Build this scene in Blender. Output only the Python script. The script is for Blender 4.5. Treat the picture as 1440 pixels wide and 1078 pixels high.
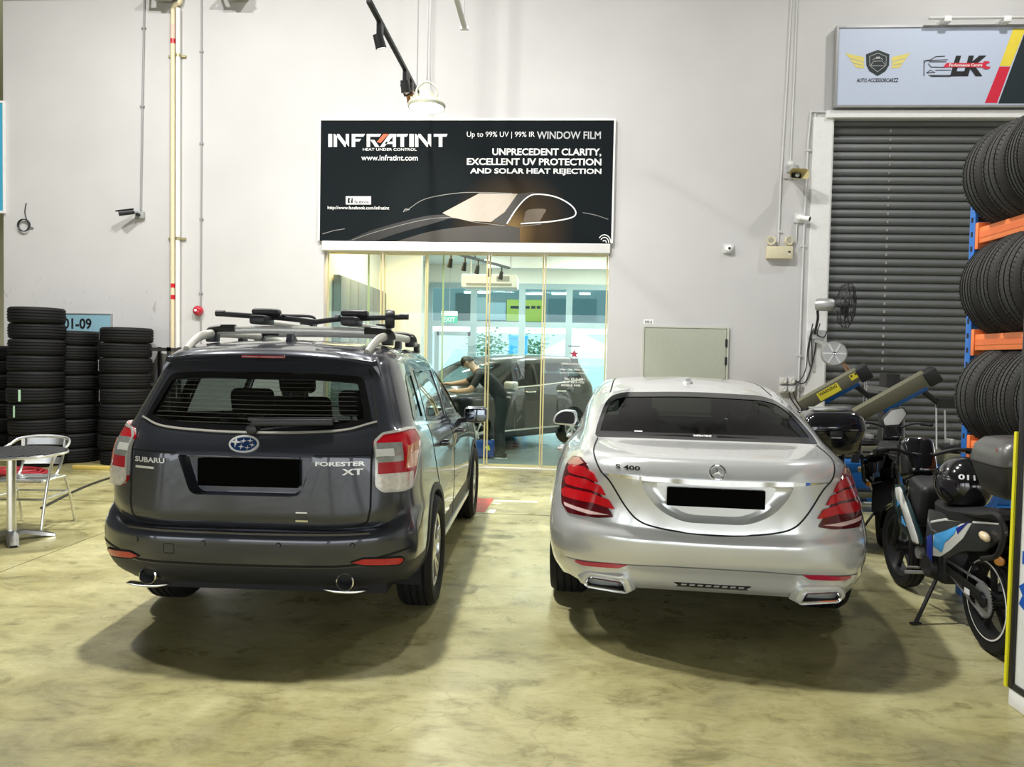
import bpy, bmesh, math, random
import numpy as np
from mathutils import Vector, Matrix
from mathutils.bvhtree import BVHTree

random.seed(7)
for o in list(bpy.data.objects): bpy.data.objects.remove(o, do_unlink=True)
scene = bpy.context.scene
COL = scene.collection
R = math.radians

# ------------------------------------------------------------------ camera
F_PX, YAW, PITCH, ROLL, CAM_H = 1050.0, R(3.55), R(1.95), R(1.13), 1.6
def _basis():
    f = Vector((-math.sin(YAW), math.cos(YAW), 0)); r = Vector((math.cos(YAW), math.sin(YAW), 0)); u = Vector((0, 0, 1))
    f2 = f * math.cos(PITCH) - u * math.sin(PITCH); u2 = u * math.cos(PITCH) + f * math.sin(PITCH)
    return r * math.cos(ROLL) + u2 * math.sin(ROLL), u2 * math.cos(ROLL) - r * math.sin(ROLL), f2
CR, CU, CF = _basis(); CO = Vector((0, 0, CAM_H))
cam_data = bpy.data.cameras.new('camera'); cam = bpy.data.objects.new('camera', cam_data); COL.objects.link(cam)
cam_data.sensor_fit = 'HORIZONTAL'; cam_data.sensor_width = 36.0; cam_data.lens = 36.0 * F_PX / 1440.0
cam_data.clip_start = 0.05; cam_data.clip_end = 200
m = Matrix((CR, CU, -CF)).transposed().to_4x4(); m.translation = CO
cam.matrix_world = m
scene.camera = cam

# ------------------------------------------------------------------ world, exposure
world = bpy.data.worlds.new('overcast_sky'); scene.world = world; world.use_nodes = True
bg = world.node_tree.nodes['Background']; bg.inputs[0].default_value = (0.93, 0.97, 1.0, 1); bg.inputs[1].default_value = 3.2
scene.view_settings.view_transform = 'Standard'; scene.view_settings.look = 'None'
scene.view_settings.gamma = 1.0; scene.view_settings.use_curve_mapping = False
scene.view_settings.exposure = 0.38

# ------------------------------------------------------------------ measuring helpers: a pixel of the photograph to a point at a known depth / height
def ray(x, y): return CR * ((x - 720) / F_PX) - CU * ((y - 539) / F_PX) + CF
def atY(x, y, Y): d = ray(x, y); return CO + d * (Y / d.y)
def atZ(x, y, Z=0.0): d = ray(x, y); return CO + d * ((Z - CAM_H) / d.z)
def atX(x, y, X): d = ray(x, y); return CO + d * (X / d.x)
WALL_Y = 10.69
def W(x, y, d=0.0): p = atY(x, y, WALL_Y); return Vector((p.x, WALL_Y - d, p.z))

# ------------------------------------------------------------------ materials
MATS = {}
def mat(name, col=(.5, .5, .5), rough=.5, metal=0.0, coat=0.0, var=.06, vscale=18.0, bump=0.0, bscale=60.0, emit=None, estr=0.0, trans=0.0, ior=1.45, coat_rough=.03, spec=.5):
    """principled material whose colour and roughness carry a little procedural noise"""
    if name in MATS: return MATS[name]
    M = bpy.data.materials.new(name); M.use_nodes = True; nt = M.node_tree; b = nt.nodes['Principled BSDF']
    c = tuple(col) + (1,)
    b.inputs['Base Color'].default_value = c; b.inputs['Roughness'].default_value = rough; b.inputs['Metallic'].default_value = metal
    b.inputs['Coat Weight'].default_value = coat; b.inputs['Coat Roughness'].default_value = coat_rough; b.inputs['IOR'].default_value = ior
    b.inputs['Specular IOR Level'].default_value = spec
    if trans: b.inputs['Transmission Weight'].default_value = trans
    tc = nt.nodes.new('ShaderNodeTexCoord')
    if var:
        n = nt.nodes.new('ShaderNodeTexNoise'); n.inputs['Scale'].default_value = vscale; n.inputs['Detail'].default_value = 3
        nt.links.new(tc.outputs['Object'], n.inputs['Vector'])
        mx = nt.nodes.new('ShaderNodeMix'); mx.data_type = 'RGBA'
        mx.inputs[6].default_value = tuple(max(0, v * (1 - var)) for v in col) + (1,)
        mx.inputs[7].default_value = tuple(min(1, v * (1 + var)) for v in col) + (1,)
        nt.links.new(n.outputs['Fac'], mx.inputs[0]); nt.links.new(mx.outputs[2], b.inputs['Base Color'])
    if bump:
        n2 = nt.nodes.new('ShaderNodeTexNoise'); n2.inputs['Scale'].default_value = bscale; n2.inputs['Detail'].default_value = 4
        nt.links.new(tc.outputs['Object'], n2.inputs['Vector'])
        bp = nt.nodes.new('ShaderNodeBump'); bp.inputs['Strength'].default_value = bump; bp.inputs['Distance'].default_value = .01
        nt.links.new(n2.outputs['Fac'], bp.inputs['Height']); nt.links.new(bp.outputs['Normal'], b.inputs['Normal'])
    if emit:
        b.inputs['Emission Color'].default_value = tuple(emit) + (1,); b.inputs['Emission Strength'].default_value = estr
    MATS[name] = M; return M
def glassmat(name, tint=(.85, .95, .92), refl=1.0, rough=.0, ior=1.45):
    """thin sheet glass: clear (tinted) transparency and a fresnel reflection"""
    if name in MATS: return MATS[name]
    M = bpy.data.materials.new(name); M.use_nodes = True; nt = M.node_tree; nt.nodes.clear()
    out = nt.nodes.new('ShaderNodeOutputMaterial'); t = nt.nodes.new('ShaderNodeBsdfTransparent'); g = nt.nodes.new('ShaderNodeBsdfGlossy')
    fr = nt.nodes.new('ShaderNodeFresnel'); mx = nt.nodes.new('ShaderNodeMixShader'); mu = nt.nodes.new('ShaderNodeMath'); mu.operation = 'MULTIPLY'; mu.use_clamp = True
    t.inputs[0].default_value = tuple(tint) + (1,); g.inputs['Roughness'].default_value = rough; fr.inputs[0].default_value = ior; mu.inputs[1].default_value = refl
    ge = nt.nodes.new('ShaderNodeNewGeometry'); ma = nt.nodes.new('ShaderNodeMath'); ma.operation = 'MULTIPLY_ADD'; ma.inputs[1].default_value = 1 / ior - ior; ma.inputs[2].default_value = ior; nt.links.new(ge.outputs['Backfacing'], ma.inputs[0]); nt.links.new(ma.outputs[0], fr.inputs[0])
    nt.links.new(fr.outputs[0], mu.inputs[0]); nt.links.new(mu.outputs[0], mx.inputs[0]); nt.links.new(t.outputs[0], mx.inputs[1]); nt.links.new(g.outputs[0], mx.inputs[2])
    nt.links.new(mx.outputs[0], out.inputs[0]); MATS[name] = M; return M

# ------------------------------------------------------------------ objects
def tag(o, label=None, cat=None, group=None, kind=None):
    if label: o['label'] = label
    if cat: o['category'] = cat
    if group: o['group'] = group
    if kind: o['kind'] = kind
    return o
def thing(name, label, cat, loc=(0, 0, 0), rz=0.0, group=None, kind=None):
    o = bpy.data.objects.new(name, None); COL.objects.link(o); o.empty_display_size = .1
    o.location = loc; o.rotation_euler = (0, 0, rz); return tag(o, label, cat, group, kind)
def link(name, me, parent=None):
    o = bpy.data.objects.new(name, me); COL.objects.link(o)
    if parent is not None: o.parent = parent
    return o
def dup(o, parent=None):
    c = o.copy(); COL.objects.link(c); c.parent = parent
    for ch in o.children: dup(ch, c)
    return c

def V3(p): return p if isinstance(p, Vector) else Vector(p)
def frame(d):
    d = d.normalized(); a = Vector((0, 0, 1)) if abs(d.z) < .9 else Vector((1, 0, 0))
    u = d.cross(a).normalized(); return u, d.cross(u).normalized()
def crom(pts, n=6, closed=False):
    """smooth curve through points"""
    P = [V3(p) for p in pts]; N = len(P); out = []
    segs = N if closed else N - 1
    for i in range(segs):
        p1, p2 = P[i], P[(i + 1) % N]
        p0 = P[i - 1] if (i > 0 or closed) else p1 * 2 - p2
        p3 = P[(i + 2) % N] if (i + 2 < N or closed) else p2 * 2 - p1
        for k in range(n):
            t = k / n; out.append(.5 * ((2 * p1) + (p2 - p0) * t + (2 * p0 - 5 * p1 + 4 * p2 - p3) * t * t + (3 * p1 - p0 - 3 * p2 + p3) * t ** 3))
    if not closed: out.append(P[-1])
    return out
def rpoly(pts, r=.02, n=4):
    """2D polygon with rounded corners; r may be a number or one per corner"""
    out = []; N = len(pts)
    for i in range(N):
        a, b, c = Vector(pts[i - 1][:2]), Vector(pts[i][:2]), Vector(pts[(i + 1) % N][:2])
        ri = r[i] if isinstance(r, (list, tuple)) else r
        u, w = (a - b), (c - b); k = min(ri, u.length * .45, w.length * .45)
        if k < 1e-5: out.append(tuple(b)); continue
        p, q = b + u.normalized() * k, b + w.normalized() * k
        for j in range(n + 1):
            t = j / n; out.append(tuple(p * (1 - t) ** 2 + b * 2 * t * (1 - t) + q * t * t))
    return out

class MB:
    """collects shapes for one mesh"""
    def __init__(s): s.v = []; s.f = []
    def add(s, vs, fs):
        k = len(s.v); s.v += [tuple(v) for v in vs]; s.f += [tuple(i + k for i in f) for f in fs]; return s
    def box(s, x0, x1, y0, y1, z0, z1):
        return s.add([(x0, y0, z0), (x1, y0, z0), (x1, y1, z0), (x0, y1, z0), (x0, y0, z1), (x1, y0, z1), (x1, y1, z1), (x0, y1, z1)],
                     [(3, 2, 1, 0), (4, 5, 6, 7), (0, 1, 5, 4), (1, 2, 6, 5), (2, 3, 7, 6), (3, 0, 4, 7)])
    def obox(s, c, ax, ay, az):
        """oriented box: centre and three half-axis vectors"""
        c, ax, ay, az = V3(c), V3(ax), V3(ay), V3(az)
        vs = [c + ax * i + ay * j + az * k for k in (-1, 1) for i, j in ((-1, -1), (1, -1), (1, 1), (-1, 1))]
        return s.add(vs, [(3, 2, 1, 0), (4, 5, 6, 7), (0, 1, 5, 4), (1, 2, 6, 5), (2, 3, 7, 6), (3, 0, 4, 7)])
    def bar(s, a, b, w, h, up=(0, 0, 1)):
        a, b = V3(a), V3(b); d = (b - a); L = d.length; d.normalize(); u = V3(up); sd = d.cross(u)
        if sd.length < 1e-4: sd = d.cross(Vector((1, 0, 0)))
        sd.normalize(); u = sd.cross(d).normalized()
        return s.obox((a + b) / 2, d * L / 2, sd * w / 2, u * h / 2)
    def tube(s, pts, r, n=10, cap=True, closed=False, sx=1.0):
        P = [V3(p) for p in pts]; N = len(P); rr = r if isinstance(r, (list, tuple)) else [r] * N
        ref = None; rings = []
        for i in range(N):
            if closed: d = P[(i + 1) % N] - P[i - 1]
            else: d = P[min(i + 1, N - 1)] - P[max(i - 1, 0)]
            d.normalize()
            if ref is None: u, w = frame(d)
            else:
                u = ref - d * ref.dot(d)
                if u.length < 1e-5: u, w = frame(d)
                u.normalize(); w = d.cross(u)
            ref = u
            rings.append([P[i] + (u * math.cos(2 * math.pi * k / n) * sx + w * math.sin(2 * math.pi * k / n)) * rr[i] for k in range(n)])
        vs = [q for ring in rings for q in ring]; fs = []
        for i in range(N if closed else N - 1):
            a, b = i * n, ((i + 1) % N) * n
            for k in range(n): fs.append((a + k, a + (k + 1) % n, b + (k + 1) % n, b + k))
        if cap and not closed: fs.append(tuple(range(n - 1, -1, -1))); fs.append(tuple((N - 1) * n + k for k in range(n)))
        return s.add(vs, fs)
    def lathe(s, prof, n=32, c=(0, 0, 0), axis=(0, 0, 1), cap=False, closed=False):
        """profile of (radius, height) turned about axis"""
        c, ax = V3(c), V3(axis).normalized(); u, w = frame(ax); vs = []; fs = []
        for r, h in prof:
            for k in range(n):
                t = 2 * math.pi * k / n; vs.append(c + ax * h + (u * math.cos(t) + w * math.sin(t)) * r)
        m_ = len(prof)
        for i in range(m_ if closed else m_ - 1):
            a, b = i * n, ((i + 1) % m_) * n
            for k in range(n): fs.append((a + k, b + k, b + (k + 1) % n, a + (k + 1) % n))
        if cap: fs.append(tuple(range(n))); fs.append(tuple((m_ - 1) * n + k for k in range(n - 1, -1, -1)))
        return s.add(vs, fs)
    def prism(s, poly, o, a, b, t):
        """2D polygon placed at o with axes a, b, thickness vector t"""
        o, a, b, t = V3(o), V3(a), V3(b), V3(t); n = len(poly)
        vs = [o + a * p[0] + b * p[1] for p in poly]; vs += [v + t for v in vs]
        fs = [tuple(range(n - 1, -1, -1)), tuple(range(n, 2 * n))] + [(i, (i + 1) % n, (i + 1) % n + n, i + n) for i in range(n)]
        return s.add(vs, fs)
    def grid(s, pts):
        nr, nc = len(pts), len(pts[0]); vs = [p for r_ in pts for p in r_]
        return s.add(vs, [(i * nc + j, i * nc + j + 1, (i + 1) * nc + j + 1, (i + 1) * nc + j) for i in range(nr - 1) for j in range(nc - 1)])
    def mesh(s, name, m_=None, smooth=True, angle=35, bevel=0.0, seg=2, fix=True, sub=0):
        bm = bmesh.new(); vv = [bm.verts.new(v) for v in s.v]
        for f in s.f:
            try: bm.faces.new([vv[i] for i in f])
            except ValueError: pass
        if fix: bmesh.ops.remove_doubles(bm, verts=bm.verts, dist=1e-5); bmesh.ops.recalc_face_normals(bm, faces=bm.faces)
        if bevel:
            es = [e for e in bm.edges if len(e.link_faces) == 2 and e.calc_face_angle(0) > R(30)]
            bmesh.ops.bevel(bm, geom=es, offset=bevel, segments=seg, affect='EDGES', profile=.5, clamp_overlap=True)
        me = bpy.data.meshes.new(name); bm.to_mesh(me)
        if smooth:
            for p in me.polygons: p.use_smooth = True
            bm.edges.ensure_lookup_table()
            me.set_sharp_from_angle(angle=R(angle))
        bm.free()
        if m_ is not None: me.materials.append(m_)
        return me
    def build(s, name, m_, parent=None, **k): return link(name, s.mesh(name, m_, **k), parent)

# ------------------------------------------------------------------ lettering (flat print as thin mesh)
_TXT = {}
def text_mesh(body, bold=0.0, shear=0.0):
    key = (body, bold, shear)
    if key in _TXT: return _TXT[key]
    cu = bpy.data.curves.new('tmp_text', 'FONT'); cu.body = body; cu.size = 1; cu.offset = bold; cu.shear = shear; cu.resolution_u = 3
    ob = bpy.data.objects.new('tmp_text', cu); COL.objects.link(ob); dg = bpy.context.evaluated_depsgraph_get(); dg.update()
    me = ob.evaluated_get(dg).to_mesh(); vs = [(v.co.x, v.co.y) for v in me.vertices]; fs = [tuple(p.vertices) for p in me.polygons]
    ob.evaluated_get(dg).to_mesh_clear(); bpy.data.objects.remove(ob, do_unlink=True); bpy.data.curves.remove(cu)
    if vs:
        x0 = min(v[0] for v in vs); x1 = max(v[0] for v in vs); y0 = min(v[1] for v in vs); y1 = max(v[1] for v in vs)
        vs = [((v[0] - x0) / (x1 - x0), (v[1] - y0) / (y1 - y0)) for v in vs]
    _TXT[key] = (vs, fs, (x1 - x0) / (y1 - y0)); return _TXT[key]
def lettering(name, body, m_, parent, mp, bold=0.0, shear=0.0, thick=None):
    """mp maps the unit text box (0..1, 0..1) to 3D"""
    vs, fs, _ = text_mesh(body, bold, shear); b = MB(); b.add([mp(u, v) for u, v in vs], fs)
    return b.build(name, m_, parent, smooth=False, fix=False)
def wall_text(name, body, m_, parent, x0, y0, x1, y1, d, bold=.01, shear=0.0):
    """lettering printed flat on the wall plane between two photo corners (x0,y0 top left; x1,y1 bottom right)"""
    a, b = W(x0, y0), W(x1, y1)
    return lettering(name, body, m_, parent, lambda u, v: (a.x + (b.x - a.x) * u, WALL_Y - d, b.z + (a.z - b.z) * v), bold, shear)
def wall_poly(name, pts, m_, parent, d, t=.001):
    """flat print on the wall plane from photo points"""
    b = MB(); P = [W(x, y, d) for x, y in pts]
    b.prism([(p.x, p.z) for p in P], (0, WALL_Y - d, 0), (1, 0, 0), (0, 0, 1), (0, t, 0))
    return b.build(name, m_, parent, smooth=False)
def wall_line(name, pts, w_px, m_, parent, d):
    P = [W(x, y, d) for x, y in pts]; hw = w_px / 98.0 / 2; L = []; Rr = []
    for i, p in enumerate(P):
        q = P[min(i + 1, len(P) - 1)] - P[max(i - 1, 0)]; n = Vector((-q.z, 0, q.x)).normalized() * hw; L.append(p + n); Rr.append(p - n)
    b = MB(); b.grid([L, Rr]); return b.build(name, m_, parent, smooth=False, fix=False)
# ------------------------------------------------------------------ surface materials
def floor_material():
    M = bpy.data.materials.new('sealed_concrete'); M.use_nodes = True; nt = M.node_tree; b = nt.nodes['Principled BSDF']; L = nt.links.new
    tc = nt.nodes.new('ShaderNodeTexCoord')
    def noise(scale, detail, rough=.6, stretch=None, dist=0.0):
        n = nt.nodes.new('ShaderNodeTexNoise'); n.inputs['Scale'].default_value = scale; n.inputs['Detail'].default_value = detail; n.inputs['Roughness'].default_value = rough; n.inputs['Distortion'].default_value = dist
        if stretch:
            mp = nt.nodes.new('ShaderNodeMapping'); mp.inputs['Scale'].default_value = stretch; L(tc.outputs['Object'], mp.inputs[0]); L(mp.outputs[0], n.inputs['Vector'])
        else: L(tc.outputs['Object'], n.inputs['Vector'])
        return n
    def ramp(n, stops):
        r = nt.nodes.new('ShaderNodeValToRGB'); e = r.color_ramp.elements
        while len(e) < len(stops): e.new(.5)
        for k, (p, c) in enumerate(stops): e[k].position = p; e[k].color = tuple(c) + (1,)
        L(n.outputs['Fac'], r.inputs[0]); return r
    def mix(a, bb, fac, mode='MIX'):
        x = nt.nodes.new('ShaderNodeMix'); x.data_type = 'RGBA'; x.blend_type = mode
        if isinstance(fac, float): x.inputs[0].default_value = fac
        else: L(fac, x.inputs[0])
        L(a, x.inputs[6]); L(bb, x.inputs[7]); return x.outputs[2]
    big = ramp(noise(.55, 6, .62, None, .4), [(.30, (.22, .20, .115)), (.44, (.38, .345, .16)), (.56, (.51, .475, .25)), (.72, (.57, .545, .355))])
    mid = ramp(noise(2.6, 8, .68, (1, 1.9, 1), .6), [(.32, (.38, .36, .29)), (.47, (.84, .83, .79)), (.62, (1.0, 1.0, 1.0))])
    fine = ramp(noise(16, 8, .7, (1, 2.4, 1)), [(.28, (.66, .64, .58)), (.5, (1, 1, 1)), (.75, (1.0, 1.0, .97))])
    spots = ramp(noise(6.5, 3, .5), [(.0, (.35, .32, .24)), (.27, (.45, .42, .33)), (.33, (1, 1, 1))])
    c = mix(big.outputs[0], mid.outputs[0], .85, 'MULTIPLY'); c = mix(c, fine.outputs[0], .8, 'MULTIPLY'); c = mix(c, spots.outputs[0], .55, 'MULTIPLY')
    # hairline cracks
    mp = nt.nodes.new('ShaderNodeMapping'); mp.inputs['Scale'].default_value = (.55, .8, 1)
    nn = noise(3.0, 4); add = nt.nodes.new('ShaderNodeVectorMath'); add.operation = 'SCALE'; add.inputs['Scale'].default_value = .35; L(nn.outputs['Color'], add.inputs[0])
    ad2 = nt.nodes.new('ShaderNodeVectorMath'); L(tc.outputs['Object'], ad2.inputs[0]); L(add.outputs[0], ad2.inputs[1]); L(ad2.outputs[0], mp.inputs[0])
    v = nt.nodes.new('ShaderNodeTexVoronoi'); v.feature = 'DISTANCE_TO_EDGE'; v.inputs['Scale'].default_value = 1.1; L(mp.outputs[0], v.inputs['Vector'])
    vr = nt.nodes.new('ShaderNodeValToRGB'); vr.color_ramp.elements[0].position = .0; vr.color_ramp.elements[0].color = (.55, .52, .45, 1); vr.color_ramp.elements[1].position = .007; vr.color_ramp.elements[1].color = (1, 1, 1, 1)
    L(v.outputs['Distance'], vr.inputs[0]); c = mix(c, vr.outputs[0], .45, 'MULTIPLY')
    L(c, b.inputs['Base Color'])
    rr = nt.nodes.new('ShaderNodeMapRange'); rr.inputs['From Min'].default_value = .3; rr.inputs['From Max'].default_value = .7; rr.inputs['To Min'].default_value = .20; rr.inputs['To Max'].default_value = .48
    L(noise(3.5, 6).outputs['Fac'], rr.inputs[0]); L(rr.outputs[0], b.inputs['Roughness'])
    bp = nt.nodes.new('ShaderNodeBump'); bp.inputs['Strength'].default_value = .10; bp.inputs['Distance'].default_value = .006; L(noise(40, 6).outputs['Fac'], bp.inputs['Height']); L(bp.outputs[0], b.inputs['Normal'])
    return M
def wall_material():
    M = bpy.data.materials.new('white_emulsion'); M.use_nodes = True; nt = M.node_tree; b = nt.nodes['Principled BSDF']; L = nt.links.new
    tc = nt.nodes.new('ShaderNodeTexCoord'); n = nt.nodes.new('ShaderNodeTexNoise'); n.inputs['Scale'].default_value = .8; n.inputs['Detail'].default_value = 5; L(tc.outputs['Object'], n.inputs[0])
    r = nt.nodes.new('ShaderNodeValToRGB'); r.color_ramp.elements[0].position = .3; r.color_ramp.elements[0].color = (.525, .515, .512, 1); r.color_ramp.elements[1].position = .7; r.color_ramp.elements[1].color = (.58, .57, .567, 1); L(n.outputs[0], r.inputs[0])
    # scuffs left by tyres: short dark scratches, only low on the left part of the wall
    mp = nt.nodes.new('ShaderNodeMapping'); mp.inputs['Scale'].default_value = (9, 9, 2.6); mp.inputs['Rotation'].default_value = (0, .5, 0); L(tc.outputs['Object'], mp.inputs[0])
    s = nt.nodes.new('ShaderNodeTexNoise'); s.inputs['Scale'].default_value = 1.7; s.inputs['Detail'].default_value = 5; s.inputs['Distortion'].default_value = 1.2; L(mp.outputs[0], s.inputs[0])
    sr = nt.nodes.new('ShaderNodeValToRGB'); sr.color_ramp.elements[0].position = .66; sr.color_ramp.elements[0].color = (0, 0, 0, 1); sr.color_ramp.elements[1].position = .72; sr.color_ramp.elements[1].color = (1, 1, 1, 1); L(s.outputs[0], sr.inputs[0])
    sx = nt.nodes.new('ShaderNodeSeparateXYZ'); L(tc.outputs['Object'], sx.inputs[0])
    a = nt.nodes.new('ShaderNodeMapRange'); a.inputs['From Min'].default_value = 2.75; a.inputs['From Max'].default_value = 2.2; L(sx.outputs['Z'], a.inputs[0])
    c = nt.nodes.new('ShaderNodeMapRange'); c.inputs['From Min'].default_value = -5.6; c.inputs['From Max'].default_value = -6.1; L(sx.outputs['X'], c.inputs[0])
    m1 = nt.nodes.new('ShaderNodeMath'); m1.operation = 'MULTIPLY'; L(a.outputs[0], m1.inputs[0]); L(c.outputs[0], m1.inputs[1])
    m2 = nt.nodes.new('ShaderNodeMath'); m2.operation = 'MULTIPLY'; L(m1.outputs[0], m2.inputs[0]); L(sr.outputs[0], m2.inputs[1])
    m3 = nt.nodes.new('ShaderNodeMath'); m3.operation = 'MULTIPLY'; m3.inputs[1].default_value = .65; L(m2.outputs[0], m3.inputs[0])
    mx = nt.nodes.new('ShaderNodeMix'); mx.data_type = 'RGBA'; mx.inputs[7].default_value = (.16, .15, .13, 1); L(m3.outputs[0], mx.inputs[0]); L(r.outputs[0], mx.inputs[6])
    L(mx.outputs[2], b.inputs['Base Color']); b.inputs['Roughness'].default_value = .75
    bp = nt.nodes.new('ShaderNodeBump'); bp.inputs['Strength'].default_value = .06; n2 = nt.nodes.new('ShaderNodeTexNoise'); n2.inputs['Scale'].default_value = 30; L(tc.outputs['Object'], n2.inputs[0]); L(n2.outputs[0], bp.inputs['Height']); L(bp.outputs[0], b.inputs['Normal'])
    return M
M_FLOOR = floor_material(); M_WALL = wall_material()
M_WHITE = mat('white_paint', (.80, .80, .79), .45); M_CEIL = mat('ceiling_paint', (.17, .17, .17), .8)
M_DARK = mat('dark_void', (.012, .012, .013), .8); M_BLACK = mat('black_plastic', (.018, .018, .02), .42)
M_GREYMETAL = mat('grey_painted_metal', (.34, .35, .34), .45); M_GALV = mat('galvanised_steel', (.42, .42, .42), .4, .6)
M_ALU = mat('brushed_aluminium', (.72, .72, .72), .28, 1.0); M_CHROME = mat('chrome', (.85, .85, .86), .08, 1.0)
M_RUBBER = mat('tyre_rubber', (.009, .009, .0095), .68, var=.25, vscale=30, spec=.3)
M_CREAM = mat('cream_plastic', (.66, .60, .42), .5); M_PIPE = mat('cream_pipe', (.72, .62, .42), .45); M_WPVC = mat('white_pvc', (.78, .77, .73), .4)
M_CONDUIT = mat('grey_conduit', (.30, .30, .30), .5); M_LCONDUIT = mat('pale_conduit', (.60, .60, .59), .5)
M_RED = mat('red_plastic', (.55, .012, .02), .25); M_YELLOW = mat('yellow_label', (.85, .72, .05), .5)
M_PRINTW = mat('white_print', (.86, .86, .85), .55); M_PRINTK = mat('black_print', (.012, .012, .014), .55)

def struct(o): o['kind'] = 'structure'; return o

# ------------------------------------------------------------------ floor, walls, ceiling
fl = struct(MB().box(-14, 9, -12, 10.8, -.30, -.012).build('floor', mat('joint_filler', (.07, .065, .05), .9), smooth=False))
for y0, y1 in ((-12, 7.578), (7.60, 10.80)):
    for x0, x1 in ((-14, -3.955), (-3.945, 9)):
        s_ = MB().box(x0, x1, y0, y1, -.10, 0.0).build('slab', M_FLOOR, fl, smooth=False)
    if y0 < 0:
        pass
X_SHOP0, X_SHOP1, X_SH0 = -3.43, .69, 3.675; CEIL = 9.05
wb = MB(); T = .22
wb.box(-8.29, X_SHOP0, WALL_Y, WALL_Y + T, 0, CEIL); wb.box(X_SHOP1, X_SH0, WALL_Y, WALL_Y + T, 0, CEIL)
wb.box(X_SHOP0, X_SHOP1, WALL_Y, WALL_Y + T, 3.24, CEIL); wb.box(X_SH0, 9, WALL_Y, WALL_Y + T, 4.99, CEIL)
struct(wb.build('wall_back', M_WALL, smooth=False))
struct(MB().box(-14.2, 9.2, -7, 11.0, CEIL, CEIL + .2).build('ceiling', M_CEIL, smooth=False))
struct(MB().box(9.0, 9.2, -7, 10.9, 0, CEIL).build('wall_right', M_WALL, smooth=False))
# unseen hall side: columns, edge beam lowered and left end closed to cut daylight
hb = MB(); hb.box(-14.2, 9.2, -7.3, -7.0, 3.3, CEIL)
for x in (-12, -6.5, -1.0, 4.5): hb.box(x - .3, x + .3, -7.3, -6.8, 0, 3.3)
hb.box(-14.2, -14.0, -7, 12.8, 0, CEIL)
struct(hb.build('wall_light_block', mat('light_block_grey', (.12, .12, .12), .8), smooth=False))
# the neighbouring unit beyond the left end of the wall
nb = MB(); nb.box(-14.2, -8.3, 12.6, 12.8, 0, 9.0); nb.box(-14.2, -8.75, 10.69, 10.9, 3.45, CEIL); nb.box(-8.45, -8.29, 10.91, 12.6, 0, 9.0)
struct(nb.build('wall_left', mat('olive_wall', (.30, .28, .17), .8), smooth=False))
struct(MB().box(-8.28, -3.6, WALL_Y - .03, WALL_Y, 6.72, 6.76).build('trim_1', mat('trim_grey', (.45, .45, .45), .6), smooth=False))

# ------------------------------------------------------------------ roller shutter
sh = struct(thing('door_1', None, None, (X_SH0, WALL_Y + .10, 0)))
pitch = .1135; prof = []
for k in range(9):
    t = k / 8; prof.append((-.020 * math.sin(math.pi * min(1, t / .86)) - .004, t * .86 * pitch if k < 8 else .86 * pitch))
prof = [(.034, 0.0), (.010, .001)] + [(p[0], p[1] + .004) for p in prof] + [(.020, .88 * pitch), (.034, .92 * pitch), (.034, pitch)]
sb = MB(); X_SH1 = 8.4
sb.grid([[(0, p[0], p[1]) for p in prof], [(X_SH1 - X_SH0, p[0], p[1]) for p in prof]])
slat_me = sb.mesh('slat', mat('shutter_steel', (.125, .132, .132), .5, .1, var=.10, vscale=4), angle=50, fix=False)
for i in range(44):
    o = link('slat', slat_me, sh); o.location = (0, 0, .03 + i * pitch)
MB().box(0, X_SH1 - X_SH0, -.03, .03, 0, .04).build('bottom_bar', M_GREYMETAL, sh, smooth=False)
for px_ in ((1248, .0),):
    xx = W(px_[0], 400).x - X_SH0
    k = MB()
    for i in range(0, 43, 1): k.box(xx - .012, xx + .012, -.030, -.022, .06 + i * pitch, .10 + i * pitch)
    k.build('slat_clips', M_GALV, sh, smooth=False)['kind'] = 'stuff'
fr = MB(); fr.box(3.665, 3.72, WALL_Y - .02, WALL_Y + .2, 0, 5.0); fr.box(3.44, 3.70, WALL_Y - .035, WALL_Y, 0, 5.0)
struct(fr.build('trim_2', M_WHITE, smooth=False, bevel=.004))
struct(MB().box(3.60, 9, WALL_Y - .07, WALL_Y, 4.985, 5.085).build('trim_3', M_WHITE, smooth=False, bevel=.006))

# ------------------------------------------------------------------ signboard over the shutter
sg = thing('signboard', 'pale blue and black signboard with winged shield logo above the roller shutter', 'signboard', (3.7, WALL_Y - .12, 5.13))
def rel(o, root):
    o.parent = root; o.matrix_parent_inverse = Matrix.Translation(-root.location) @ Matrix() if root.rotation_euler.z == 0 else root.matrix_basis.inverted()
    return o
sgp = lambda *a: (1160 + a[0] / 5.143, 20 + a[1] / 5.143)
rel(MB().box(3.70, 8.6, WALL_Y - .10, WALL_Y - .02, 5.135, 6.185).build('panel', mat('sign_pale_blue', (.50, .56, .70), .45, var=.02), smooth=False), sg)
fm = MB(); fm.box(3.68, 8.6, WALL_Y - .115, WALL_Y - .02, 6.18, 6.21); fm.box(3.68, 8.6, WALL_Y - .115, WALL_Y - .02, 5.11, 5.14); fm.box(3.68, 3.71, WALL_Y - .115, WALL_Y - .02, 5.14, 6.18)
rel(fm.build('frame', M_GALV, smooth=False), sg)
def sgpoly(n, pts, m_, d=.103): return rel(wall_poly(n, [sgp(*p) for p in pts], m_, None, d), sg)
M_SY = mat('sign_yellow', (.78, .62, .06), .5); M_SR = mat('sign_red', (.62, .02, .05), .5); M_SK = mat('sign_black', (.02, .03, .035), .4)
sgpoly('stripe', [(1330, 128), (1418, 128), (1310, 395), (1232, 395)], M_SY); sgpoly('stripe', [(1230, 400), (1308, 400), (1213, 660), (1126, 660)], M_SR)
sgpoly('black_field', [(1422, 126), (2400, 126), (2400, 662), (1222, 664)], M_SK, .102)
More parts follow.
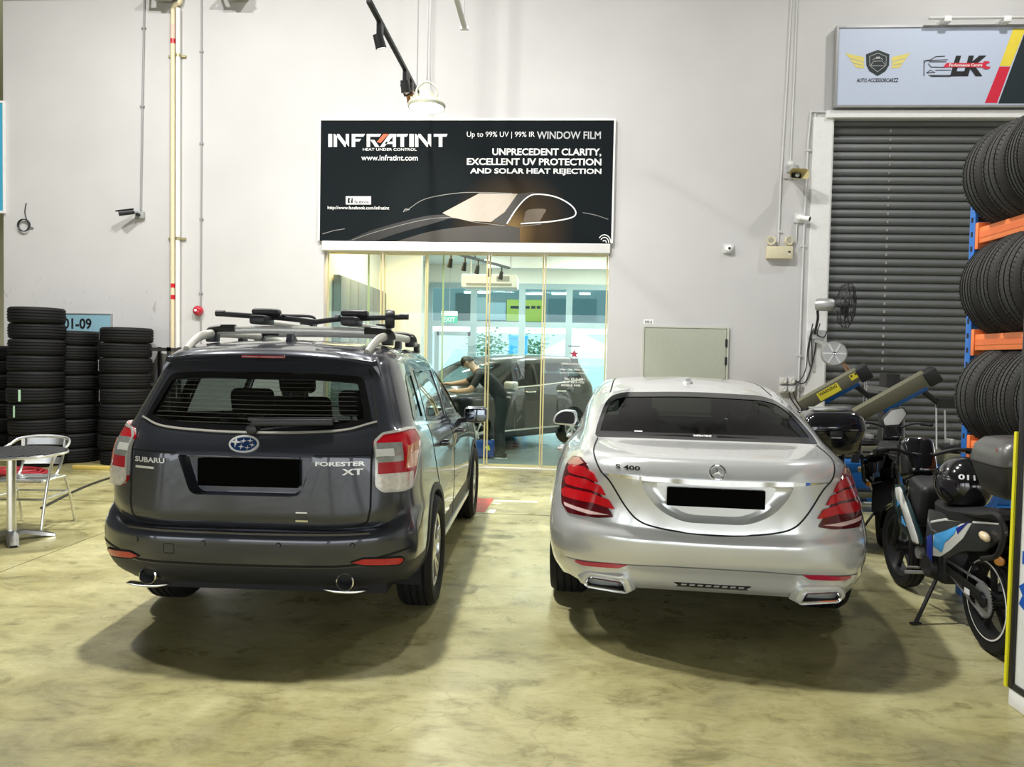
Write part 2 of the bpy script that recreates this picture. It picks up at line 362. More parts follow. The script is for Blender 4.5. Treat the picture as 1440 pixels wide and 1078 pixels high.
sgpoly('shield', [(360, 280), (443, 312), (440, 390), (415, 432), (357, 467), (300, 432), (278, 392), (275, 312)], M_SK, .104)
M_GREYP = mat('grey_print', (.45, .45, .43), .5)
for pts in ([(360, 303), (420, 328), (417, 392), (356, 438), (302, 392), (300, 328), (360, 303)], [(310, 388), (330, 362), (390, 360), (412, 386), (395, 395), (320, 395), (310, 388)], [(322, 352), (345, 338), (380, 338), (395, 352)]):
    rel(wall_line('shield_line', [sgp(*p) for p in pts], .7, M_GREYP, None, .106), sg)
for sx in (-1, 1):
    for k, pts in enumerate(([(100, -40), (235, -70), (205, -35), (100, -5)], [(100, 0), (205, -30), (180, 0), (100, 20)], [(98, 25), (178, 5), (155, 35), (96, 40)])):
        sgpoly('wing_feather', [(360 + sx * p[0], 372 + p[1]) for p in pts], mat('sign_pale_gold', (.70, .60, .16), .5))
def sgtext(n, s, x0, y0, x1, y1, m_, d=.105, **k):
    a, b = sgp(x0, y0), sgp(x1, y1); return rel(wall_text(n, s, m_, None, a[0], a[1], b[0], b[1], d, **k), sg)
sgtext('lettering', 'AA', 345, 328, 375, 345, M_PRINTW, .107)
sgtext('lettering', 'AUTO ACCESSORCARZZ', 208, 484, 507, 510, M_PRINTK, bold=.012, shear=.15)
sgtext('lettering', 'LK', 882, 322, 1132, 468, M_PRINTK, bold=.05, shear=.25)
sgpoly('wrench', [(850, 375), (1108, 375), (1120, 362), (1150, 362), (1162, 372), (1135, 380), (1135, 398), (1166, 402), (1155, 416), (1122, 418), (1106, 405), (825, 405)], M_SR, .108)
sgtext('lettering', 'Performance Centre', 868, 380, 1105, 400, M_PRINTW, .111, bold=.015, shear=.2)
for pts in ([(690, 468), (690, 355), (735, 352), (775, 328), (840, 325)], [(690, 380), (700, 360), (740, 355), (860, 350)], [(720, 378), (740, 402), (840, 405)], [(708, 445), (735, 425), (770, 440), (708, 445)], [(770, 425), (885, 425)], [(720, 462), (880, 462)], [(735, 470), (880, 470)], [(725, 365), (850, 365)]):
    rel(wall_line('car_line', [sgp(*p) for p in pts], .9, M_PRINTK, None, .105), sg)
# light bar over the signboard
lb = thing('sign_light_bar', 'slim white tube bar on arms above the pale signboard', 'light bar', W(1300, 36)); a = W(1296, 35, .2); b = W(1445, 34, .2)
rel(MB().tube([a, (8.5, a.y, b.z)], .02, 8).build('tube', M_LCONDUIT), lb)
for x in (1322, 1404): p = W(x, 37, 0); rel(MB().box(p.x - .05, p.x + .05, p.y - .22, p.y, p.z - .03, p.z + .05).build('bracket', M_WHITE, bevel=.01), lb)

# ------------------------------------------------------------------ banner over the shop front
bn = thing('banner', 'black window film banner with car picture above the glass shop front', 'banner', (-1.4, WALL_Y - .05, 3.23))
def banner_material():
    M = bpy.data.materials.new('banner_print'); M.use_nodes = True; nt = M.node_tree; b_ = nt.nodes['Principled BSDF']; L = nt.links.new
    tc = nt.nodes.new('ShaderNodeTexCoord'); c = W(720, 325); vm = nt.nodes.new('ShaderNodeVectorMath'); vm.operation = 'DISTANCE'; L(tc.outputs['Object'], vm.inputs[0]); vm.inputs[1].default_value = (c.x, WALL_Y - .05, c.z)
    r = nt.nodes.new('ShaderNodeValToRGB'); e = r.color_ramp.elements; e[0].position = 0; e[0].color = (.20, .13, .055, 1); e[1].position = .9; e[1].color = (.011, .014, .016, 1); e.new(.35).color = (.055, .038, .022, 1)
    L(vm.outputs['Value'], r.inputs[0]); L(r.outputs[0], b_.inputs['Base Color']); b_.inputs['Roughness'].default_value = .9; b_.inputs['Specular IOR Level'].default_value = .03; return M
a, b = W(453, 171), W(859, 343)
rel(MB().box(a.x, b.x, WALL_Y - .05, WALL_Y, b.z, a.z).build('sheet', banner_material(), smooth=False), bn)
fm = MB(); t = .025
for x0, x1, z0, z1 in ((a.x - t, b.x + t, a.z, a.z + t), (a.x - t, a.x, b.z, a.z), (b.x, b.x + t, b.z, a.z)): fm.box(x0, x1, WALL_Y - .06, WALL_Y, z0, z1)
rel(fm.build('frame', M_WHITE, smooth=False), bn)
bz = lambda u, v: (440 + u / 3.349, 160 + v / 3.349)
def bpoly(n, pts, m_, d): return rel(wall_poly(n, [bz(*p) for p in pts], m_, None, d), bn)
def bline(n, pts, w, m_, d): return rel(wall_line(n, [bz(*p) for p in pts], w, m_, None, d), bn)
def btext(s, x0, y0, x1, y1, m_=M_PRINTW, d=.056, **k):
    p, q = bz(x0, y0), bz(x1, y1); return rel(wall_text('lettering', s, m_, None, p[0], p[1], q[0], q[1], d, **k), bn)
M_P = [mat('print_grey_%d' % i, c, .5) for i, c in enumerate(((.022, .021, .02), (.040, .036, .030), (.42, .36, .30), (.13, .10, .07), (.22, .22, .21)))]
sm = lambda pts, n=5, closed=False: [(p.x, p.y) for p in crom([(x, y, 0) for x, y in pts], n, closed)]
bpoly('print', sm([(165, 600), (300, 545), (520, 487), (640, 476)], 6) + [(655, 492)] + sm([(560, 522), (420, 560), (300, 600)], 6), M_P[0], .0515)
bpoly('print', sm([(395, 603), (560, 556), (740, 532), (915, 527)], 6) + [(975, 540), (975, 606)], M_P[1], .0517)
bpoly('print', [(612, 470), (785, 378), (965, 380), (905, 465), (840, 512), (740, 508), (655, 490)], M_P[2], .053)
bpoly('print', [(965, 380), (1045, 372), (990, 410), (905, 530), (840, 512), (905, 465)], M_P[1], .0525)
bpoly('print', sm([(998, 485), (1015, 455), (1095, 452), (1085, 480), (1060, 514), (1000, 515)], 4, True), M_P[3], .0535)
bline('print', sm([(915, 520), (960, 450), (1010, 397), (1060, 382), (1150, 397), (1222, 440), (1231, 485), (1130, 509), (980, 520)]), 1.7, M_PRINTW, .054)
bline('print', sm([(440, 462), (530, 405), (680, 377), (800, 374), (940, 378)]), .8, M_P[4], .0522)
bline('print', sm([(190, 596), (310, 556), (520, 503), (660, 492), (760, 512), (905, 530)]), .8, M_P[4], .0528)
bline('print', [(50, 568), (105, 552), (155, 544)], .9, M_P[4], .0522); bline('print', [(980, 533), (1075, 522)], .8, M_P[4], .0537)
bline('print', sm([(430, 465), (440, 452), (458, 455)]), 1.4, M_P[4], .0524); bline('print', sm([(1270, 468), (1330, 480), (1390, 500)]), .9, M_P[4], .0524)
for rr in (40, 27, 12): bline('print', [(1372 + rr * .75 * math.cos(t_ / 10 * math.pi), 610 - rr * math.sin(t_ / 10 * math.pi) * .95) for t_ in range(0, 9)], 1.2, M_PRINTW, .054)
# the logo: nine letters drawn from slanted strokes, one of them orange
lx = [(78, 96, 'I'), (103, 175, 'N'), (188, 250, 'F'), (258, 318, 'R'), (330, 395, 'A'), (398, 452, 'T'), (458, 478, 'I'), (484, 560, 'N'), (572, 637, 'T')]
def stroke(pts, m_=M_PRINTW): bpoly('logo_stroke', pts, m_, .055)
t0, t1 = 100, 161
for x0, x1, ch in lx:
    if ch == 'I': stroke([(x0, t0), (x1, t0), (x1, t1), (x0, t1)])
    elif ch == 'N': stroke([(x0, t0), (x0 + 16, t0), (x0 + 16, t1), (x0, t1)]); stroke([(x0 + 6, t0), (x0 + 26, t0), (x1, t1), (x1 - 20, t1)]); stroke([(x1 - 15, t0), (x1, t0), (x1, t1), (x1 - 15, t1)])
    elif ch == 'F': stroke([(x0, t0), (x0 + 16, t0), (x0 + 16, t1), (x0, t1)]); stroke([(x0 + 16, t0), (x1, t0), (x1 - 8, t0 + 13), (x0 + 16, t0 + 13)]); stroke([(x0 + 16, 123), (x1 - 18, 123), (x1 - 26, 135), (x0 + 16, 135)])
    elif ch == 'R': stroke([(x0, t0), (x0 + 16, t0), (x0 + 16, t1), (x0, t1)]); stroke([(x0 + 16, t0), (x1 + 8, t0), (x1, t0 + 13), (x0 + 16, t0 + 13)]); stroke([(x0 + 18, 128), (x0 + 36, 128), (x1, t1), (x1 - 20, t1)])
    elif ch == 'A': stroke([(x1 - 30, t0), (x1, t0), (x1, t1), (x1 - 15, t1), (x1 - 15, 112), (x0 + 10, t1), (x0 - 10, t1)]); stroke([(x0 + 18, 136), (x1 - 15, 136), (x1 - 15, 147), (x0 + 12, 147)])
    elif ch == 'T': stroke([(x0, t0), (x1, t0), (x1 - 6, t0 + 13), (x0, t0 + 13)]); stroke([((x0 + x1) / 2 - 9, t0 + 13), ((x0 + x1) / 2 + 8, t0 + 13), ((x0 + x1) / 2 + 8, t1), ((x0 + x1) / 2 - 9, t1)])
bpoly('logo_stroke', [(336, 100), (362, 100), (324, 142), (305, 138)], mat('print_orange', (.62, .13, .05), .5), .056)
btext('HEAT UNDER CONTROL', 240, 166, 492, 179, bold=.01); btext('www.infratint.com', 233, 198, 497, 225, bold=.012)
btext('Up to 99% UV | 99% IR', 728, 89, 1045, 122, bold=.0); btext('WINDOW FILM', 1056, 88, 1355, 124, mat('print_silver', (.50, .51, .53), .5), bold=.015)
btext('UNPRECEDENT CLARITY,', 847, 167, 1357, 207, bold=.028); btext('EXCELLENT UV PROTECTION', 728, 213, 1357, 248, bold=.028); btext('AND SOLAR HEAT REJECTION', 743, 260, 1357, 295, bold=.028)
bpoly('badge', [(160, 392), (278, 392), (278, 430), (160, 430)], M_PRINTW, .054); bpoly('badge_square', [(168, 400), (193, 400), (193, 424), (168, 424)], M_PRINTK, .0555)
btext('f', 178, 402, 187, 423, d=.057, bold=.04); btext('Find us on', 200, 398, 250, 406, M_PRINTK, bold=.0); btext('facebook', 200, 409, 270, 426, M_PRINTK, bold=.02); btext('http://www.facebook.com/infratint', 75, 437, 363, 459, bold=.005)
# ------------------------------------------------------------------ glass shop front
gf = struct(thing('window_1', None, None, (0, WALL_Y + .1, 0)))
M_GOLD = mat('gold_frame', (.58, .53, .28), .35, .3); M_SHOPGLASS = glassmat('shop_glass', (.86, .955, .93), .9)
GY = WALL_Y + .10
edges = [X_SHOP0 + .02, W(534, 500).x, W(596.5, 500).x, W(684, 500).x, W(763, 500).x, X_SHOP1 - .01]
for i in range(5):
    x0, x1 = edges[i], edges[i + 1]; yy = GY + (.05 if i % 2 else 0)
    p = MB().box(x0 + .02, x1 - .02, yy - .006, yy + .006, .05, 3.08).build('pane', M_SHOPGLASS, gf, smooth=False)
    f = MB()
    for xa in (x0 + .008, x1 - .028): f.box(xa, xa + .020, yy - .018, yy + .018, .02, 3.10)
    f.box(x0 + .036, x1 - .036, yy - .012, yy + .012, .02, .05); f.box(x0 + .036, x1 - .036, yy - .012, yy + .012, 3.07, 3.10)
    q = f.build('frame', M_GOLD, gf, smooth=False)
    for o in (p, q): o.location = (0, -GY, 0)
for xx in (W(512, 450).x, W(619, 450).x):
    o = MB().box(xx - .012, xx + .012, GY + .12, GY + .15, .02, 3.10).build('frame', M_GOLD, gf, smooth=False); o.location = (0, -GY, 0)
struct(MB().box(X_SHOP0 - .02, X_SHOP1 + .0, WALL_Y - .06, WALL_Y + .24, 3.10, 3.235).build('trim_4', mat('aluminium_header', (.72, .71, .70), .35, .2), smooth=False, bevel=.01))
struct(MB().box(X_SHOP0 + .01, X_SHOP1 - .01, WALL_Y - .02, WALL_Y + .24, -.01, .015).build('trim_5', mat('threshold', (.52, .51, .44), .5), smooth=False))
# opening hours on the glass
oh = thing('opening_hours_sticker', 'white opening hours lettering with red star stuck on the glass front', 'sticker', (-.0, GY - .02, 1.2))
qz = lambda u, v: (690 + u / 6.341, 480 + v / 6.341)
def glass_text(s, x0, y0, x1, y1, m_=M_PRINTW, bold=.01):
    a, b = qz(x0, y0), qz(x1, y1); a, b = atY(*a, GY - .012), atY(*b, GY - .012)
    o = lettering('lettering', s, m_, None, lambda u, v: (a.x + (b.x - a.x) * u, GY - .012, b.z + (a.z - b.z) * v), bold); return rel(o, oh)
glass_text('OPERATING HOURS', 632, 188, 870, 210); glass_text('Mon - Sat, 10am - 8pm', 620, 240, 872, 264, bold=.02); glass_text('(Sunday & Public Holidays off)', 618, 270, 872, 290)
glass_text('TEL: 6515-1751', 655, 322, 835, 346, bold=.02); glass_text('FAX: 6515-1752', 652, 352, 835, 374, bold=.02); glass_text('MOBILE: 9430', 630, 380, 800, 402, bold=.02)
def glass_poly(n, pts, m_, t=.002):
    P = [atY(*qz(*p), GY - .012) for p in pts]; b = MB(); b.prism([(p.x, p.z) for p in P], (0, GY - .012, 0), (1, 0, 0), (0, 0, 1), (0, -t, 0)); return rel(b.build(n, m_, None, smooth=False), oh)
glass_poly('star', [(745 + (42 if k % 2 == 0 else 18) * math.sin(k * math.pi / 5), 112 - (42 if k % 2 == 0 else 18) * math.cos(k * math.pi / 5)) for k in range(10)], mat('star_red', (.45, .05, .08), .5))
glass_poly('square', [(715, 150), (780, 150), (780, 190), (715, 190)], mat('sticker_grey', (.22, .25, .26), .5)); glass_poly('mark', [(692, 36), (795, 36), (795, 44), (692, 44)], M_PRINTK)

# ------------------------------------------------------------------ shop interior
SB = 19.0
M_SHOPWALL = mat('shop_wall', (.80, .78, .72), .7); M_SHOPFLOOR = mat('grey_vinyl', (.20, .23, .24), .22, var=.15, vscale=3); M_SHOPCEIL = mat('shop_ceiling', (.80, .80, .78), .8)
sf = struct(MB().box(-3.6, 1.9, WALL_Y + .11, SB + .3, -.2, .012).build('floor_1', M_SHOPFLOOR, smooth=False))
struct(MB().box(-3.65, -3.42, WALL_Y + .22, SB + .2, 0, 4.0).build('wall_1', M_SHOPWALL, smooth=False))
struct(MB().box(1.7, 1.9, WALL_Y + .22, SB + .2, 0, 4.0).build('wall_2', M_SHOPWALL, smooth=False))
struct(MB().box(-3.42, -2.62, 14.0, 14.16, 0, 4.0).build('wall_3', M_SHOPWALL, smooth=False))
struct(MB().box(-3.6, 1.9, WALL_Y + .22, SB + .2, 3.95, 4.1).build('ceiling_1', M_SHOPCEIL, smooth=False))
bw = MB(); bw.box(-3.6, 1.9, SB, SB + .2, 3.42, 3.95)
struct(bw.build('wall_4', M_SHOPWALL, smooth=False))
struct(MB().box(-1.6, 1.7, 16.2, 16.5, 3.55, 3.95).build('beam_1', M_SHOPCEIL, smooth=False))
# rear glazing of the shop
rg = struct(thing('window_2', None, None, (0, SB, 0)))
M_FRAME = mat('blue_grey_frame', (.33, .42, .46), .45); mx_ = [atY(x, 450, SB).x for x in (604, 666, 734, 800)] + [1.7]
zt, zm, zb = 3.42, 2.45, .02
for i in range(4):
    x0, x1 = mx_[i], mx_[i + 1]
    for z0, z1 in ((zb, zm), (zm, zt)):
        o = MB().box(x0 + .05, x1 - .05, -.004, .004, z0 + .04, z1 - .04).build('pane', glassmat('rear_glass', (.80, .92, .93), .5), rg, smooth=False)
f = MB()
for x in mx_[:-1]: f.box(x - .08, x + .08, -.06, .06, zb, zt)
for z in (zb, zm, zt): f.box(mx_[0], mx_[-1], -.05, .05, z - .07, z + .07)
f.box(-3.42, mx_[0], -.05, .05, 0, zt)
f.build('frame', M_FRAME, rg, smooth=False)
dl = MB(); xa, xb = atY(615, 470, SB).x, atY(662, 470, SB).x
for q in (xa, xb): dl.box(q - .06, q + .06, -.09, -.05, 0, 2.25)
dl.box(xa, xb, -.09, -.05, 2.14, 2.25); dl.build('door_frame', M_FRAME, rg, smooth=False)
# grey cabinets on the left wall
for i in range(3):
    cb = thing('wall_cabinet', ['tall grey cabinet nearest the shop glass', 'middle of the three tall grey cabinets in the shop', 'tall grey cabinet farthest from the shop glass'][i], 'cabinet', (-3.4, 11.05 + i * .98, 0), group='grey cabinets along the shop wall')
    MB().box(0.0, .10, 0, .97, .05, 2.8).build('body', mat('cabinet_grey', (.16, .18, .19), .4), cb, bevel=.006)
    MB().box(.10, .12, .01, .48, .08, 2.78).build('door', mat('cabinet_grey', (.16, .18, .19), .4), cb, bevel=.004); MB().box(.10, .12, .49, .96, .08, 2.78).build('door', mat('cabinet_grey', (.16, .18, .19), .4), cb, bevel=.004)
# exit sign
ex = thing('exit_sign', 'green and white exit sign hanging inside the shop', 'exit sign', atY(632, 444, SB - .8)); c = ex.location
w2, h2 = .2, .085
MB().box(-w2, w2, -.02, .02, -2 * h2, 0).build('panel', mat('exit_green', (.0, .42, .25), .5, emit=(.0, .5, .3), estr=.25), ex, smooth=False); MB().box(-w2, w2, -.03, .03, 0, .12).build('case', M_PRINTW, ex, smooth=False)
lettering('lettering', 'EXIT', mat('exit_white', (.85, .9, .88), .5), ex, lambda u, v: (-.15 + .3 * u, -.0215, -.145 + .11 * v), .03)
MB().bar((0, 0, .1), (0, 0, 3.95 - c.z), .012, .012).build('rod', M_GALV, ex)
# air conditioner cassette, fluorescent tubes and a track of spotlights in the shop
ac = thing('air_conditioner', 'white ceiling air conditioner inside the shop', 'air conditioner', atY(690, 395, 15.0) - Vector((0, 0, .06)))
MB().box(-.55, .55, -.35, .35, -.10, .16).build('body', M_PRINTW, ac, bevel=.03); MB().box(-.45, .45, -.36, -.34, -.07, -.02).build('louver', M_GREYMETAL, ac); MB().box(.15, .4, -.37, -.345, .02, .12).build('grille', M_GREYMETAL, ac)
MB().bar((-.4, 0, .1), (-.4, 0, 3.95 - ac.location.z), .02, .02).build('rod', M_GALV, ac); MB().bar((.4, 0, .1), (.4, 0, 3.95 - ac.location.z), .02, .02).build('rod', M_GALV, ac)
M_TUBE = mat('lit_tube', (1, 1, 1), .5, emit=(1, .97, .9), estr=9.0)
for i, (x, y, wh) in enumerate(((-2.2, 12.4, 'above the person'), (-.4, 12.4, 'nearest the gold framed glass'), (-2.2, 15.3, 'beside the white partition'), (.6, 15.3, 'above the people carrier'), (-1.2, 17.6, 'by the exit sign'), (.9, 17.6, 'farthest from the exit sign'))):
    t = thing('tube_light', 'lit tube light on the shop ceiling ' + wh, 'ceiling light', (x, y, 3.95), group='tube lights on the shop ceiling')
    MB().box(-.62, .62, -.04, .04, -.05, 0).build('case', M_PRINTW, t); MB().tube([(-.6, 0, -.07), (.6, 0, -.07)], .018, 8).build('tube', M_TUBE, t)
    ld = bpy.data.lights.new('tube_glow', 'AREA'); ld.shape = 'RECTANGLE'; ld.size = 1.2; ld.size_y = .08; ld.energy = 44; ld.color = (1, .97, .88)
    lo = bpy.data.objects.new('tube_glow', ld); COL.objects.link(lo); lo.parent = t; lo.location = (0, 0, -.1)
tr = thing('shop_track_light', 'track of small spotlights on the shop ceiling', 'track light', atY(668, 374, 12.6)); MB().bar((-.35, -.9, .12), (.5, 1.2, .12), .04, .04).build('track', M_BLACK, tr)
for k in range(5):
    q = Vector((-.3 + .17 * k, -.75 + .42 * k, .1)); sp = MB(); sp.tube([q, q + Vector((0, 0, -.1))], .015, 6); sp.lathe([(.03, 0), (.045, -.14), (.0, -.14)], 10, q + Vector((0, 0, -.08)), (0.2, -.3, 1)); sp.build('spotlight', M_BLACK, tr)
MB().bar((0, 0, .12), (0, 0, 3.95 - tr.location.z), .02, .02).build('rod', M_BLACK, tr)
# warm lamp glow in the left front corner of the shop
wl = thing('warm_downlight', 'warm spotlight in the left front corner of the shop', 'spotlight', (-3.15, 11.6, 3.93)); MB().lathe([(.0, 0), (.06, 0), (.07, -.12), (.0, -.10)], 14).build('can', M_WHITE, wl)
ld = bpy.data.lights.new('warm_glow', 'SPOT'); ld.energy = 190; ld.color = (1, .58, .18); ld.spot_size = R(165); ld.shadow_soft_size = .06; lo = bpy.data.objects.new('warm_glow', ld); COL.objects.link(lo); lo.parent = wl; lo.location = (0, 0, -.16); lo.rotation_euler = (0, R(-20), 0)

# ------------------------------------------------------------------ street behind the shop
struct(MB().box(-30, 30, SB + .3, 60, -.25, -.02).build('ground', mat('street_concrete', (.55, .56, .55), .7, var=.15, vscale=2), smooth=False))
M_TEAL = mat('teal_facade', (.05, .09, .10), .3); FB = 26.0
fb = thing('far_building', 'dark glazed building across the street with yellow green panel', 'building', (0, FB, 0))
MB().box(-12, 14, 0, .4, 2.78, 9).build('wall', mat('far_wall', (.10, .14, .15), .6), fb, smooth=False)
for (x0, y0, x1, y1, m_) in ((713, 421, 764, 452, mat('yellow_green_panel', (.30, .32, .05), .6)), (772, 420, 798, 451, M_TEAL), (806, 420, 838, 451, M_TEAL), (670, 418, 684, 450, mat('far_grey', (.20, .25, .26), .6)), (641, 412, 663, 450, mat('far_shadow', (.03, .05, .05), .5)), (684, 425, 711, 450, mat('far_grey2', (.26, .31, .33), .6))):
    a, b = atY(x0, y0, FB), atY(x1, y1, FB); MB().box(a.x, b.x, -.03, 0, b.z, a.z).build('window', m_, fb, smooth=False)
for x0, x1 in ((718, 730), (732, 745), (747, 753), (755, 760)):
    a, b = atY(x0, 430, FB), atY(x1, 434, FB); MB().box(a.x, b.x, -.034, -.03, b.z, a.z).build('dark_print', M_PRINTK, fb, smooth=False)
for x0, x1, y in ((653, 664, 411), (672, 690, 411), (740, 764, 413), (776, 798, 413), (815, 830, 413)):
    a, b = atY(x0, y - 1.5, FB), atY(x1, y + 1.5, FB); MB().box(a.x, b.x, -.08, 0, b.z, a.z).build('tube_light', mat('far_tube', (1, 1, 1), .5, emit=(1, 1, .9), estr=3.0), fb, smooth=False)
MB().box(-12, 14, 9.0, 9.3, 0, 2.78).build('back_wall', mat('far_white', (.72, .74, .74), .7), fb, smooth=False)
for x in (-9, -5, 6): MB().box(x - .2, x + .2, .1, .5, 0, 2.78).build('column', mat('far_white', (.72, .74, .74), .7), fb, smooth=False)
tt = thing('canopy_tent', 'white peaked canopy tent outside the shop rear window', 'tent', atY(815, 500, 24.0)); tt.location.z = 0
ap = atY(818, 467, 24.0); L_ = atY(768, 492, 24.0); hw = (ap.x - L_.x); q = MB(); zc = L_.z; zp = ap.z
q.add([(-hw, -hw, zc), (hw, -hw, zc), (hw, hw * .6, zc), (-hw, hw * .6, zc), (0, -.1, zp), (-hw, -hw, zc - .25), (hw, -hw, zc - .25)], [(0, 1, 4), (1, 2, 4), (2, 3, 4), (3, 0, 4), (0, 1, 6, 5)]); q.build('canvas', mat('tent_white', (.85, .85, .85), .7), tt, smooth=False)
for sx in (-1, 1):
    for sy in (-1, .6): MB().tube([(sx * hw * .97, sy * hw * .97, -.02), (sx * hw * .97, sy * hw * .97, zc)], .03, 8).build('pole', M_ALU, tt)
bb = thing('blue_container', 'bright blue container standing in the street', 'container', (atY(728, 480, 25.0).x, 25.0, -.02)); a, b = atY(716, 472, 25.0), atY(741, 493, 25.0)
MB().box(-(b.x - a.x) / 2, (b.x - a.x) / 2, 0, .8, 0, a.z + .02).build('body', mat('container_blue', (.02, .30, .62), .5), bb, bevel=.02); MB().box(-(b.x - a.x) / 2 - .03, (b.x - a.x) / 2 + .03, -.03, .83, a.z - .04, a.z + .04).build('lid', mat('container_blue2', (.03, .36, .68), .5), bb)
def street_tree(px_, Y, h, lab, rad=1.0):
    t = thing('street_tree', lab, 'tree', (atY(px_, 480, Y).x, Y, -.02), group='trees in the street behind the shop')
    MB().tube([(0, 0, 0), (.05, 0, h * .5), (-.05, .05, h * .8)], [.07, .05, .03], 8).build('trunk', mat('bark', (.12, .09, .06), .9), t)
    b = MB(); rnd = random.Random(px_)
    for i in range(420):
        p = Vector((max(-.8, min(.8, rnd.gauss(0, .36))), max(-.6, min(.6, rnd.gauss(0, .3))), h * .75 + rnd.gauss(0, .32))); n = Vector((rnd.uniform(-1, 1), rnd.uniform(-1, 1), rnd.uniform(-1, 1))).normalized(); u, w = frame(n); s = rnd.uniform(.05, .1)
        b.add([p - u * s, p + w * s * .5, p + u * s, p - w * s * .5], [(0, 1, 2, 3)])
    b.build('foliage', mat('leaf', (.10, .22, .09), .6), t, smooth=False, fix=False)['kind'] = 'stuff'
street_tree(686, 28.6, 2.6, 'small leafy tree in the street behind the person'); street_tree(752, 30.4, 2.5, 'small leafy tree in the street beside the blue container')
# ------------------------------------------------------------------ car building kit
def pchip(A, subs):
    """monotone cubic interpolation of array A (n, ...) along axis 0; subs = pieces per segment"""
    A = np.asarray(A, float); n = len(A); d = np.diff(A, axis=0); m_ = np.zeros_like(A)
    for i in range(1, n - 1):
        p = d[i - 1] * d[i]; s = d[i - 1] + d[i]
        m_[i] = np.where(p > 0, 2 * p / np.where(np.abs(s) < 1e-12, 1, s), 0)
    m_[0] = d[0]; m_[-1] = d[-1]; out = []
    for i in range(n - 1):
        k = subs[i]
        for j in range(k):
            t = j / k; out.append((2 * t**3 - 3 * t**2 + 1) * A[i] + (t**3 - 2 * t**2 + t) * m_[i] + (-2 * t**3 + 3 * t**2) * A[i + 1] + (t**3 - t**2) * m_[i + 1])
    out.append(A[-1]); return np.array(out)
def csmooth(A, subs):
    """Catmull-Rom along axis 0 (rounder than pchip)"""
    A = np.asarray(A, float); n = len(A); out = []
    for i in range(n - 1):
        p0 = A[i - 1] if i else 2 * A[0] - A[1]; p1, p2 = A[i], A[i + 1]; p3 = A[i + 2] if i + 2 < n else 2 * A[-1] - A[-2]
        for j in range(subs[i]):
            t = j / subs[i]; out.append(.5 * (2 * p1 + (p2 - p0) * t + (2 * p0 - 5 * p1 + 4 * p2 - p3) * t * t + (3 * p1 - p0 - 3 * p2 + p3) * t**3))
    out.append(A[-1]); return np.array(out)
def inpoly(x, y, P):
    r = False; n = len(P); j = n - 1
    for i in range(n):
        xi, yi = P[i]; xj, yj = P[j]
        if (yi > y) != (yj > y) and x < (xj - xi) * (y - yi) / (yj - yi) + xi: r = not r
        j = i
    return r
class Shell:
    """a car skin lofted from a half net: net[row][col] = (x, y, z), columns from the rear centre round the side to the front centre"""
    def __init__(s, net, rsub, csub):
        N = np.array(net, float); L = N[:, :0:-1].copy(); L[..., 0] *= -1
        full = np.concatenate([L, N], axis=1)
        G = pchip(full, rsub); G = np.swapaxes(pchip(np.swapaxes(G, 0, 1), csub[::-1] + csub), 0, 1)
        s.G = G; nr, nc = G.shape[:2]; s.v = [tuple(p) for p in G.reshape(-1, 3)]
        s.f = [(i * nc + j, i * nc + j + 1, (i + 1) * nc + j + 1, (i + 1) * nc + j) for i in range(nr - 1) for j in range(nc - 1)]
        s.bvh = BVHTree.FromPolygons(s.v, s.f); s.nc = nc
        C = np.array([np.mean([s.v[k] for k in f], axis=0) for f in s.f]); s.C = C
        a = G[1:, :-1] - G[:-1, :-1]; b = G[:-1, 1:] - G[:-1, :-1]; n_ = np.cross(b, a).reshape(-1, 3); s.N = n_ / (np.linalg.norm(n_, axis=1, keepdims=True) + 1e-9)
        s.keep = np.ones(len(s.f), bool)
    def cut(s, fn):
        for i, c in enumerate(s.C):
            if s.keep[i] and fn(c, s.N[i]): s.keep[i] = False
    def build(s, name, m_, parent, sel=None, angle=38):
        b = MB(); b.v = s.v; b.f = [f for i, f in enumerate(s.f) if s.keep[i] and (sel is None or sel(s.C[i], s.N[i]))]
        used = sorted({k for f in b.f for k in f}); mp = {k: i for i, k in enumerate(used)}; b.v = [s.v[k] for k in used]; b.f = [tuple(mp[k] for k in f) for f in b.f]
        return b.build(name, m_, parent, angle=angle, fix=False)
    def hit(s, p, d):
        p, d = V3(p), V3(d).normalized(); h = s.bvh.ray_cast(p - d * 1.6, d, 5)
        if h[0] is None:
            q = s.bvh.find_nearest(p); n = q[1]; n = n if n.dot(d) < 0 else -n; return q[0], n
        n = h[1] if h[1].dot(d) < 0 else -h[1]; return h[0], n
REAR = ((1, 0, 0), (0, 0, 1), (0, 1, 0)); SIDE = ((0, 1, 0), (0, 0, 1), (-1, 0, 0)); FRONT = ((1, 0, 0), (0, 0, 1), (0, -1, 0)); TOP = ((1, 0, 0), (0, 1, 0), (0, 0, -1))
_c, _s = math.cos(R(37)), math.sin(R(37)); DIAG = ((_c, _s, 0), (0, 0, 1), (-_s, _c, 0))
def proj(shell, view, a, b, off):
    A, B, D = (V3(v) for v in view); o = A * a + B * b
    if view is REAR: o = o + Vector((0, 1.0, 0))
    elif view is SIDE: o = o + Vector((.3, 0, 0))
    elif view is FRONT: o = o + Vector((0, 3.4, 0))
    elif view is TOP: o = o + Vector((0, 0, 1.0))
    elif view is DIAG: o = o - D * .4
    p, n = shell.hit(o, D); return p + n * off, n
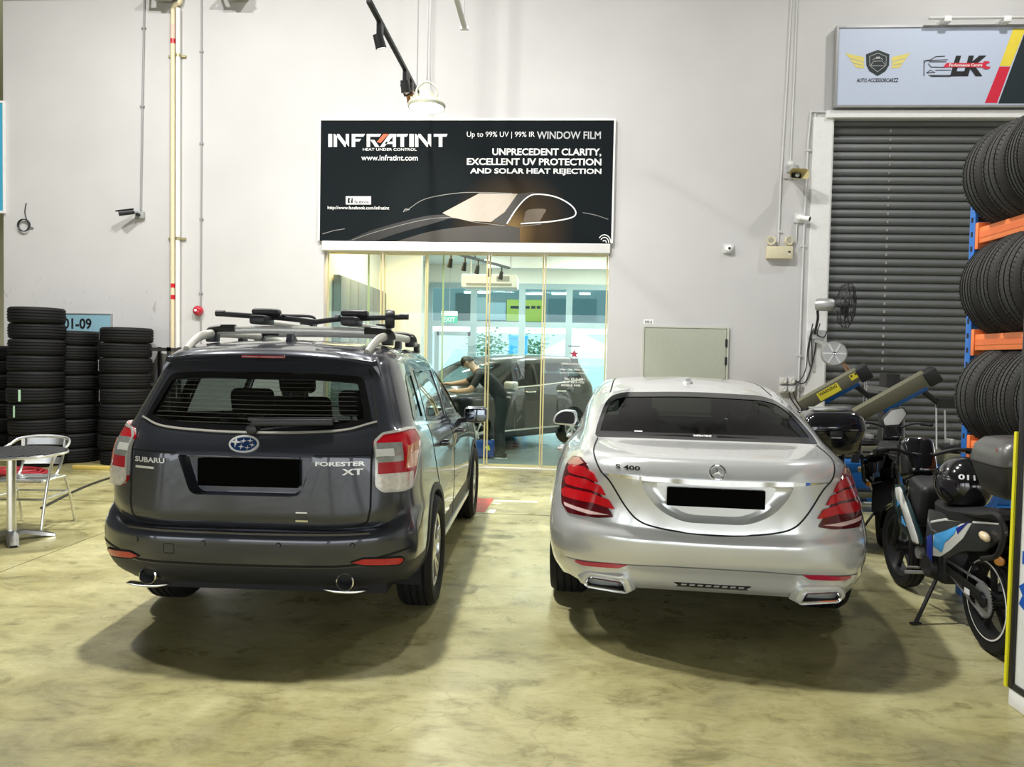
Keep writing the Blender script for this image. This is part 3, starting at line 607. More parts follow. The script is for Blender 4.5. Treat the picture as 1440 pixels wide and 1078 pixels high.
def emit_sheet(name, verts2, faces, shell, view, off, th, m_, parent, mirror, rim=True, angle=50):
    """sheet of 2D points laid on the shell; thickness th towards the inside"""
    P = [proj(shell, view, a, b, off) for a, b in verts2]; top = [p for p, n in P]; bot = [p - n * th for p, n in P]; n = len(top)
    F = [tuple(f) for f in faces]; cnt = {}
    for f in F:
        for i in range(len(f)): e = (f[i], f[(i + 1) % len(f)]); cnt[e] = cnt.get(e, 0) + 1
    rimf = [(a, b, b + n, a + n) for (a, b) in cnt if (b, a) not in cnt] if rim and th else []
    obs = []
    for sx in ((1, -1) if mirror else (1,)):
        b = MB(); vs = [(v.x * sx, v.y, v.z) for v in top + bot] if rimf else [(v.x * sx, v.y, v.z) for v in top]; b.add(vs, F + rimf)
        me = bpy.data.meshes.new(name); bm = bmesh.new(); vv = [bm.verts.new(v) for v in b.v]
        for f in b.f:
            try: bm.faces.new([vv[i] for i in f])
            except ValueError: pass
        # face the sheet outwards
        bm.faces.ensure_lookup_table(); bm.normal_update(); nn = P[F[0][0]][1]; nn = Vector((nn.x * sx, nn.y, nn.z)); s0 = sum(1 if f.normal.dot(nn) > 0 else -1 for f in bm.faces[:max(1, min(5, len(F)))])
        bmesh.ops.recalc_face_normals(bm, faces=bm.faces) if rimf else None
        bm.normal_update(); s0 = bm.faces[0].normal.dot(nn)
        if s0 < 0: bmesh.ops.reverse_faces(bm, faces=bm.faces)
        bm.to_mesh(me); bm.free()
        for p in me.polygons: p.use_smooth = True
        me.set_sharp_from_angle(angle=R(angle)); me.materials.append(m_); obs.append(link(name, me, parent))
    return obs
def patch(name, poly, shell, view, m_, parent, off=.003, th=.008, h=.03, mirror=False):
    bm = bmesh.new(); vs = [bm.verts.new((a, b, 0)) for a, b in poly]; f = bm.faces.new(vs); bmesh.ops.triangulate(bm, faces=[f])
    xs = [p[0] for p in poly]; ys = [p[1] for p in poly]
    for ax, lo, hi in ((0, min(xs), max(xs)), (1, min(ys), max(ys))):
        k = max(1, int((hi - lo) / h))
        for i in range(1, k):
            co = Vector((0, 0, 0)); no = Vector((0, 0, 0)); co[ax] = lo + (hi - lo) * i / k; no[ax] = 1
            bmesh.ops.bisect_plane(bm, geom=bm.verts[:] + bm.edges[:] + bm.faces[:], plane_co=co, plane_no=no, dist=1e-6)
    bmesh.ops.remove_doubles(bm, verts=bm.verts, dist=1e-5); bm.verts.index_update()
    V = [(v.co.x, v.co.y) for v in bm.verts]; F = []
    for f in bm.faces:
        idx = [v.index for v in f.verts]
        if f.normal.z < 0: idx.reverse()
        F.append(idx)
    bm.free(); return emit_sheet(name, V, F, shell, view, off, th, m_, parent, mirror)
def resample(pts, n, closed=True):
    P = [Vector(p[:2]) for p in pts]
    if closed: P.append(P[0])
    d = [0]
    for a, b in zip(P, P[1:]): d.append(d[-1] + (b - a).length)
    out = []; k = 0
    for i in range(n):
        t = d[-1] * i / (n if closed else n - 1)
        while k < len(d) - 2 and d[k + 1] < t: k += 1
        u = (t - d[k]) / max(1e-9, d[k + 1] - d[k]); out.append(tuple(P[k].lerp(P[k + 1], min(1, u))))
    return out
def inset(poly, w):
    """shrink a closed 2D outline by w (outline counter-clockwise or not)"""
    n = len(poly); ar = sum(poly[i - 1][0] * poly[i][1] - poly[i][0] * poly[i - 1][1] for i in range(n)); sg_ = 1 if ar > 0 else -1; out = []
    for i in range(n):
        a, b, c = Vector(poly[i - 1]), Vector(poly[i]), Vector(poly[(i + 1) % n]); t = (c - a)
        if t.length < 1e-9: out.append(tuple(b)); continue
        t.normalize(); out.append(tuple(b + Vector((-t.y, t.x)) * w * sg_))
    return out
def ring(name, poly, w, shell, view, m_, parent, off=.004, th=.008, n=90, mirror=False, rows=2):
    """band of width w inside (w > 0) or outside (w < 0) an outline"""
    O = resample(poly, n); V = []; 
    for r_ in range(rows + 1): V += inset(O, w * r_ / rows)
    F = [(r_ * n + i, r_ * n + (i + 1) % n, (r_ + 1) * n + (i + 1) % n, (r_ + 1) * n + i) for r_ in range(rows) for i in range(n)]
    return emit_sheet(name, V, F, shell, view, off, th, m_, parent, mirror)
def ribbon(name, pts, w, shell, view, m_, parent, off=.0015, th=.004, n=40, mirror=False, taper=False):
    P = resample(pts, n, False); V = []
    for sgn in (-1, 1):
        for i, p in enumerate(P):
            a, b = Vector(P[max(0, i - 1)]), Vector(P[min(n - 1, i + 1)]); t = (b - a).normalized(); ww = w * (math.sin(math.pi * min(1, max(0.05, i / (n - 1)))) ** .6 if taper else 1)
            V.append((p[0] - t.y * ww / 2 * sgn, p[1] + t.x * ww / 2 * sgn))
    F = [(i, i + 1, n + i + 1, n + i) for i in range(n - 1)]
    return emit_sheet(name, V, F, shell, view, off, th, m_, parent, mirror)
def smooth2(pts, n=6, closed=False): return [(p.x, p.y) for p in crom([(a, b, 0) for a, b in pts], n, closed)]
def sheet_text(name, body, shell, view, box, m_, parent, off=.004, bold=.02, shear=0.0):
    """lettering laid on the shell inside box (a0, b0, a1, b1)"""
    vs, fs, _ = text_mesh(body, bold, shear); a0, b0, a1, b1 = box
    b = MB(); b.add([proj(shell, view, a0 + (a1 - a0) * u, b0 + (b1 - b0) * v, off)[0] for u, v in vs], fs); return b.build(name, m_, parent, smooth=False, fix=False)

# ------------------------------------------------------------------ tyres and wheels
def tyre_profile(R_, w, ri, grooves=4, gd=.010):
    """closed profile (radius, offset along axle)"""
    h = w / 2; p = [(ri, -h * .72), (ri + .012, -h * .86), (ri + (R_ - ri) * .45, -h * 1.0), (ri + (R_ - ri) * .78, -h * .97), (R_ - .016, -h * .86), (R_ - .004, -h * .74)]
    tw = h * .74; n = grooves
    for k in range(n):
        c = -tw + 2 * tw * (k + .5 + (.0)) / n; g = .0055 if w > .15 else .003
        p += [(R_ - .001 + .002 * (1 - abs(c) / tw), c - g - .001), (R_ - gd, c - g), (R_ - gd, c + g), (R_ - .001 + .002 * (1 - abs(c) / tw), c + g + .001)]
    p += [(R_ - .004, h * .74), (R_ - .016, h * .86), (ri + (R_ - ri) * .78, h * .97), (ri + (R_ - ri) * .45, h * 1.0), (ri + .012, h * .86), (ri, h * .72), (ri - .004, 0)]
    return p
def tyre_mesh(name, R_, w, ri, n=64, grooves=4, axis=(0, 0, 1)):
    return MB().lathe(tyre_profile(R_, w, ri, grooves), n, (0, 0, 0), axis, closed=True).mesh(name, M_RUBBER, angle=40)
def add_sipes(me_name, R_, w, n=70, axis='x'):
    """tread blocks: shallow sideways cuts as thin dark bars sunk in the tread shoulders"""
    b = MB()
    for i in range(n):
        t = 2 * math.pi * i / n
        for s_ in (-1, 1):
            r0 = R_ - .006; c, s = math.cos(t), math.sin(t); c2, s2 = math.cos(t + .012), math.sin(t + .012)
            x0, x1 = s_ * w * .26, s_ * w * .43
            rr = R_ + .0008
            b.add([(x0, rr * c, rr * s), (x1, (rr - .011) * c, (rr - .011) * s), (x1, (rr - .011) * c2, (rr - .011) * s2), (x0, rr * c2, rr * s2)], [(0, 1, 2, 3)])
    return b.mesh(me_name, mat('tread_cut', (.006, .006, .006), .9), smooth=False, fix=False)
def wheel(parent, loc, R_, w, ri, side, style, grooves=4):
    """a wheel as sub-assembly of a car: tyre, rim (> spokes), brake disc"""
    g = bpy.data.objects.new('wheel', None); COL.objects.link(g); g.parent = parent; g.location = loc; g.empty_display_size = .1
    key = 'tyre_%s' % style
    if key not in bpy.data.meshes: tyre_mesh(key, R_, w, ri, 72, grooves, (1, 0, 0)); add_sipes('sipe_%s' % style, R_, w)
    link('tyre', bpy.data.meshes[key], g); link('tread_cuts', bpy.data.meshes['sipe_%s' % style], g)['kind'] = 'stuff'
    s = side; b = MB(); b.lathe([(ri, -w * .36), (ri, w * .33 * 1), (ri + .004, w * .38), (ri - .008, w * .40), (ri - .022, w * .37), (ri - .03, 0), (ri - .03, -w * .3)], 48, (0, 0, 0), (s, 0, 0))
    b.build('rim', M_ALU if style != 'bike' else M_BLACK, g)
    MB().lathe([(.0, -.01), (ri * .72, -.01), (ri * .72, .01), (.0, .012)], 32, (0, 0, 0), (s, 0, 0)).build('brake_disc', M_GALV, g)
    nsp = {'suv': 5, 'sedan': 5, 'hatch': 7}.get(style, 5)
    for k in range(nsp):
        a = 2 * math.pi * k / nsp + .3
        for da in ((-.13, .13) if style == 'suv' else (-.10, .10) if style == 'sedan' else (0,)):
            d0 = Vector((0, math.cos(a), math.sin(a))); d1 = Vector((0, math.cos(a + da * 1.4), math.sin(a + da * 1.4)))
            p0 = d0 * .045 + Vector((s * w * .30, 0, 0)); p1 = d1 * (ri - .012) + Vector((s * w * .36, 0, 0)); MB().bar(p0, p1, .030 if style != 'hatch' else .05, .022, (1, 0, 0)).build('spoke', M_ALU, g, bevel=.005)
    MB().lathe([(.075, 0), (.07, .02), (.03, .03), (.0, .03)], 24, (s * w * .27, 0, 0), (s, 0, 0)).build('hub', M_ALU, g)
    return g
def arch(shell, yc, zc, Rr, m_, parent, ins=.55, lip=.035, x_in=.50, z_low=None):
    """opens a wheel arch on both sides, with a lip and a dark liner"""
    shell.cut(lambda c, n: abs(c[0]) > ins and (c[1] - yc) ** 2 + (c[2] - zc) ** 2 < Rr ** 2)
    a0, a1 = R(-18), R(198); n = 40; pts = [(yc + math.cos(a0 + (a1 - a0) * i / n) * (Rr + .012), zc + math.sin(a0 + (a1 - a0) * i / n) * (Rr + .012)) for i in range(n + 1)]
    ribbon('arch_lip', pts, lip + .012, shell, SIDE, m_, parent, .006, .02, 48, True)
    for sx in (-1, 1):
        rows = []
        for x in (x_in, .70, .86):
            rows.append([(sx * x, yc + math.cos(a0 + (a1 - a0) * i / n) * (Rr + .004), zc + math.sin(a0 + (a1 - a0) * i / n) * (Rr + .004)) for i in range(n + 1)])
        b = MB(); b.grid(rows); b.add(rows[0], [tuple(range(n + 1))]); b.build('arch_liner', M_DARK, parent, fix=False)
# ------------------------------------------------------------------ dark grey SUV
SUV = thing('suv', 'dark metallic grey SUV with roof bars parked beside the silver sedan', 'car', (-1.64, 3.78, 0), R(1.2))
def paint(name, col, metal, rough):
    M = mat(name, col, rough, metal, coat=1.0, var=.05, vscale=300, coat_rough=.02); return M
M_GRAPH = paint('graphite_paint', (.037, .041, .053), .45, .30)
M_TRIMK = mat('matt_black_trim', (.022, .023, .025), .5, bump=.05, bscale=400)
M_GAP = mat('panel_gap', (.004, .004, .004), .8); M_TINT = glassmat('tinted_glass', (.72, .78, .76), 1.0, .0, 1.5); M_PRIV = glassmat('privacy_glass', (.36, .41, .39), 1.0, .0, 1.5); M_VDARK = glassmat('limo_glass', (.06, .068, .06), .45, .0, 1.5)
M_FRIT = mat('black_frit', (.006, .006, .007), .12, spec=.5); M_SEAT = mat('dark_seat_fabric', (.035, .035, .036), .85); M_INTER = mat('dark_interior', (.02, .02, .021), .8)
M_LENSR = mat('red_lens', (.44, .005, .012), .14, coat=.6, var=.15, vscale=40); M_LENSW = mat('clear_lens', (.68, .64, .57), .15, .2, coat=1.0, var=.4, vscale=45); M_LENSD = mat('deep_red_lens', (.085, .001, .004), .16, coat=.5)
M_BADGE = mat('badge_silver', (.74, .74, .73), .25, .3)
M_LENSA = mat('amber_lens', (.62, .25, .10), .15, coat=1.0, var=.2, vscale=50)
M_PLATE = mat('black_number_plate', (.002, .002, .002), .95, spec=.05)
#            c0 rear centre      c1               c2 gate edge       c3 corner          c4               c5 rear wheel     c6 B              c7 A base          c8 front wheel     c9 front corner    c10               c11 front centre
net = [
 [(0, .16, .34), (.40, .17, .34), (.66, .22, .34), (.76, .34, .33), (.80, .50, .30), (.80, .95, .24), (.80, 2.0, .22), (.80, 3.0, .22), (.80, 3.7, .24), (.74, 4.30, .24), (.40, 4.42, .22), (0, 4.45, .22)],
 [(0, .07, .40), (.40, .08, .40), (.68, .15, .40), (.83, .30, .39), (.86, .50, .37), (.865, .95, .34), (.865, 2.0, .28), (.865, 3.0, .28), (.865, 3.7, .32), (.80, 4.36, .30), (.42, 4.52, .30), (0, 4.55, .30)],
 [(0, .03, .455), (.40, .04, .455), (.69, .12, .46), (.87, .29, .46), (.893, .50, .46), (.893, .95, .46), (.875, 2.0, .38), (.875, 3.0, .38), (.89, 3.7, .44), (.83, 4.38, .42), (.44, 4.56, .40), (0, 4.59, .40)],
 [(0, .01, .53), (.40, .018, .53), (.70, .10, .535), (.885, .28, .54), (.897, .50, .54), (.897, .95, .54), (.88, 2.0, .48), (.88, 3.0, .48), (.895, 3.7, .52), (.84, 4.38, .52), (.45, 4.57, .52), (0, 4.60, .52)],
 [(0, .00, .615), (.40, .008, .615), (.70, .09, .62), (.883, .275, .63), (.893, .50, .63), (.893, .95, .63), (.885, 2.0, .58), (.885, 3.0, .58), (.89, 3.7, .60), (.84, 4.37, .60), (.45, 4.56, .60), (0, 4.59, .60)],
 [(0, .03, .660), (.40, .037, .660), (.69, .11, .665), (.868, .285, .70), (.885, .50, .70), (.888, .95, .70), (.888, 2.0, .67), (.888, 3.0, .67), (.885, 3.7, .68), (.83, 4.35, .68), (.45, 4.55, .68), (0, 4.58, .68)],
 [(0, .075, .672), (.40, .08, .672), (.66, .145, .675), (.845, .285, .76), (.872, .50, .76), (.880, .95, .76), (.886, 2.0, .75), (.886, 3.0, .75), (.88, 3.7, .76), (.82, 4.33, .75), (.44, 4.54, .75), (0, 4.57, .75)],
 [(0, .055, .74), (.40, .06, .74), (.65, .115, .75), (.835, .27, .84), (.865, .50, .84), (.876, .95, .84), (.884, 2.0, .84), (.884, 3.0, .84), (.874, 3.7, .84), (.80, 4.28, .84), (.43, 4.50, .83), (0, 4.53, .83)],
 [(0, .05, .86), (.40, .057, .86), (.65, .12, .87), (.832, .265, .94), (.862, .50, .94), (.872, .95, .94), (.880, 2.0, .93), (.878, 3.0, .93), (.862, 3.7, .92), (.77, 4.18, .91), (.42, 4.38, .91), (0, 4.42, .91)],
 [(0, .045, 1.04), (.40, .054, 1.04), (.65, .13, 1.05), (.822, .285, 1.06), (.852, .50, 1.05), (.862, .95, 1.04), (.868, 2.0, 1.01), (.862, 3.0, .99), (.835, 3.55, .985), (.72, 4.0, .97), (.40, 4.20, .97), (0, 4.25, .98)],
 [(0, .085, 1.145), (.40, .10, 1.15), (.65, .19, 1.165), (.79, .32, 1.165), (.826, .52, 1.15), (.84, .95, 1.12), (.845, 2.0, 1.06), (.835, 3.0, 1.02), (.80, 3.25, 1.03), (.66, 3.40, 1.05), (.38, 3.52, 1.07), (0, 3.58, 1.08)],
 [(0, .12, 1.19), (.40, .14, 1.20), (.64, .225, 1.225), (.757, .33, 1.21), (.80, .52, 1.20), (.815, .95, 1.17), (.822, 2.0, 1.10), (.812, 2.95, 1.06), (.77, 3.12, 1.09), (.64, 3.28, 1.12), (.37, 3.38, 1.13), (0, 3.44, 1.14)],
 [(0, .22, 1.34), (.40, .24, 1.345), (.605, .30, 1.36), (.70, .385, 1.355), (.745, .55, 1.35), (.765, .95, 1.33), (.772, 2.0, 1.28), (.755, 2.72, 1.24), (.71, 2.86, 1.26), (.60, 3.02, 1.28), (.35, 3.10, 1.29), (0, 3.15, 1.30)],
 [(0, .31, 1.475), (.40, .33, 1.48), (.575, .37, 1.485), (.65, .44, 1.485), (.695, .58, 1.485), (.715, .95, 1.475), (.715, 2.0, 1.44), (.69, 2.46, 1.41), (.65, 2.58, 1.42), (.55, 2.74, 1.44), (.33, 2.83, 1.45), (0, 2.87, 1.46)],
 [(0, .385, 1.560), (.38, .395, 1.560), (.55, .42, 1.565), (.615, .48, 1.575), (.65, .60, 1.59), (.67, .95, 1.595), (.66, 2.0, 1.56), (.63, 2.20, 1.545), (.59, 2.30, 1.55), (.50, 2.46, 1.57), (.31, 2.55, 1.58), (0, 2.59, 1.585)],
 [(0, .43, 1.625), (.38, .44, 1.617), (.53, .47, 1.607), (.58, .54, 1.615), (.60, .66, 1.632), (.60, .95, 1.645), (.58, 1.9, 1.63), (.55, 2.02, 1.62), (.52, 2.10, 1.62), (.44, 2.22, 1.625), (.28, 2.32, 1.63), (0, 2.35, 1.635)],
 [(0, .62, 1.665), (.34, .64, 1.655), (.44, .68, 1.652), (.46, .76, 1.658), (.46, .85, 1.665), (.46, 1.05, 1.675), (.44, 1.75, 1.675), (.42, 1.84, 1.67), (.40, 1.90, 1.665), (.34, 2.0, 1.66), (.20, 2.08, 1.66), (0, 2.12, 1.66)],
 [(0, .90, 1.688), (0, .94, 1.689), (0, .98, 1.69), (0, 1.02, 1.69), (0, 1.06, 1.69), (0, 1.20, 1.692), (0, 1.60, 1.694), (0, 1.66, 1.69), (0, 1.70, 1.69), (0, 1.75, 1.688), (0, 1.80, 1.684), (0, 1.84, 1.682)],
]
SUVNET = net
sh_ = Shell(net, [3, 4, 4, 4, 3, 3, 4, 5, 6, 5, 4, 6, 6, 5, 4, 4, 4], [10, 8, 8, 8, 12, 16, 14, 10, 8, 6, 6])
G1 = smooth2([(-.635, 1.232), (-.50, 1.195), (-.25, 1.178), (0, 1.174), (.25, 1.178), (.50, 1.195), (.635, 1.232)], 5)
GL = rpoly([(-.635, 1.232)] + G1[1:-1] + [(.635, 1.232), (.60, 1.34), (.552, 1.478), (.30, 1.492), (-.30, 1.492), (-.552, 1.478), (-.60, 1.34)], [.02] + [0] * (len(G1) - 2) + [.02, .1, .04, 0, 0, .04, .1], 4)
W_R = rpoly([(.60, 1.215), (.92, 1.195), (.96, 1.50), (.84, 1.505), (.74, 1.46)], .03); W_2 = rpoly([(1.02, 1.185), (1.93, 1.12), (1.93, 1.515), (1.10, 1.525)], .03); W_1 = rpoly([(2.01, 1.115), (2.98, 1.07), (2.90, 1.16), (2.48, 1.42), (2.30, 1.49), (2.01, 1.512)], .03)
WS = rpoly([(-.72, 1.06), (.72, 1.06), (.60, 1.50), (-.60, 1.50)], .05)
gi = inset(resample(GL, 120), .022); sh_.cut(lambda c, n: c[1] < .6 and n[1] < -.2 and inpoly(c[0], c[2], gi))
for w_ in (W_R, W_2, W_1):
    wi = inset(resample(w_, 80), .016); sh_.cut(lambda c, n: abs(c[0]) > .5 and abs(n[0]) > .4 and inpoly(c[1], c[2], wi))
wi2 = inset(resample(WS, 80), .02); sh_.cut(lambda c, n: c[1] > 2.2 and n[1] > .3 and inpoly(c[0], c[2], wi2))
# recess for the number plate
RC = rpoly([(-.365, 1.055), (-.295, .845), (.295, .845), (.365, 1.055)], [.01, .04, .04, .01]); rci = inset(resample(RC, 80), -.016)
sh_.cut(lambda c, n: c[1] < .3 and n[1] < -.2 and inpoly(c[0], c[2], rci))
arch(sh_, .97, .355, .395, M_TRIMK, SUV, z_low=.3); arch(sh_, 3.62, .355, .395, M_TRIMK, SUV)
body_low = lambda c, n: c[2] < .478 or (c[2] < .44)
sh_.build('body', M_GRAPH, SUV, lambda c, n: not body_low(c, n)); sh_.build('lower_cladding', M_TRIMK, SUV, body_low)
patch('rear_glass', GL, sh_, REAR, M_PRIV, SUV, -.004, 0, .05); ring('rear_glass_border', GL, .035, sh_, REAR, M_FRIT, SUV, .002, .01, 140)
for w_ in (W_R, W_2, W_1): patch('side_window', w_, sh_, SIDE, M_PRIV if w_ is not W_1 else M_TINT, SUV, -.004, 0, .06, True); ring('window_trim', w_, .022, sh_, SIDE, M_FRIT, SUV, .003, .01, 90, True)
patch('windscreen', WS, sh_, FRONT, M_TINT, SUV, -.004, 0, .08); ring('windscreen_border', WS, .04, sh_, FRONT, M_FRIT, SUV, .002, .01, 90)
ribbon('belt_trim', [(.60, 1.198), (1.9, 1.103), (2.99, 1.052)], .018, sh_, SIDE, M_CHROME, SUV, .004, .006, 50, True)
# recess box
rb = MB(); P0 = [proj(sh_, REAR, a, b, .003)[0] for a, b in resample(RC, 60)]; P1 = [Vector((p.x * .93, .12 + .0 * p.z, (p.z - .95) * .94 + .95)) for p in P0]; rb.grid([P0 + [P0[0]], [p + Vector((0, .03, 0)) for p in P0] + [P0[0] + Vector((0, .03, 0))], P1 + [P1[0]]]); n_ = len(rb.v); rb.add(P1, [tuple(range(60))])
rb.build('plate_recess', M_GRAPH, SUV, fix=False)
ring('recess_edge', RC, -.050, sh_, REAR, M_GRAPH, SUV, .003, .01, 110, rows=3)
MB().box(-.275, .275, .085, .10, .885, 1.035).build('number_plate', M_PLATE, SUV, bevel=.01)
ribbon('gate_crease', [(-.655, 1.066), (0, 1.062), (.655, 1.066)], .008, sh_, REAR, M_GAP, SUV, .002, .004, 50)
MB().bar((-.30, .03, 1.055), (.30, .03, 1.055), .03, .012).build('handle_garnish', M_GRAPH, SUV, bevel=.004)
# tailgate gap
tg = smooth2([(-.66, 1.20), (-.655, 1.05), (-.655, .86), (-.65, .76), (-.60, .69), (-.30, .678), (0, .676), (.30, .678), (.60, .69), (.65, .76), (.655, .86), (.655, 1.05), (.66, 1.20)], 6)
ribbon('tailgate_gap', tg, .010, sh_, REAR, M_GAP, SUV, .002, .004, 120)
ribbon('pillar_gap', [(.665, 1.21), (.60, 1.45), (.575, 1.52)], .010, sh_, REAR, M_GAP, SUV, .002, .004, 30, True)
ribbon('bumper_edge', [(-.66, .655), (0, .650), (.66, .655)], .007, sh_, REAR, M_CHROME, SUV, .001, .003, 50)
ribbon('bumper_crease', smooth2([(-.86, .555), (-.60, .50), (-.56, .487), (0, .482), (.56, .487), (.60, .50), (.86, .555)], 5), .012, sh_, REAR, M_GAP, SUV, .002, .004, 80)
# tail lamps
TLo = lambda pts, r=.02: rpoly([(x * _c + y * _s, z) for x, y, z in pts], r)
tl_all = [(.655, .16, 1.13), (.70, .20, 1.175), (.80, .33, 1.19), (.845, .44, 1.185), (.862, .50, 1.12), (.852, .38, 1.0), (.838, .29, .88), (.80, .24, .865), (.70, .16, .865), (.665, .14, .90)]
patch('tail_lamp', TLo(tl_all, .015), sh_, DIAG, M_LENSR, SUV, .016, .03, .025, True)
lamps = [o for o in SUV.children if o.name.startswith('tail_lamp')]
def lamp_detail(name, pts, m_, off, r=.008):
    obs = patch(name, TLo(pts, r), sh_, DIAG, m_, SUV, off, .012, .02, True)
    for o, l in zip(obs, lamps): o.parent = l
lamp_detail('clear_section', [(.668, .15, .965), (.838, .29, .965), (.836, .285, .885), (.80, .25, .875), (.70, .17, .875), (.672, .15, .905)], M_LENSW, .019)
lamp_detail('clear_section', [(.664, .155, 1.12), (.775, .27, 1.12), (.775, .265, 1.025), (.664, .15, 1.025)], mat('grey_lens', (.34, .36, .33), .15, .4, coat=1.0, var=.3, vscale=40), .019)
lamp_detail('dark_section', [(.664, .155, 1.09), (.74, .22, 1.09), (.74, .22, 1.055), (.664, .15, 1.055)], mat('white_lens_bar', (.70, .70, .66), .15, coat=1.0), .021, .004)
lamp_detail('amber_section', [(.805, .29, 1.10), (.852, .43, 1.11), (.846, .35, .985), (.80, .25, .985)], M_LENSA, .019)
for s_ in (0,):
    ob = ring('lamp_rim', TLo(tl_all, .015), .013, sh_, DIAG, mat('lamp_rim_clear', (.58, .57, .53), .2, .3, coat=1.0), SUV, .019, .02, 80, True)
    for o, l in zip(ob, lamps): o.parent = l
# reflectors, exhausts, sensors
patch('reflector', rpoly([(.575, .507), (.63, .522), (.81, .508), (.822, .492), (.80, .470), (.63, .490)], .006), sh_, REAR, M_LENSR, SUV, .006, .012, .03, True)
ring('reflector_rim', rpoly([(.562, .507), (.63, .530), (.815, .516), (.832, .492), (.805, .462), (.63, .482)], .006), .008, sh_, REAR, M_GAP, SUV, .005, .01, 60, True)
for sx in (-1, 1):
    e = bpy.data.objects.new('exhaust', None); COL.objects.link(e); e.parent = SUV; e.location = (sx * .535, .10, .395)
    MB().lathe([(.046, .25), (.048, -.03), (.042, -.034), (.038, -.02), (.036, .22)], 28, (0, 0, 0), (0, 1, 0)).build('tip', M_CHROME, e); MB().lathe([(.0, .05), (.037, .05)], 20, (0, 0, 0), (0, 1, 0)).build('bore', M_DARK, e)
    MB().prism([(-.118, -.040), (-.06, -.046), (0, -.049), (.06, -.046), (.118, -.040), (.09, -.052), (.05, -.060), (0, -.062), (-.05, -.060), (-.09, -.052)], (0, -.035, 0), (1, 0, 0), (0, 0, 1), (0, .05, 0)).build('finisher', M_ALU, e, bevel=.003)
for a in (-.58, -.2, .2, .58):
    p, n = proj(sh_, REAR, a, .60, .001); MB().lathe([(.0, .004), (.010, .004), (.012, .0)], 16, p, n).build('parking_sensor', M_GRAPH, SUV); MB().lathe([(.014, .0), (.0125, .0022)], 16, p, n).build('sensor_ring', M_GAP, SUV)
ring('tow_cover', rpoly([(-.42, .535), (-.36, .535), (-.36, .59), (-.42, .59)], .008), .004, sh_, REAR, M_GAP, SUV, .001, .003, 40)
# underside, interior
MB().box(-.70, .70, .35, 4.2, .25, .36).build('underbody', M_DARK, SUV, smooth=False); MB().bar((-.62, .97, .355), (.62, .97, .355), .09, .09).build('axle', M_DARK, SUV)
MB().box(-.78, .78, .25, 3.3, .46, .53).build('cabin_floor', M_INTER, SUV, smooth=False)
MB().obox((0, 3.1, .93), (.72, 0, 0), (0, .25, .05), (0, -.02, .12)).build('dashboard', M_INTER, SUV, bevel=.03)
def seat(parent, x, y, w, m_=None, zs=.70, tall=.62, head=True):
    m_ = m_ or M_SEAT; g = bpy.data.objects.new('seat', None); COL.objects.link(g); g.parent = parent; g.location = (x, y, zs)
    MB().obox((0, 0, .10), (w / 2, 0, 0), (0, .26, .03), (0, 0, .08)).build('cushion', m_, g, bevel=.04); MB().obox((0, -.27, .12 + tall / 2), (w / 2, 0, 0), (0, -.10, tall / 2), (0, .055, .02)).build('backrest', m_, g, bevel=.05, seg=3)
    if head: MB().obox((0, -.385, .12 + tall + .12), (.14, 0, 0), (0, -.02, .085), (0, .05, .01)).build('headrest', m_, g, bevel=.04, seg=3); MB().tube([(-.06, -.37, .1 + tall), (-.06, -.385, .2 + tall)], .008, 6).build('headrest_post', M_GALV, g); MB().tube([(.06, -.37, .1 + tall), (.06, -.385, .2 + tall)], .008, 6).build('headrest_post', M_GALV, g)
    return g
for x in (-.36, .36): seat(SUV, x, 2.35, .52, zs=.52); seat(SUV, x, 1.45, .50, tall=.52, zs=.52)
seat(SUV, 0, 1.45, .24, tall=.46, zs=.52, head=False)
MB().tube(crom([(-.58, 2.72, .98), (-.40, 2.66, 1.14), (-.22, 2.72, .98), (-.40, 2.78, .84)], 8, True), .016, 8, closed=True).build('steering_wheel', M_INTER, SUV).location = (.80, 0, 0)
# spoiler under the roof edge
sp = MB(); top = []; und = []
xs_ = np.linspace(-.615, .615, 25)
for x in xs_:
    k = (x / .615) ** 2; yb = .30 + .11 * k ** 1.5; zb_ = 1.597 - .030 * k - .012 * k * k
    top.append([(x, yb + .22, zb_ + .055 - .02 * k), (x, yb + .10, zb_ + .032 - .012 * k), (x, yb, zb_ + .004), (x, yb - .006, zb_ - .008), (x, yb + .01, zb_ - .020), (x, yb + .06, zb_ - .030), (x, yb + .12, zb_ - .075)])
sp.grid(top); sp.build('roof_spoiler', M_GRAPH, SUV, angle=50, fix=False)
for sx in (-1, 1):
    w_ = MB(); w_.add([(sx * .615, .41, 1.57), (sx * .60, .52, 1.60), (sx * .655, .50, 1.46), (sx * .645, .40, 1.452), (sx * .58, .41, 1.57), (sx * .56, .52, 1.60), (sx * .60, .52, 1.47), (sx * .60, .42, 1.46)], [(0, 1, 2, 3), (7, 6, 5, 4), (0, 3, 7, 4), (3, 2, 6, 7), (1, 0, 4, 5)]); w_.build('spoiler_end', M_GRAPH, SUV, bevel=.008)
MB().bar((-.125, .297, 1.580), (.125, .297, 1.580), .014, .016).build('high_brake_lamp', mat('dim_red_lens', (.22, .004, .01), .2, coat=1.0), SUV, bevel=.004)
ribbon('glass_edge_highlight', [(-.655, 1.236)] + G1[1:-1] + [(.655, 1.236)], .009, sh_, REAR, mat('edge_highlight_grey', (.34, .33, .29), .3), SUV, .006, .01, 60)  # lighter ribbon paints the edge highlight along the glass bottom
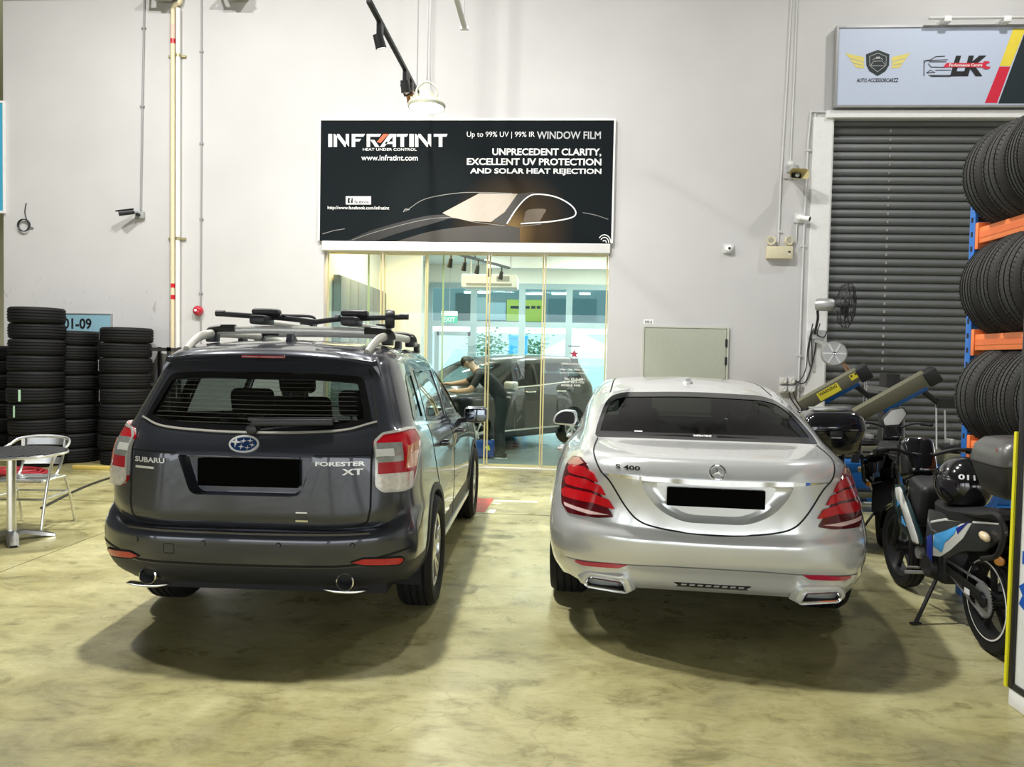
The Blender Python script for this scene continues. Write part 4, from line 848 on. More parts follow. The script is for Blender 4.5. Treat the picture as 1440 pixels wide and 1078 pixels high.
# wiper
wp = bpy.data.objects.new('wiper', None); COL.objects.link(wp); wp.parent = SUV
p0 = proj(sh_, REAR, .02, 1.20, .05)[0]; p1 = proj(sh_, REAR, .44, 1.222, .025)[0]; MB().bar(p0, p1, .030, .034).build('arm', M_BLACK, wp, bevel=.008); p2 = proj(sh_, REAR, -.02, 1.235, .015)[0]; p3 = proj(sh_, REAR, .46, 1.245, .015)[0]; MB().bar(p2, p3, .012, .016).build('blade', M_BLACK, wp); q = proj(sh_, REAR, .02, 1.195, .0)[0]; MB().lathe([(.03, 0), (.028, .05), (.0, .06)], 16, q, (0, -1, 0)).build('pivot', M_BLACK, wp)
# defroster lines
for i in range(10):
    z = 1.225 + i * .024; hw = .60 - .30 * (z - 1.22) * .95; ribbon('defroster_line', [(-hw + .03, z), (0, z - .004), (hw - .03, z)], .0013, sh_, REAR, mat('defroster', (.10, .09, .075), .6), SUV, -.002, 0, 30)
# emblem and lettering
em = [o for o in [bpy.data.objects.new('emblem', None)]][0]; COL.objects.link(em); em.parent = SUV
ell = lambda a, b, n=40, cx=-.01, cz=1.114: [(cx + a * math.cos(2 * math.pi * k / n), cz + b * math.sin(2 * math.pi * k / n)) for k in range(n)]
for o in patch('field', ell(.074, .038), sh_, REAR, mat('emblem_blue', (.01, .035, .12), .15, coat=1.0), SUV, .010, .012, .02) + ring('rim', ell(.080, .043), .009, sh_, REAR, M_BADGE, SUV, .014, .012, 60): o.parent = em
def star4(cx, cz, r): return [(cx + (r if k % 2 == 0 else r * .28) * math.sin(k * math.pi / 4) * (1.25 if k % 4 == 2 else 1), cz + (r if k % 2 == 0 else r * .28) * math.cos(k * math.pi / 4)) for k in range(8)]
for cx, cz, r in ((-.045, .008, .026), (-.005, .014, .012), (.030, .016, .012), (.045, -.004, .012), (-.012, -.014, .012), (.022, -.018, .012)):
    for o in patch('star', star4(-.01 + cx, 1.114 + cz, r), sh_, REAR, M_BADGE, SUV, .014, .004, .05): o.parent = em
sheet_text('lettering', 'SUBARU', sh_, REAR, (-.625, 1.005, -.435, 1.033), M_BADGE, SUV, .005, .03); ribbon('badge_bar', [(-.62, .978), (-.50, .978)], .012, sh_, REAR, M_BADGE, SUV, .005, .004, 8)
sheet_text('lettering', 'FORESTER', sh_, REAR, (.375, 1.012, .625, 1.036), M_BADGE, SUV, .005, .03); sheet_text('lettering', 'XT', sh_, REAR, (.51, .965, .615, .998), M_BADGE, SUV, .005, .03)
lb_ = patch('brand_sticker', rpoly([(.27, .715), (.335, .715), (.335, .765), (.27, .765)], .004), sh_, REAR, M_GRAPH, SUV, .002, .002, .05); ribbon('sticker_line', [(.272, .762), (.333, .762)], .006, sh_, REAR, M_ALU, SUV, .004, .002, 6); ribbon('sticker_line', [(.270, .717), (.335, .717)], .010, sh_, REAR, M_ALU, SUV, .004, .002, 6)
# door gaps, handles, mirrors, fuel flap, mud guard
for pts in ([(1.00, 1.19), (.98, 1.0), (1.16, .75), (1.38, .50), (1.42, .40)], [(1.97, 1.12), (1.97, .35)], [(2.99, 1.06), (3.10, .90), (3.12, .50), (3.05, .35)]): ribbon('door_gap', smooth2(pts, 5), .008, sh_, SIDE, M_GAP, SUV, .002, .004, 40, True)
ribbon('sill_trim', [(1.42, .335), (3.2, .325)], .05, sh_, SIDE, M_ALU, SUV, .012, .02, 30, True)
for y in (1.28, 2.22):
    for sx in (-1, 1):
        p, n = proj(sh_, SIDE, y, 1.0, .0); p = Vector((p.x * sx, p.y, p.z)); MB().tube(crom([p, p + Vector((sx * .045, .03, 0)), p + Vector((sx * .045, .17, 0)), p + Vector((0, .20, 0))], 5), .014, 8).build('door_handle', M_GRAPH, SUV)
for sx in (-1, 1):
    mi = bpy.data.objects.new('wing_mirror', None); COL.objects.link(mi); mi.parent = SUV; mi.location = (sx * .98, 2.72, 1.10)
    MB().obox((0, 0, 0), (.100, 0, 0), (0, .07, 0), (0, 0, .070)).build('housing', M_GRAPH, mi, bevel=.04, seg=4); MB().obox((0, -.068, 0), (.084, 0, 0), (0, .004, 0), (0, 0, .054)).build('glass', mat('mirror_glass', (.16, .18, .20), .04, 1.0), mi, bevel=.02, seg=3); MB().bar((-sx * .07, .02, -.05), (-sx * .20, .06, -.07), .05, .04).build('stalk', M_BLACK, mi)
# antenna fin and roof rails
MB().prism(rpoly([(0, 0), (.16, 0), (.06, .055), (.03, .06)], .01), (-.018, .70, 1.668), (0, 1, 0), (0, 0, 1), (.036, 0, 0)).build('shark_fin_antenna', M_GRAPH, SUV, bevel=.012, seg=3)
for sx in (-1, 1):
    rl = bpy.data.objects.new('roof_rail', None); COL.objects.link(rl); rl.parent = SUV
    MB().tube(crom([(sx * .535, .50, 1.610), (sx * .545, .60, 1.658), (sx * .552, .72, 1.698), (sx * .558, .90, 1.718), (sx * .56, 1.25, 1.725), (sx * .555, 1.80, 1.718), (sx * .545, 2.12, 1.69), (sx * .535, 2.26, 1.635)], 6), .027, 10, sx=.75).build('bar', mat('satin_silver', (.60, .585, .52), .38, .3), rl)
    for y in (1.36, 2.12): MB().obox((sx * .55, y, 1.665), (.018, 0, 0), (0, .05, 0), (0, 0, .035)).build('foot', M_BLACK, rl, bevel=.008)
M_SILVBAR = mat('silver_crossbar', (.66, .65, .60), .35, .3)
for y, nm in ((.92, 'cross_bar'), (1.72, 'cross_bar')):
    cbx = bpy.data.objects.new(nm, None); COL.objects.link(cbx); cbx.parent = SUV
    MB().tube(crom([(-.55, y, 1.740), (-.3, y, 1.750), (0, y, 1.752), (.3, y, 1.750), (.55, y, 1.740)], 5), .026, 10, sx=.55).build('bar', M_SILVBAR, cbx)
    for sx in (-1, 1): MB().tube(crom([(sx * .42, y, 1.755), (sx * .52, y, 1.752), (sx * .585, y, 1.735), (sx * .597, y, 1.700)], 5), [.026] * 11 + [.024] * 5, 10).build('end_cover', mat('olive_black_plastic', (.03, .03, .024), .4), cbx); MB().obox((sx * .568, y, 1.705), (.032, 0, 0), (0, .042, 0), (0, 0, .04)).build('clamp', M_BLACK, cbx, bevel=.01)
for x in (.80, -.80):
    for y in (.97, 3.62): wheel(SUV, (x * 1.0, y, .352), .352, .225, .235, 1 if x > 0 else -1, 'suv')
# roof bike carriers resting on the cross bars
def bike_carrier(x, lab, flip):
    t = thing('bike_carrier', lab, 'bike carrier', SUV.matrix_basis @ Vector((x, .80, 1.772)), R(1.2), group='bike carriers on the SUV roof')
    MB().bar((0, 0, .02), (0, 1.05, .03), .075, .022).build('rail', M_SILVBAR, t, bevel=.006)
    MB().obox((0, .02, .035), (.05, 0, 0), (0, .09, 0), (0, 0, .028)).build('foot_clamp', M_BLACK, t, bevel=.015); MB().obox((0, .95, .035), (.05, 0, 0), (0, .07, 0), (0, 0, .028)).build('foot_clamp', M_BLACK, t, bevel=.015)
    MB().tube(crom([(flip * -.30, .12, .075), (flip * -.12, .10, .065), (flip * .10, .12, .055), (flip * .30, .2, .035)], 6), .017, 8).build('arm', M_BLACK, t)
    MB().obox((flip * .0, .10, .09), (.085, 0, 0), (0, .05, 0), (.0, 0, .022)).build('frame_grip', M_BLACK, t, bevel=.02, seg=3); MB().lathe([(.0, -.03), (.02, -.028), (.02, .028), (.0, .03)], 14, (flip * -.31, .12, .078), (1, 0, 0)).build('knob', M_BLACK, t)
    MB().tube(crom([(flip * .10, .1, .07), (flip * .2, .4, .08), (flip * .12, .7, .05)], 6), .010, 6).build('strap', M_BLACK, t)
    return t
bike_carrier(-.21, 'folded black and silver bike carrier on the SUV roof bars, nearer the red bell', 1); b2 = bike_carrier(.36, 'folded bike carrier on the SUV roof bars with round knob over the rail', -1)
MB().lathe([(.0, -.03), (.055, -.03), (.062, .0), (.055, .03), (.0, .03)], 18, (.22, .12, .06), (1, .2, 0)).build('wheel_strap_reel', M_BLACK, b2, bevel=.006)
# ------------------------------------------------------------------ silver sedan
SED = thing('sedan', 'silver sedan with dark rear glass parked beside the grey SUV', 'car', (.845, 3.95, 0), R(-4.5))
M_SILVER = paint('silver_paint', (.66, .67, .66), .40, .23)
net = [
 [(0, .18, .335), (.35, .18, .335), (.60, .20, .325), (.77, .36, .33), (.85, .62, .29), (.86, 1.15, .24), (.87, 2.6, .20), (.87, 3.6, .20), (.86, 4.3, .22), (.74, 4.95, .22), (.42, 5.08, .20), (0, 5.12, .20)],
 [(0, .11, .385), (.35, .12, .385), (.62, .16, .395), (.80, .33, .40), (.90, .62, .37), (.915, 1.15, .33), (.915, 2.6, .27), (.915, 3.6, .27), (.91, 4.3, .30), (.80, 4.98, .30), (.44, 5.16, .28), (0, 5.20, .28)],
 [(0, .075, .455), (.35, .085, .455), (.62, .145, .455), (.812, .32, .455), (.92, .64, .44), (.933, 1.15, .42), (.925, 2.6, .36), (.925, 3.6, .36), (.93, 4.3, .40), (.83, 4.99, .40), (.46, 5.20, .38), (0, 5.24, .38)],
 [(0, .040, .50), (.35, .05, .50), (.62, .12, .50), (.823, .31, .50), (.930, .65, .49), (.940, 1.15, .49), (.932, 2.6, .46), (.932, 3.6, .46), (.94, 4.3, .48), (.84, 4.99, .48), (.47, 5.21, .47), (0, 5.25, .47)],
 [(0, .012, .57), (.35, .022, .57), (.62, .10, .57), (.832, .305, .565), (.936, .66, .56), (.946, 1.15, .56), (.938, 2.6, .54), (.938, 3.6, .54), (.945, 4.3, .55), (.84, 4.98, .55), (.47, 5.20, .54), (0, 5.24, .54)],
 [(0, .005, .640), (.35, .016, .642), (.62, .10, .642), (.840, .325, .63), (.938, .70, .63), (.948, 1.15, .63), (.942, 2.6, .62), (.942, 3.6, .62), (.945, 4.3, .62), (.835, 4.96, .62), (.47, 5.18, .61), (0, 5.22, .61)],
 [(0, .040, .685), (.35, .052, .69), (.62, .135, .69), (.838, .355, .69), (.935, .74, .70), (.947, 1.15, .70), (.943, 2.6, .70), (.943, 3.6, .70), (.94, 4.3, .70), (.825, 4.94, .70), (.46, 5.15, .69), (0, 5.19, .69)],
 [(0, .045, .79), (.35, .06, .795), (.61, .155, .80), (.828, .40, .80), (.922, .80, .80), (.940, 1.2, .80), (.940, 2.6, .80), (.940, 3.6, .80), (.932, 4.3, .78), (.80, 4.88, .77), (.45, 5.10, .76), (0, 5.14, .76)],
 [(0, .032, .90), (.35, .05, .905), (.605, .165, .91), (.805, .43, .90), (.900, .85, .90), (.928, 1.25, .89), (.932, 2.6, .88), (.932, 3.6, .87), (.918, 4.25, .85), (.77, 4.75, .83), (.44, 4.98, .82), (0, 5.02, .82)],
 [(0, .012, .965), (.35, .035, .970), (.61, .165, .985), (.772, .425, .985), (.868, .88, .98), (.910, 1.32, .95), (.918, 2.6, .92), (.918, 3.6, .90), (.90, 4.2, .88), (.73, 4.60, .87), (.43, 4.80, .87), (0, 4.85, .87)],
 [(0, .060, 1.060), (.35, .085, 1.062), (.62, .235, 1.050), (.748, .455, 1.035), (.838, .93, 1.035), (.892, 1.42, 1.00), (.895, 2.6, .965), (.895, 3.55, .935), (.875, 4.05, .92), (.69, 4.30, .91), (.42, 4.50, .91), (0, 4.55, .91)],
 [(0, .115, 1.082), (.35, .14, 1.082), (.62, .29, 1.073), (.738, .50, 1.058), (.815, .97, 1.055), (.875, 1.47, 1.022), (.880, 2.6, .985), (.88, 3.52, .95), (.86, 3.92, .94), (.67, 4.12, .93), (.41, 4.28, .93), (0, 4.32, .93)],
 [(0, .38, 1.103), (.35, .40, 1.103), (.635, .46, 1.097), (.728, .62, 1.088), (.792, 1.02, 1.080), (.858, 1.53, 1.042), (.862, 2.6, 1.003), (.862, 3.5, .965), (.83, 3.75, .955), (.65, 3.92, .95), (.40, 4.02, .95), (0, 4.06, .95)],
 [(0, .66, 1.118), (.38, .655, 1.118), (.655, .63, 1.118), (.728, .80, 1.118), (.778, 1.12, 1.110), (.835, 1.62, 1.066), (.838, 2.6, 1.030), (.835, 3.45, .99), (.78, 3.62, .985), (.62, 3.78, .985), (.39, 3.86, .985), (0, 3.90, .985)],
 [(0, .93, 1.210), (.38, .93, 1.208), (.642, .92, 1.200), (.712, 1.05, 1.195), (.758, 1.30, 1.185), (.800, 1.75, 1.150), (.802, 2.6, 1.130), (.79, 3.32, 1.075), (.74, 3.48, 1.075), (.59, 3.62, 1.08), (.37, 3.70, 1.08), (0, 3.73, 1.085)],
 [(0, 1.22, 1.298), (.37, 1.22, 1.294), (.612, 1.22, 1.280), (.682, 1.32, 1.272), (.730, 1.50, 1.265), (.762, 1.90, 1.255), (.762, 2.6, 1.245), (.74, 3.18, 1.18), (.69, 3.33, 1.18), (.56, 3.45, 1.185), (.36, 3.53, 1.19), (0, 3.56, 1.195)],
 [(0, 1.53, 1.376), (.36, 1.54, 1.370), (.565, 1.58, 1.350), (.635, 1.66, 1.344), (.684, 1.78, 1.342), (.705, 2.10, 1.352), (.705, 2.6, 1.360), (.67, 2.98, 1.31), (.625, 3.12, 1.305), (.52, 3.25, 1.305), (.34, 3.32, 1.31), (0, 3.35, 1.315)],
 [(0, 1.72, 1.415), (.34, 1.74, 1.410), (.52, 1.80, 1.394), (.585, 1.86, 1.392), (.632, 1.95, 1.394), (.645, 2.20, 1.408), (.64, 2.6, 1.415), (.60, 2.86, 1.385), (.555, 2.98, 1.375), (.46, 3.10, 1.37), (.31, 3.17, 1.375), (0, 3.20, 1.38)],
 [(0, 1.96, 1.446), (.30, 1.97, 1.440), (.42, 2.0, 1.432), (.47, 2.05, 1.432), (.49, 2.10, 1.434), (.49, 2.30, 1.446), (.48, 2.6, 1.452), (.45, 2.74, 1.438), (.41, 2.82, 1.43), (.34, 2.92, 1.425), (.22, 2.98, 1.427), (0, 3.0, 1.43)],
 [(0, 2.28, 1.468), (0, 2.30, 1.469), (0, 2.32, 1.470), (0, 2.34, 1.470), (0, 2.36, 1.471), (0, 2.42, 1.472), (0, 2.56, 1.473), (0, 2.60, 1.472), (0, 2.64, 1.470), (0, 2.68, 1.468), (0, 2.72, 1.466), (0, 2.75, 1.464)],
]
ss = Shell(net, [3, 3, 3, 3, 3, 3, 4, 4, 4, 4, 3, 4, 4, 5, 5, 5, 4, 4, 4], [10, 8, 10, 10, 14, 18, 12, 8, 8, 5, 5])
RG = rpoly([(-.665, 1.122), (0, 1.120), (.665, 1.122), (.660, 1.17), (.622, 1.288), (.580, 1.338), (.48, 1.366), (0, 1.382), (-.48, 1.366), (-.580, 1.338), (-.622, 1.288), (-.660, 1.17)], [.012, 0, .012, .1, .1, .06, .1, .2, .1, .06, .1, .1], 5)
S_R = rpoly([(1.30, 1.095), (2.20, 1.075), (2.20, 1.352), (1.95, 1.335), (1.62, 1.25)], .04); S_F = rpoly([(2.28, 1.07), (3.34, 1.03), (3.15, 1.15), (2.85, 1.31), (2.60, 1.365), (2.28, 1.355)], .04); S_W = rpoly([(-.70, 1.0), (.70, 1.0), (.56, 1.365), (-.56, 1.365)], .05)
gi = inset(resample(RG, 120), .018); ss.cut(lambda c, n: .5 < c[1] < 1.75 and n[2] > .2 and n[1] < -.1 and inpoly(c[0], c[2], gi))
for w_ in (S_R, S_F): wi = inset(resample(w_, 80), .016); ss.cut(lambda c, n: abs(c[0]) > .5 and abs(n[0]) > .4 and inpoly(c[1], c[2], wi))
wi2 = inset(resample(S_W, 80), .02); ss.cut(lambda c, n: c[1] > 2.7 and n[1] > .2 and inpoly(c[0], c[2], wi2))
RCS = rpoly([(-.392, .955), (-.375, .90), (-.30, .80), (-.17, .742), (.17, .742), (.30, .80), (.375, .90), (.392, .955)], [.01, .06, .08, .06, .06, .08, .06, .01], 4); rci = inset(resample(RCS, 90), -.018)
ss.cut(lambda c, n: c[1] < .3 and n[1] < -.2 and inpoly(c[0], c[2], rci))
arch(ss, 1.15, .35, .375, M_SILVER, SED, lip=.012); arch(ss, 4.31, .35, .375, M_SILVER, SED, lip=.012)
ss.build('body', M_SILVER, SED)
patch('rear_glass', RG, ss, REAR, M_VDARK, SED, -.003, 0, .04); ring('rear_glass_border', RG, .028, ss, REAR, M_FRIT, SED, .001, .01, 140)
for w_ in (S_R, S_F): patch('side_window', w_, ss, SIDE, M_PRIV, SED, -.004, 0, .06, True); ring('window_trim', w_, .02, ss, SIDE, M_CHROME, SED, .003, .01, 90, True)
patch('windscreen', S_W, ss, FRONT, M_TINT, SED, -.004, 0, .08); ring('windscreen_border', S_W, .04, ss, FRONT, M_FRIT, SED, .002, .01, 90)
rb = MB(); P0 = [proj(ss, REAR, a, b, .002)[0] for a, b in resample(RCS, 72)]; P1 = [Vector((p.x * .80, .088, (p.z - .86) * .78 + .868)) for p in P0]; Pm = [p.lerp(q, .5) + Vector((0, .012, 0)) for p, q in zip(P0, P1)]
rb.grid([P0 + [P0[0]], Pm + [Pm[0]], P1 + [P1[0]]]); rb.add(P1, [tuple(range(72))]); rb.build('plate_recess', M_SILVER, SED, fix=False)
ring('recess_edge', RCS, -.055, ss, REAR, M_SILVER, SED, .002, .006, 120, rows=3)
MB().box(-.255, .255, .060, .075, .825, .925).build('number_plate', M_PLATE, SED, bevel=.006)
ribbon('chrome_strip', smooth2([(-.60, .972), (-.35, .968), (0, .962), (.35, .968), (.60, .972)], 6), .024, ss, REAR, M_CHROME, SED, .008, .012, 60, taper=True)
cl = smooth2([(-.645, 1.118), (-.66, 1.07), (-.615, .985), (-.56, .93), (-.47, .80), (-.40, .735), (-.30, .705), (-.15, .688), (0, .682), (.15, .688), (.30, .705), (.40, .735), (.47, .80), (.56, .93), (.615, .985), (.66, 1.07), (.645, 1.118)], 6)
ribbon('boot_gap', cl, .009, ss, REAR, M_GAP, SED, .0015, .004, 150)
ribbon('bumper_crease', smooth2([(-.80, .452), (-.62, .478), (-.30, .498), (0, .502), (.30, .498), (.62, .478), (.80, .452)], 5), .006, ss, REAR, mat('silver_shadow_gap', (.12, .12, .12), .6), SED, .0012, .003, 80)
# tail lamps: deep red teardrops
sl = [(.745, .36, 1.025), (.70, .26, 1.005), (.62, .19, .88), (.515, .13, .738), (.60, .17, .722), (.76, .33, .712), (.815, .42, .75), (.838, .52, .86), (.835, .56, .95), (.80, .50, 1.01)]
TLs = lambda pts, r=.015: rpoly([(x * _c + y * _s, z) for x, y, z in pts], r)
lamps = patch('tail_lamp', TLs(sl), ss, DIAG, M_LENSD, SED, .008, .02, .025, True)
def sd(name, pts, m_, off, r=.008):
    for o, l in zip(patch(name, TLs(pts, r), ss, DIAG, m_, SED, off, .008, .02, True), lamps): o.parent = l
M_LED = mat('bright_red_lens', (.50, .006, .010), .14, coat=.5, var=.25, vscale=26, emit=(.8, .0, .0), estr=.0)
for k, z in enumerate((.945, .880, .812)):
    xi = .655 - .050 * k; sd('light_guide', [(xi, .2 - .03 * k, z + .018), (xi + .07, .26, z + .040), (.80, .42, z + .030), (.826, .48, z + .004), (.81, .42, z - .022), (xi + .05, .22, z - .014), (xi - .035, .18 - .03 * k, z - .032)], M_LED, .011, .012)
sd('reversing_strip', [(.54, .14, .748), (.66, .22, .755), (.80, .39, .762), (.79, .37, .744), (.64, .2, .734)], mat('pink_clear_lens', (.72, .50, .48), .2, coat=.5, var=.3, vscale=80), .011, .008)
sd('amber_corner', [(.745, .37, 1.018), (.715, .29, 1.003), (.765, .40, .965), (.825, .54, .965), (.79, .47, 1.01)], mat('peach_lens', (.62, .33, .24), .2, coat=1.0), .011, .01)
patch('reflector', rpoly([(.455, .490), (.56, .486), (.745, .458), (.75, .446), (.70, .440), (.50, .462)], .006), ss, REAR, mat('crimson_lens', (.45, .01, .05), .15, coat=1.0), SED, .005, .01, .03, True)
# exhaust trims
EXO = rpoly([(.452, .328), (.478, .392), (.665, .386), (.690, .352), (.678, .322)], .016, 4)
for sx in (-1, 1):
    e = bpy.data.objects.new('exhaust_trim', None); COL.objects.link(e); e.parent = SED
    PL = lambda a, b, d: Vector((sx * a, .085 + (a - .45) * .42 + (b - .36) * -.3 + d, b))
    E0 = resample(EXO, 60); out = [PL(a, b, .0) for a, b in E0]; bk = [PL(a, b, .16) for a, b in E0]; E1 = inset(E0, .011); inn = [PL(a, b, -.002) for a, b in E1]; dp = [PL(a, b, .13) for a, b in E1]; md = [PL(a, b, -.008) for a, b in inset(E0, .0055)]
    cy = lambda L: L + [L[0]]
    b = MB(); b.grid([cy(bk), cy(out), cy(md), cy(inn)]); b.build('rim', M_CHROME, e, fix=False, angle=60)
    b = MB(); b.grid([cy(inn), cy(dp)]); b.add(dp, [tuple(range(60))]); b.build('bore', M_DARK, e, fix=False)
    MB().tube([PL(.50, .355, .06), PL(.65, .352, .06)], .015, 10).build('baffle', M_GREYMETAL, e)
    E2 = inset(E0, -.03); oo = [PL(a, b, .022) for a, b in E2 ]; b = MB(); b.grid([cy([PL(a, max(b, .335), .03 + .04) for a, b in inset(E0, -.05)]), cy([PL(a, max(b, .33), .012) for a, b in inset(E0, -.028)]), cy([PL(a, b, .004) for a, b in inset(E0, -.010)]), cy([PL(a, b, .012) for a, b in E0])]); b.build('surround', M_SILVER, e, fix=False, angle=60)
# grille slot in the bumper
gr = rpoly([(-.205, .402), (.205, .402), (.175, .382), (-.175, .382)], .006); patch('bumper_slot', gr, ss, REAR, M_GAP, SED, .003, .004, .03)
for k in range(8): x = -.15 + .043 * k; patch('slot_tooth', [(x - .015, .390), (x + .012, .390), (x + .016, .398), (x - .011, .398)], ss, REAR, M_SILVER, SED, .006, .005, .05)
ribbon('slot_lip', [(-.19, .380), (.19, .380)], .005, ss, REAR, M_CHROME, SED, .005, .004, 20)
# star badge, model number, sticker
stb = bpy.data.objects.new('star_badge', None); COL.objects.link(stb); stb.parent = SED; p, n = proj(ss, REAR, 0, 1.018, .006)
b = MB(); up = (Vector((0, 0, 1)) - n * n.z).normalized(); rt = up.cross(n); b.tube([p + (rt * math.cos(t) + up * math.sin(t)) * .040 for t in np.linspace(0, 2 * math.pi, 32, endpoint=False)], .0045, 8, closed=True); b.build('ring', M_CHROME, stb)
for k in range(3):
    a = math.pi / 2 + k * 2 * math.pi / 3; d = rt * math.cos(a) + up * math.sin(a); sd_ = rt * math.cos(a + math.pi / 2) + up * math.sin(a + math.pi / 2)
    MB().add([p + d * .038, p + sd_ * .007, p - sd_ * .007, p + n * .005], [(0, 1, 3), (0, 3, 2), (0, 2, 1)]).build('arm', M_CHROME, stb, smooth=False)
sheet_text('lettering', 'S 400', ss, REAR, (-.53, 1.005, -.40, 1.028), mat('dark_chrome', (.20, .20, .19), .12, 1.0), SED, .005, .02)
sheet_text('lettering', 'INFRATINT', ss, REAR, (-.055, 1.134, .055, 1.143), M_PRINTW, SED, .003, .03); ribbon('glass_sticker', [(-.42, 1.152), (-.37, 1.152)], .005, ss, REAR, M_PRINTW, SED, .002, .0, 5)
# antenna, roof gutter lines, door gaps, handles, mirrors
MB().prism(rpoly([(0, 0), (.13, 0), (.07, .03), (.05, .05), (.03, .05), (.02, .02)], .008), (-.02, 1.80, 1.428), (0, 1, 0), (0, 0, 1), (.04, 0, 0)).build('roof_antenna', M_SILVER, SED, bevel=.012, seg=3); MB().lathe([(.045, 0), (.035, .015), (.0, .02)], 18, (0, 1.87, 1.432)).build('antenna_base', M_SILVER, SED)
ribbon('gutter_line', [(.585, 1.66), (.575, 1.85), (.565, 2.2), (.54, 2.7)], .010, ss, TOP, M_GAP, SED, .001, .003, 40, True)
for pts in ([(1.95, 1.34), (1.62, 1.06), (1.66, .80), (1.52, .62), (1.50, .50)], [(2.24, 1.08), (2.26, .30)], [(3.36, 1.02), (3.55, .80), (3.52, .35)]): ribbon('door_gap', smooth2(pts, 5), .007, ss, SIDE, M_GAP, SED, .0015, .003, 40, True)
for y in (1.78, 2.78):
    for sx in (-1, 1):
        p, n = proj(ss, SIDE, y, .90, .0); p = Vector((p.x * sx, p.y, p.z)); MB().tube(crom([p, p + Vector((sx * .045, .03, 0)), p + Vector((sx * .045, .19, 0)), p + Vector((0, .22, 0))], 5), .015, 8).build('door_handle', M_SILVER, SED)
for sx in (-1, 1):
    mi = bpy.data.objects.new('wing_mirror', None); COL.objects.link(mi); mi.parent = SED; mi.location = (sx * 1.01, 3.02, 1.05)
    MB().prism(rpoly([(-.12, -.06), (.10, -.07), (.11, .02), (.09, .072), (-.02, .078), (-.10, .03)], .04, 5), (0, -.05, 0), (sx * -1 if sx < 0 else -1, 0, 0) if False else (-sx, 0, 0), (0, 0, 1), (0, .11, 0)).build('housing', M_SILVER, mi, bevel=.015, seg=3)
    MB().prism(rpoly([(-.10, -.048), (.085, -.055), (.092, .015), (.075, .058), (-.02, .062), (-.085, .022)], .03, 5), (0, -.054, 0), (-sx, 0, 0), (0, 0, 1), (0, .006, 0)).build('glass', mat('dark_mirror_glass', (.008, .009, .010), .1, spec=.2), mi)
    MB().bar((-sx * .08, .0, -.05), (-sx * .19, .06, -.06), .05, .035).build('stalk', M_BLACK, mi)
# underside, cabin, wheels
MB().box(-.72, .72, .75, 4.85, .20, .32).build('underbody', M_DARK, SED, smooth=False); MB().bar((-.7, 1.15, .35), (.7, 1.15, .35), .09, .09).build('axle', M_DARK, SED)
MB().box(-.80, .80, .95, 3.7, .55, .62).build('cabin_floor', M_INTER, SED, smooth=False); MB().box(-.66, .66, .74, 1.35, 1.02, 1.06).build('parcel_shelf', M_INTER, SED, smooth=False)
for x in (-.38, .38): seat(SED, x, 2.75, .54, zs=.46, tall=.52); seat(SED, x, 1.80, .56, zs=.44, tall=.50)
MB().obox((0, 3.55, .88), (.72, 0, 0), (0, .25, .05), (0, -.02, .10)).build('dashboard', M_INTER, SED, bevel=.03)
for x in (-.825, .825):
    for y in (1.15, 4.31): wheel(SED, (x, y, .345), .345, .245, .24, 1 if x > 0 else -1, 'sedan')
# ------------------------------------------------------------------ lamps of the hall
M_LAMPCASE = mat('lamp_housing', (.55, .57, .45), .4, .3); M_LAMPON = mat('lit_lamp_face', (1, 1, .95), .5, emit=(1, 1, .88), estr=14.0)
def high_bay(loc, lab, energy, rad=.22, group='round high-bay lamps of the hall', cords=True, spread=R(178), col=(1, .99, .955)):
    t = thing('high_bay_lamp', lab, 'lamp', loc, group=group)
    MB().lathe([(.0, .13), (.09, .13), (.11, .07), (.16, .065), (.17, .03), (rad * .95, .025), (rad, .0), (rad * .96, -.03), (rad * .9, -.03)], 36).build('housing', M_LAMPCASE, t, angle=30)
    for k in range(16):
        a = 2 * math.pi * k / 16; MB().obox((math.cos(a) * .145, math.sin(a) * .145, .055), (math.cos(a) * .045, math.sin(a) * .045, 0), (-math.sin(a) * .003, math.cos(a) * .003, 0), (0, 0, .022)).build('fin', M_LAMPCASE, t, smooth=False)
    MB().lathe([(.0, -.028), (rad * .91, -.028)], 32).build('lens', M_LAMPON, t)
    MB().tube(crom([(-.12, 0, .10), (-.11, 0, .2), (0, 0, .27), (.11, 0, .2), (.12, 0, .10)], 6), .012, 8).build('handle', M_LAMPCASE, t)
    H = CEIL - loc[2]
    MB().tube([(0, 0, .26), (0, 0, H)], .008, 6).build('cord', M_CONDUIT, t); MB().tube(crom([(.08, 0, .12), (.03, 0, .5), (.05, 0, H * .6), (.05, 0, H)], 5), .006, 6).build('cable', M_CONDUIT, t)
    ld = bpy.data.lights.new('high_bay_glow', 'AREA'); ld.shape = 'DISK'; ld.size = rad * 1.8; ld.energy = energy; ld.color = col; ld.spread = spread
    lo = bpy.data.objects.new('high_bay_glow', ld); COL.objects.link(lo); lo.parent = t; lo.location = (0, 0, -.04); return t
high_bay(tuple(atY(600, 148, 8.7)), 'round high-bay lamp hanging lit in front of the banner', 60)
for x, y, e, lab in ((-2.2, 5.85, 500, 'round high-bay lamp high above the grey SUV'), (-.12, 6.2, 125, 'round high-bay lamp high above the gap between the cars'), (-6.0, 6.2, 340, 'round high-bay lamp high above the bistro table'), (5.6, 8.4, 100, 'added unseen high-bay lamp brightening the wall and signboard by the shutter')):  # last lamp is added, out of view, to brighten the right wall and signboard
    high_bay((x, y, 8.3), lab, e)
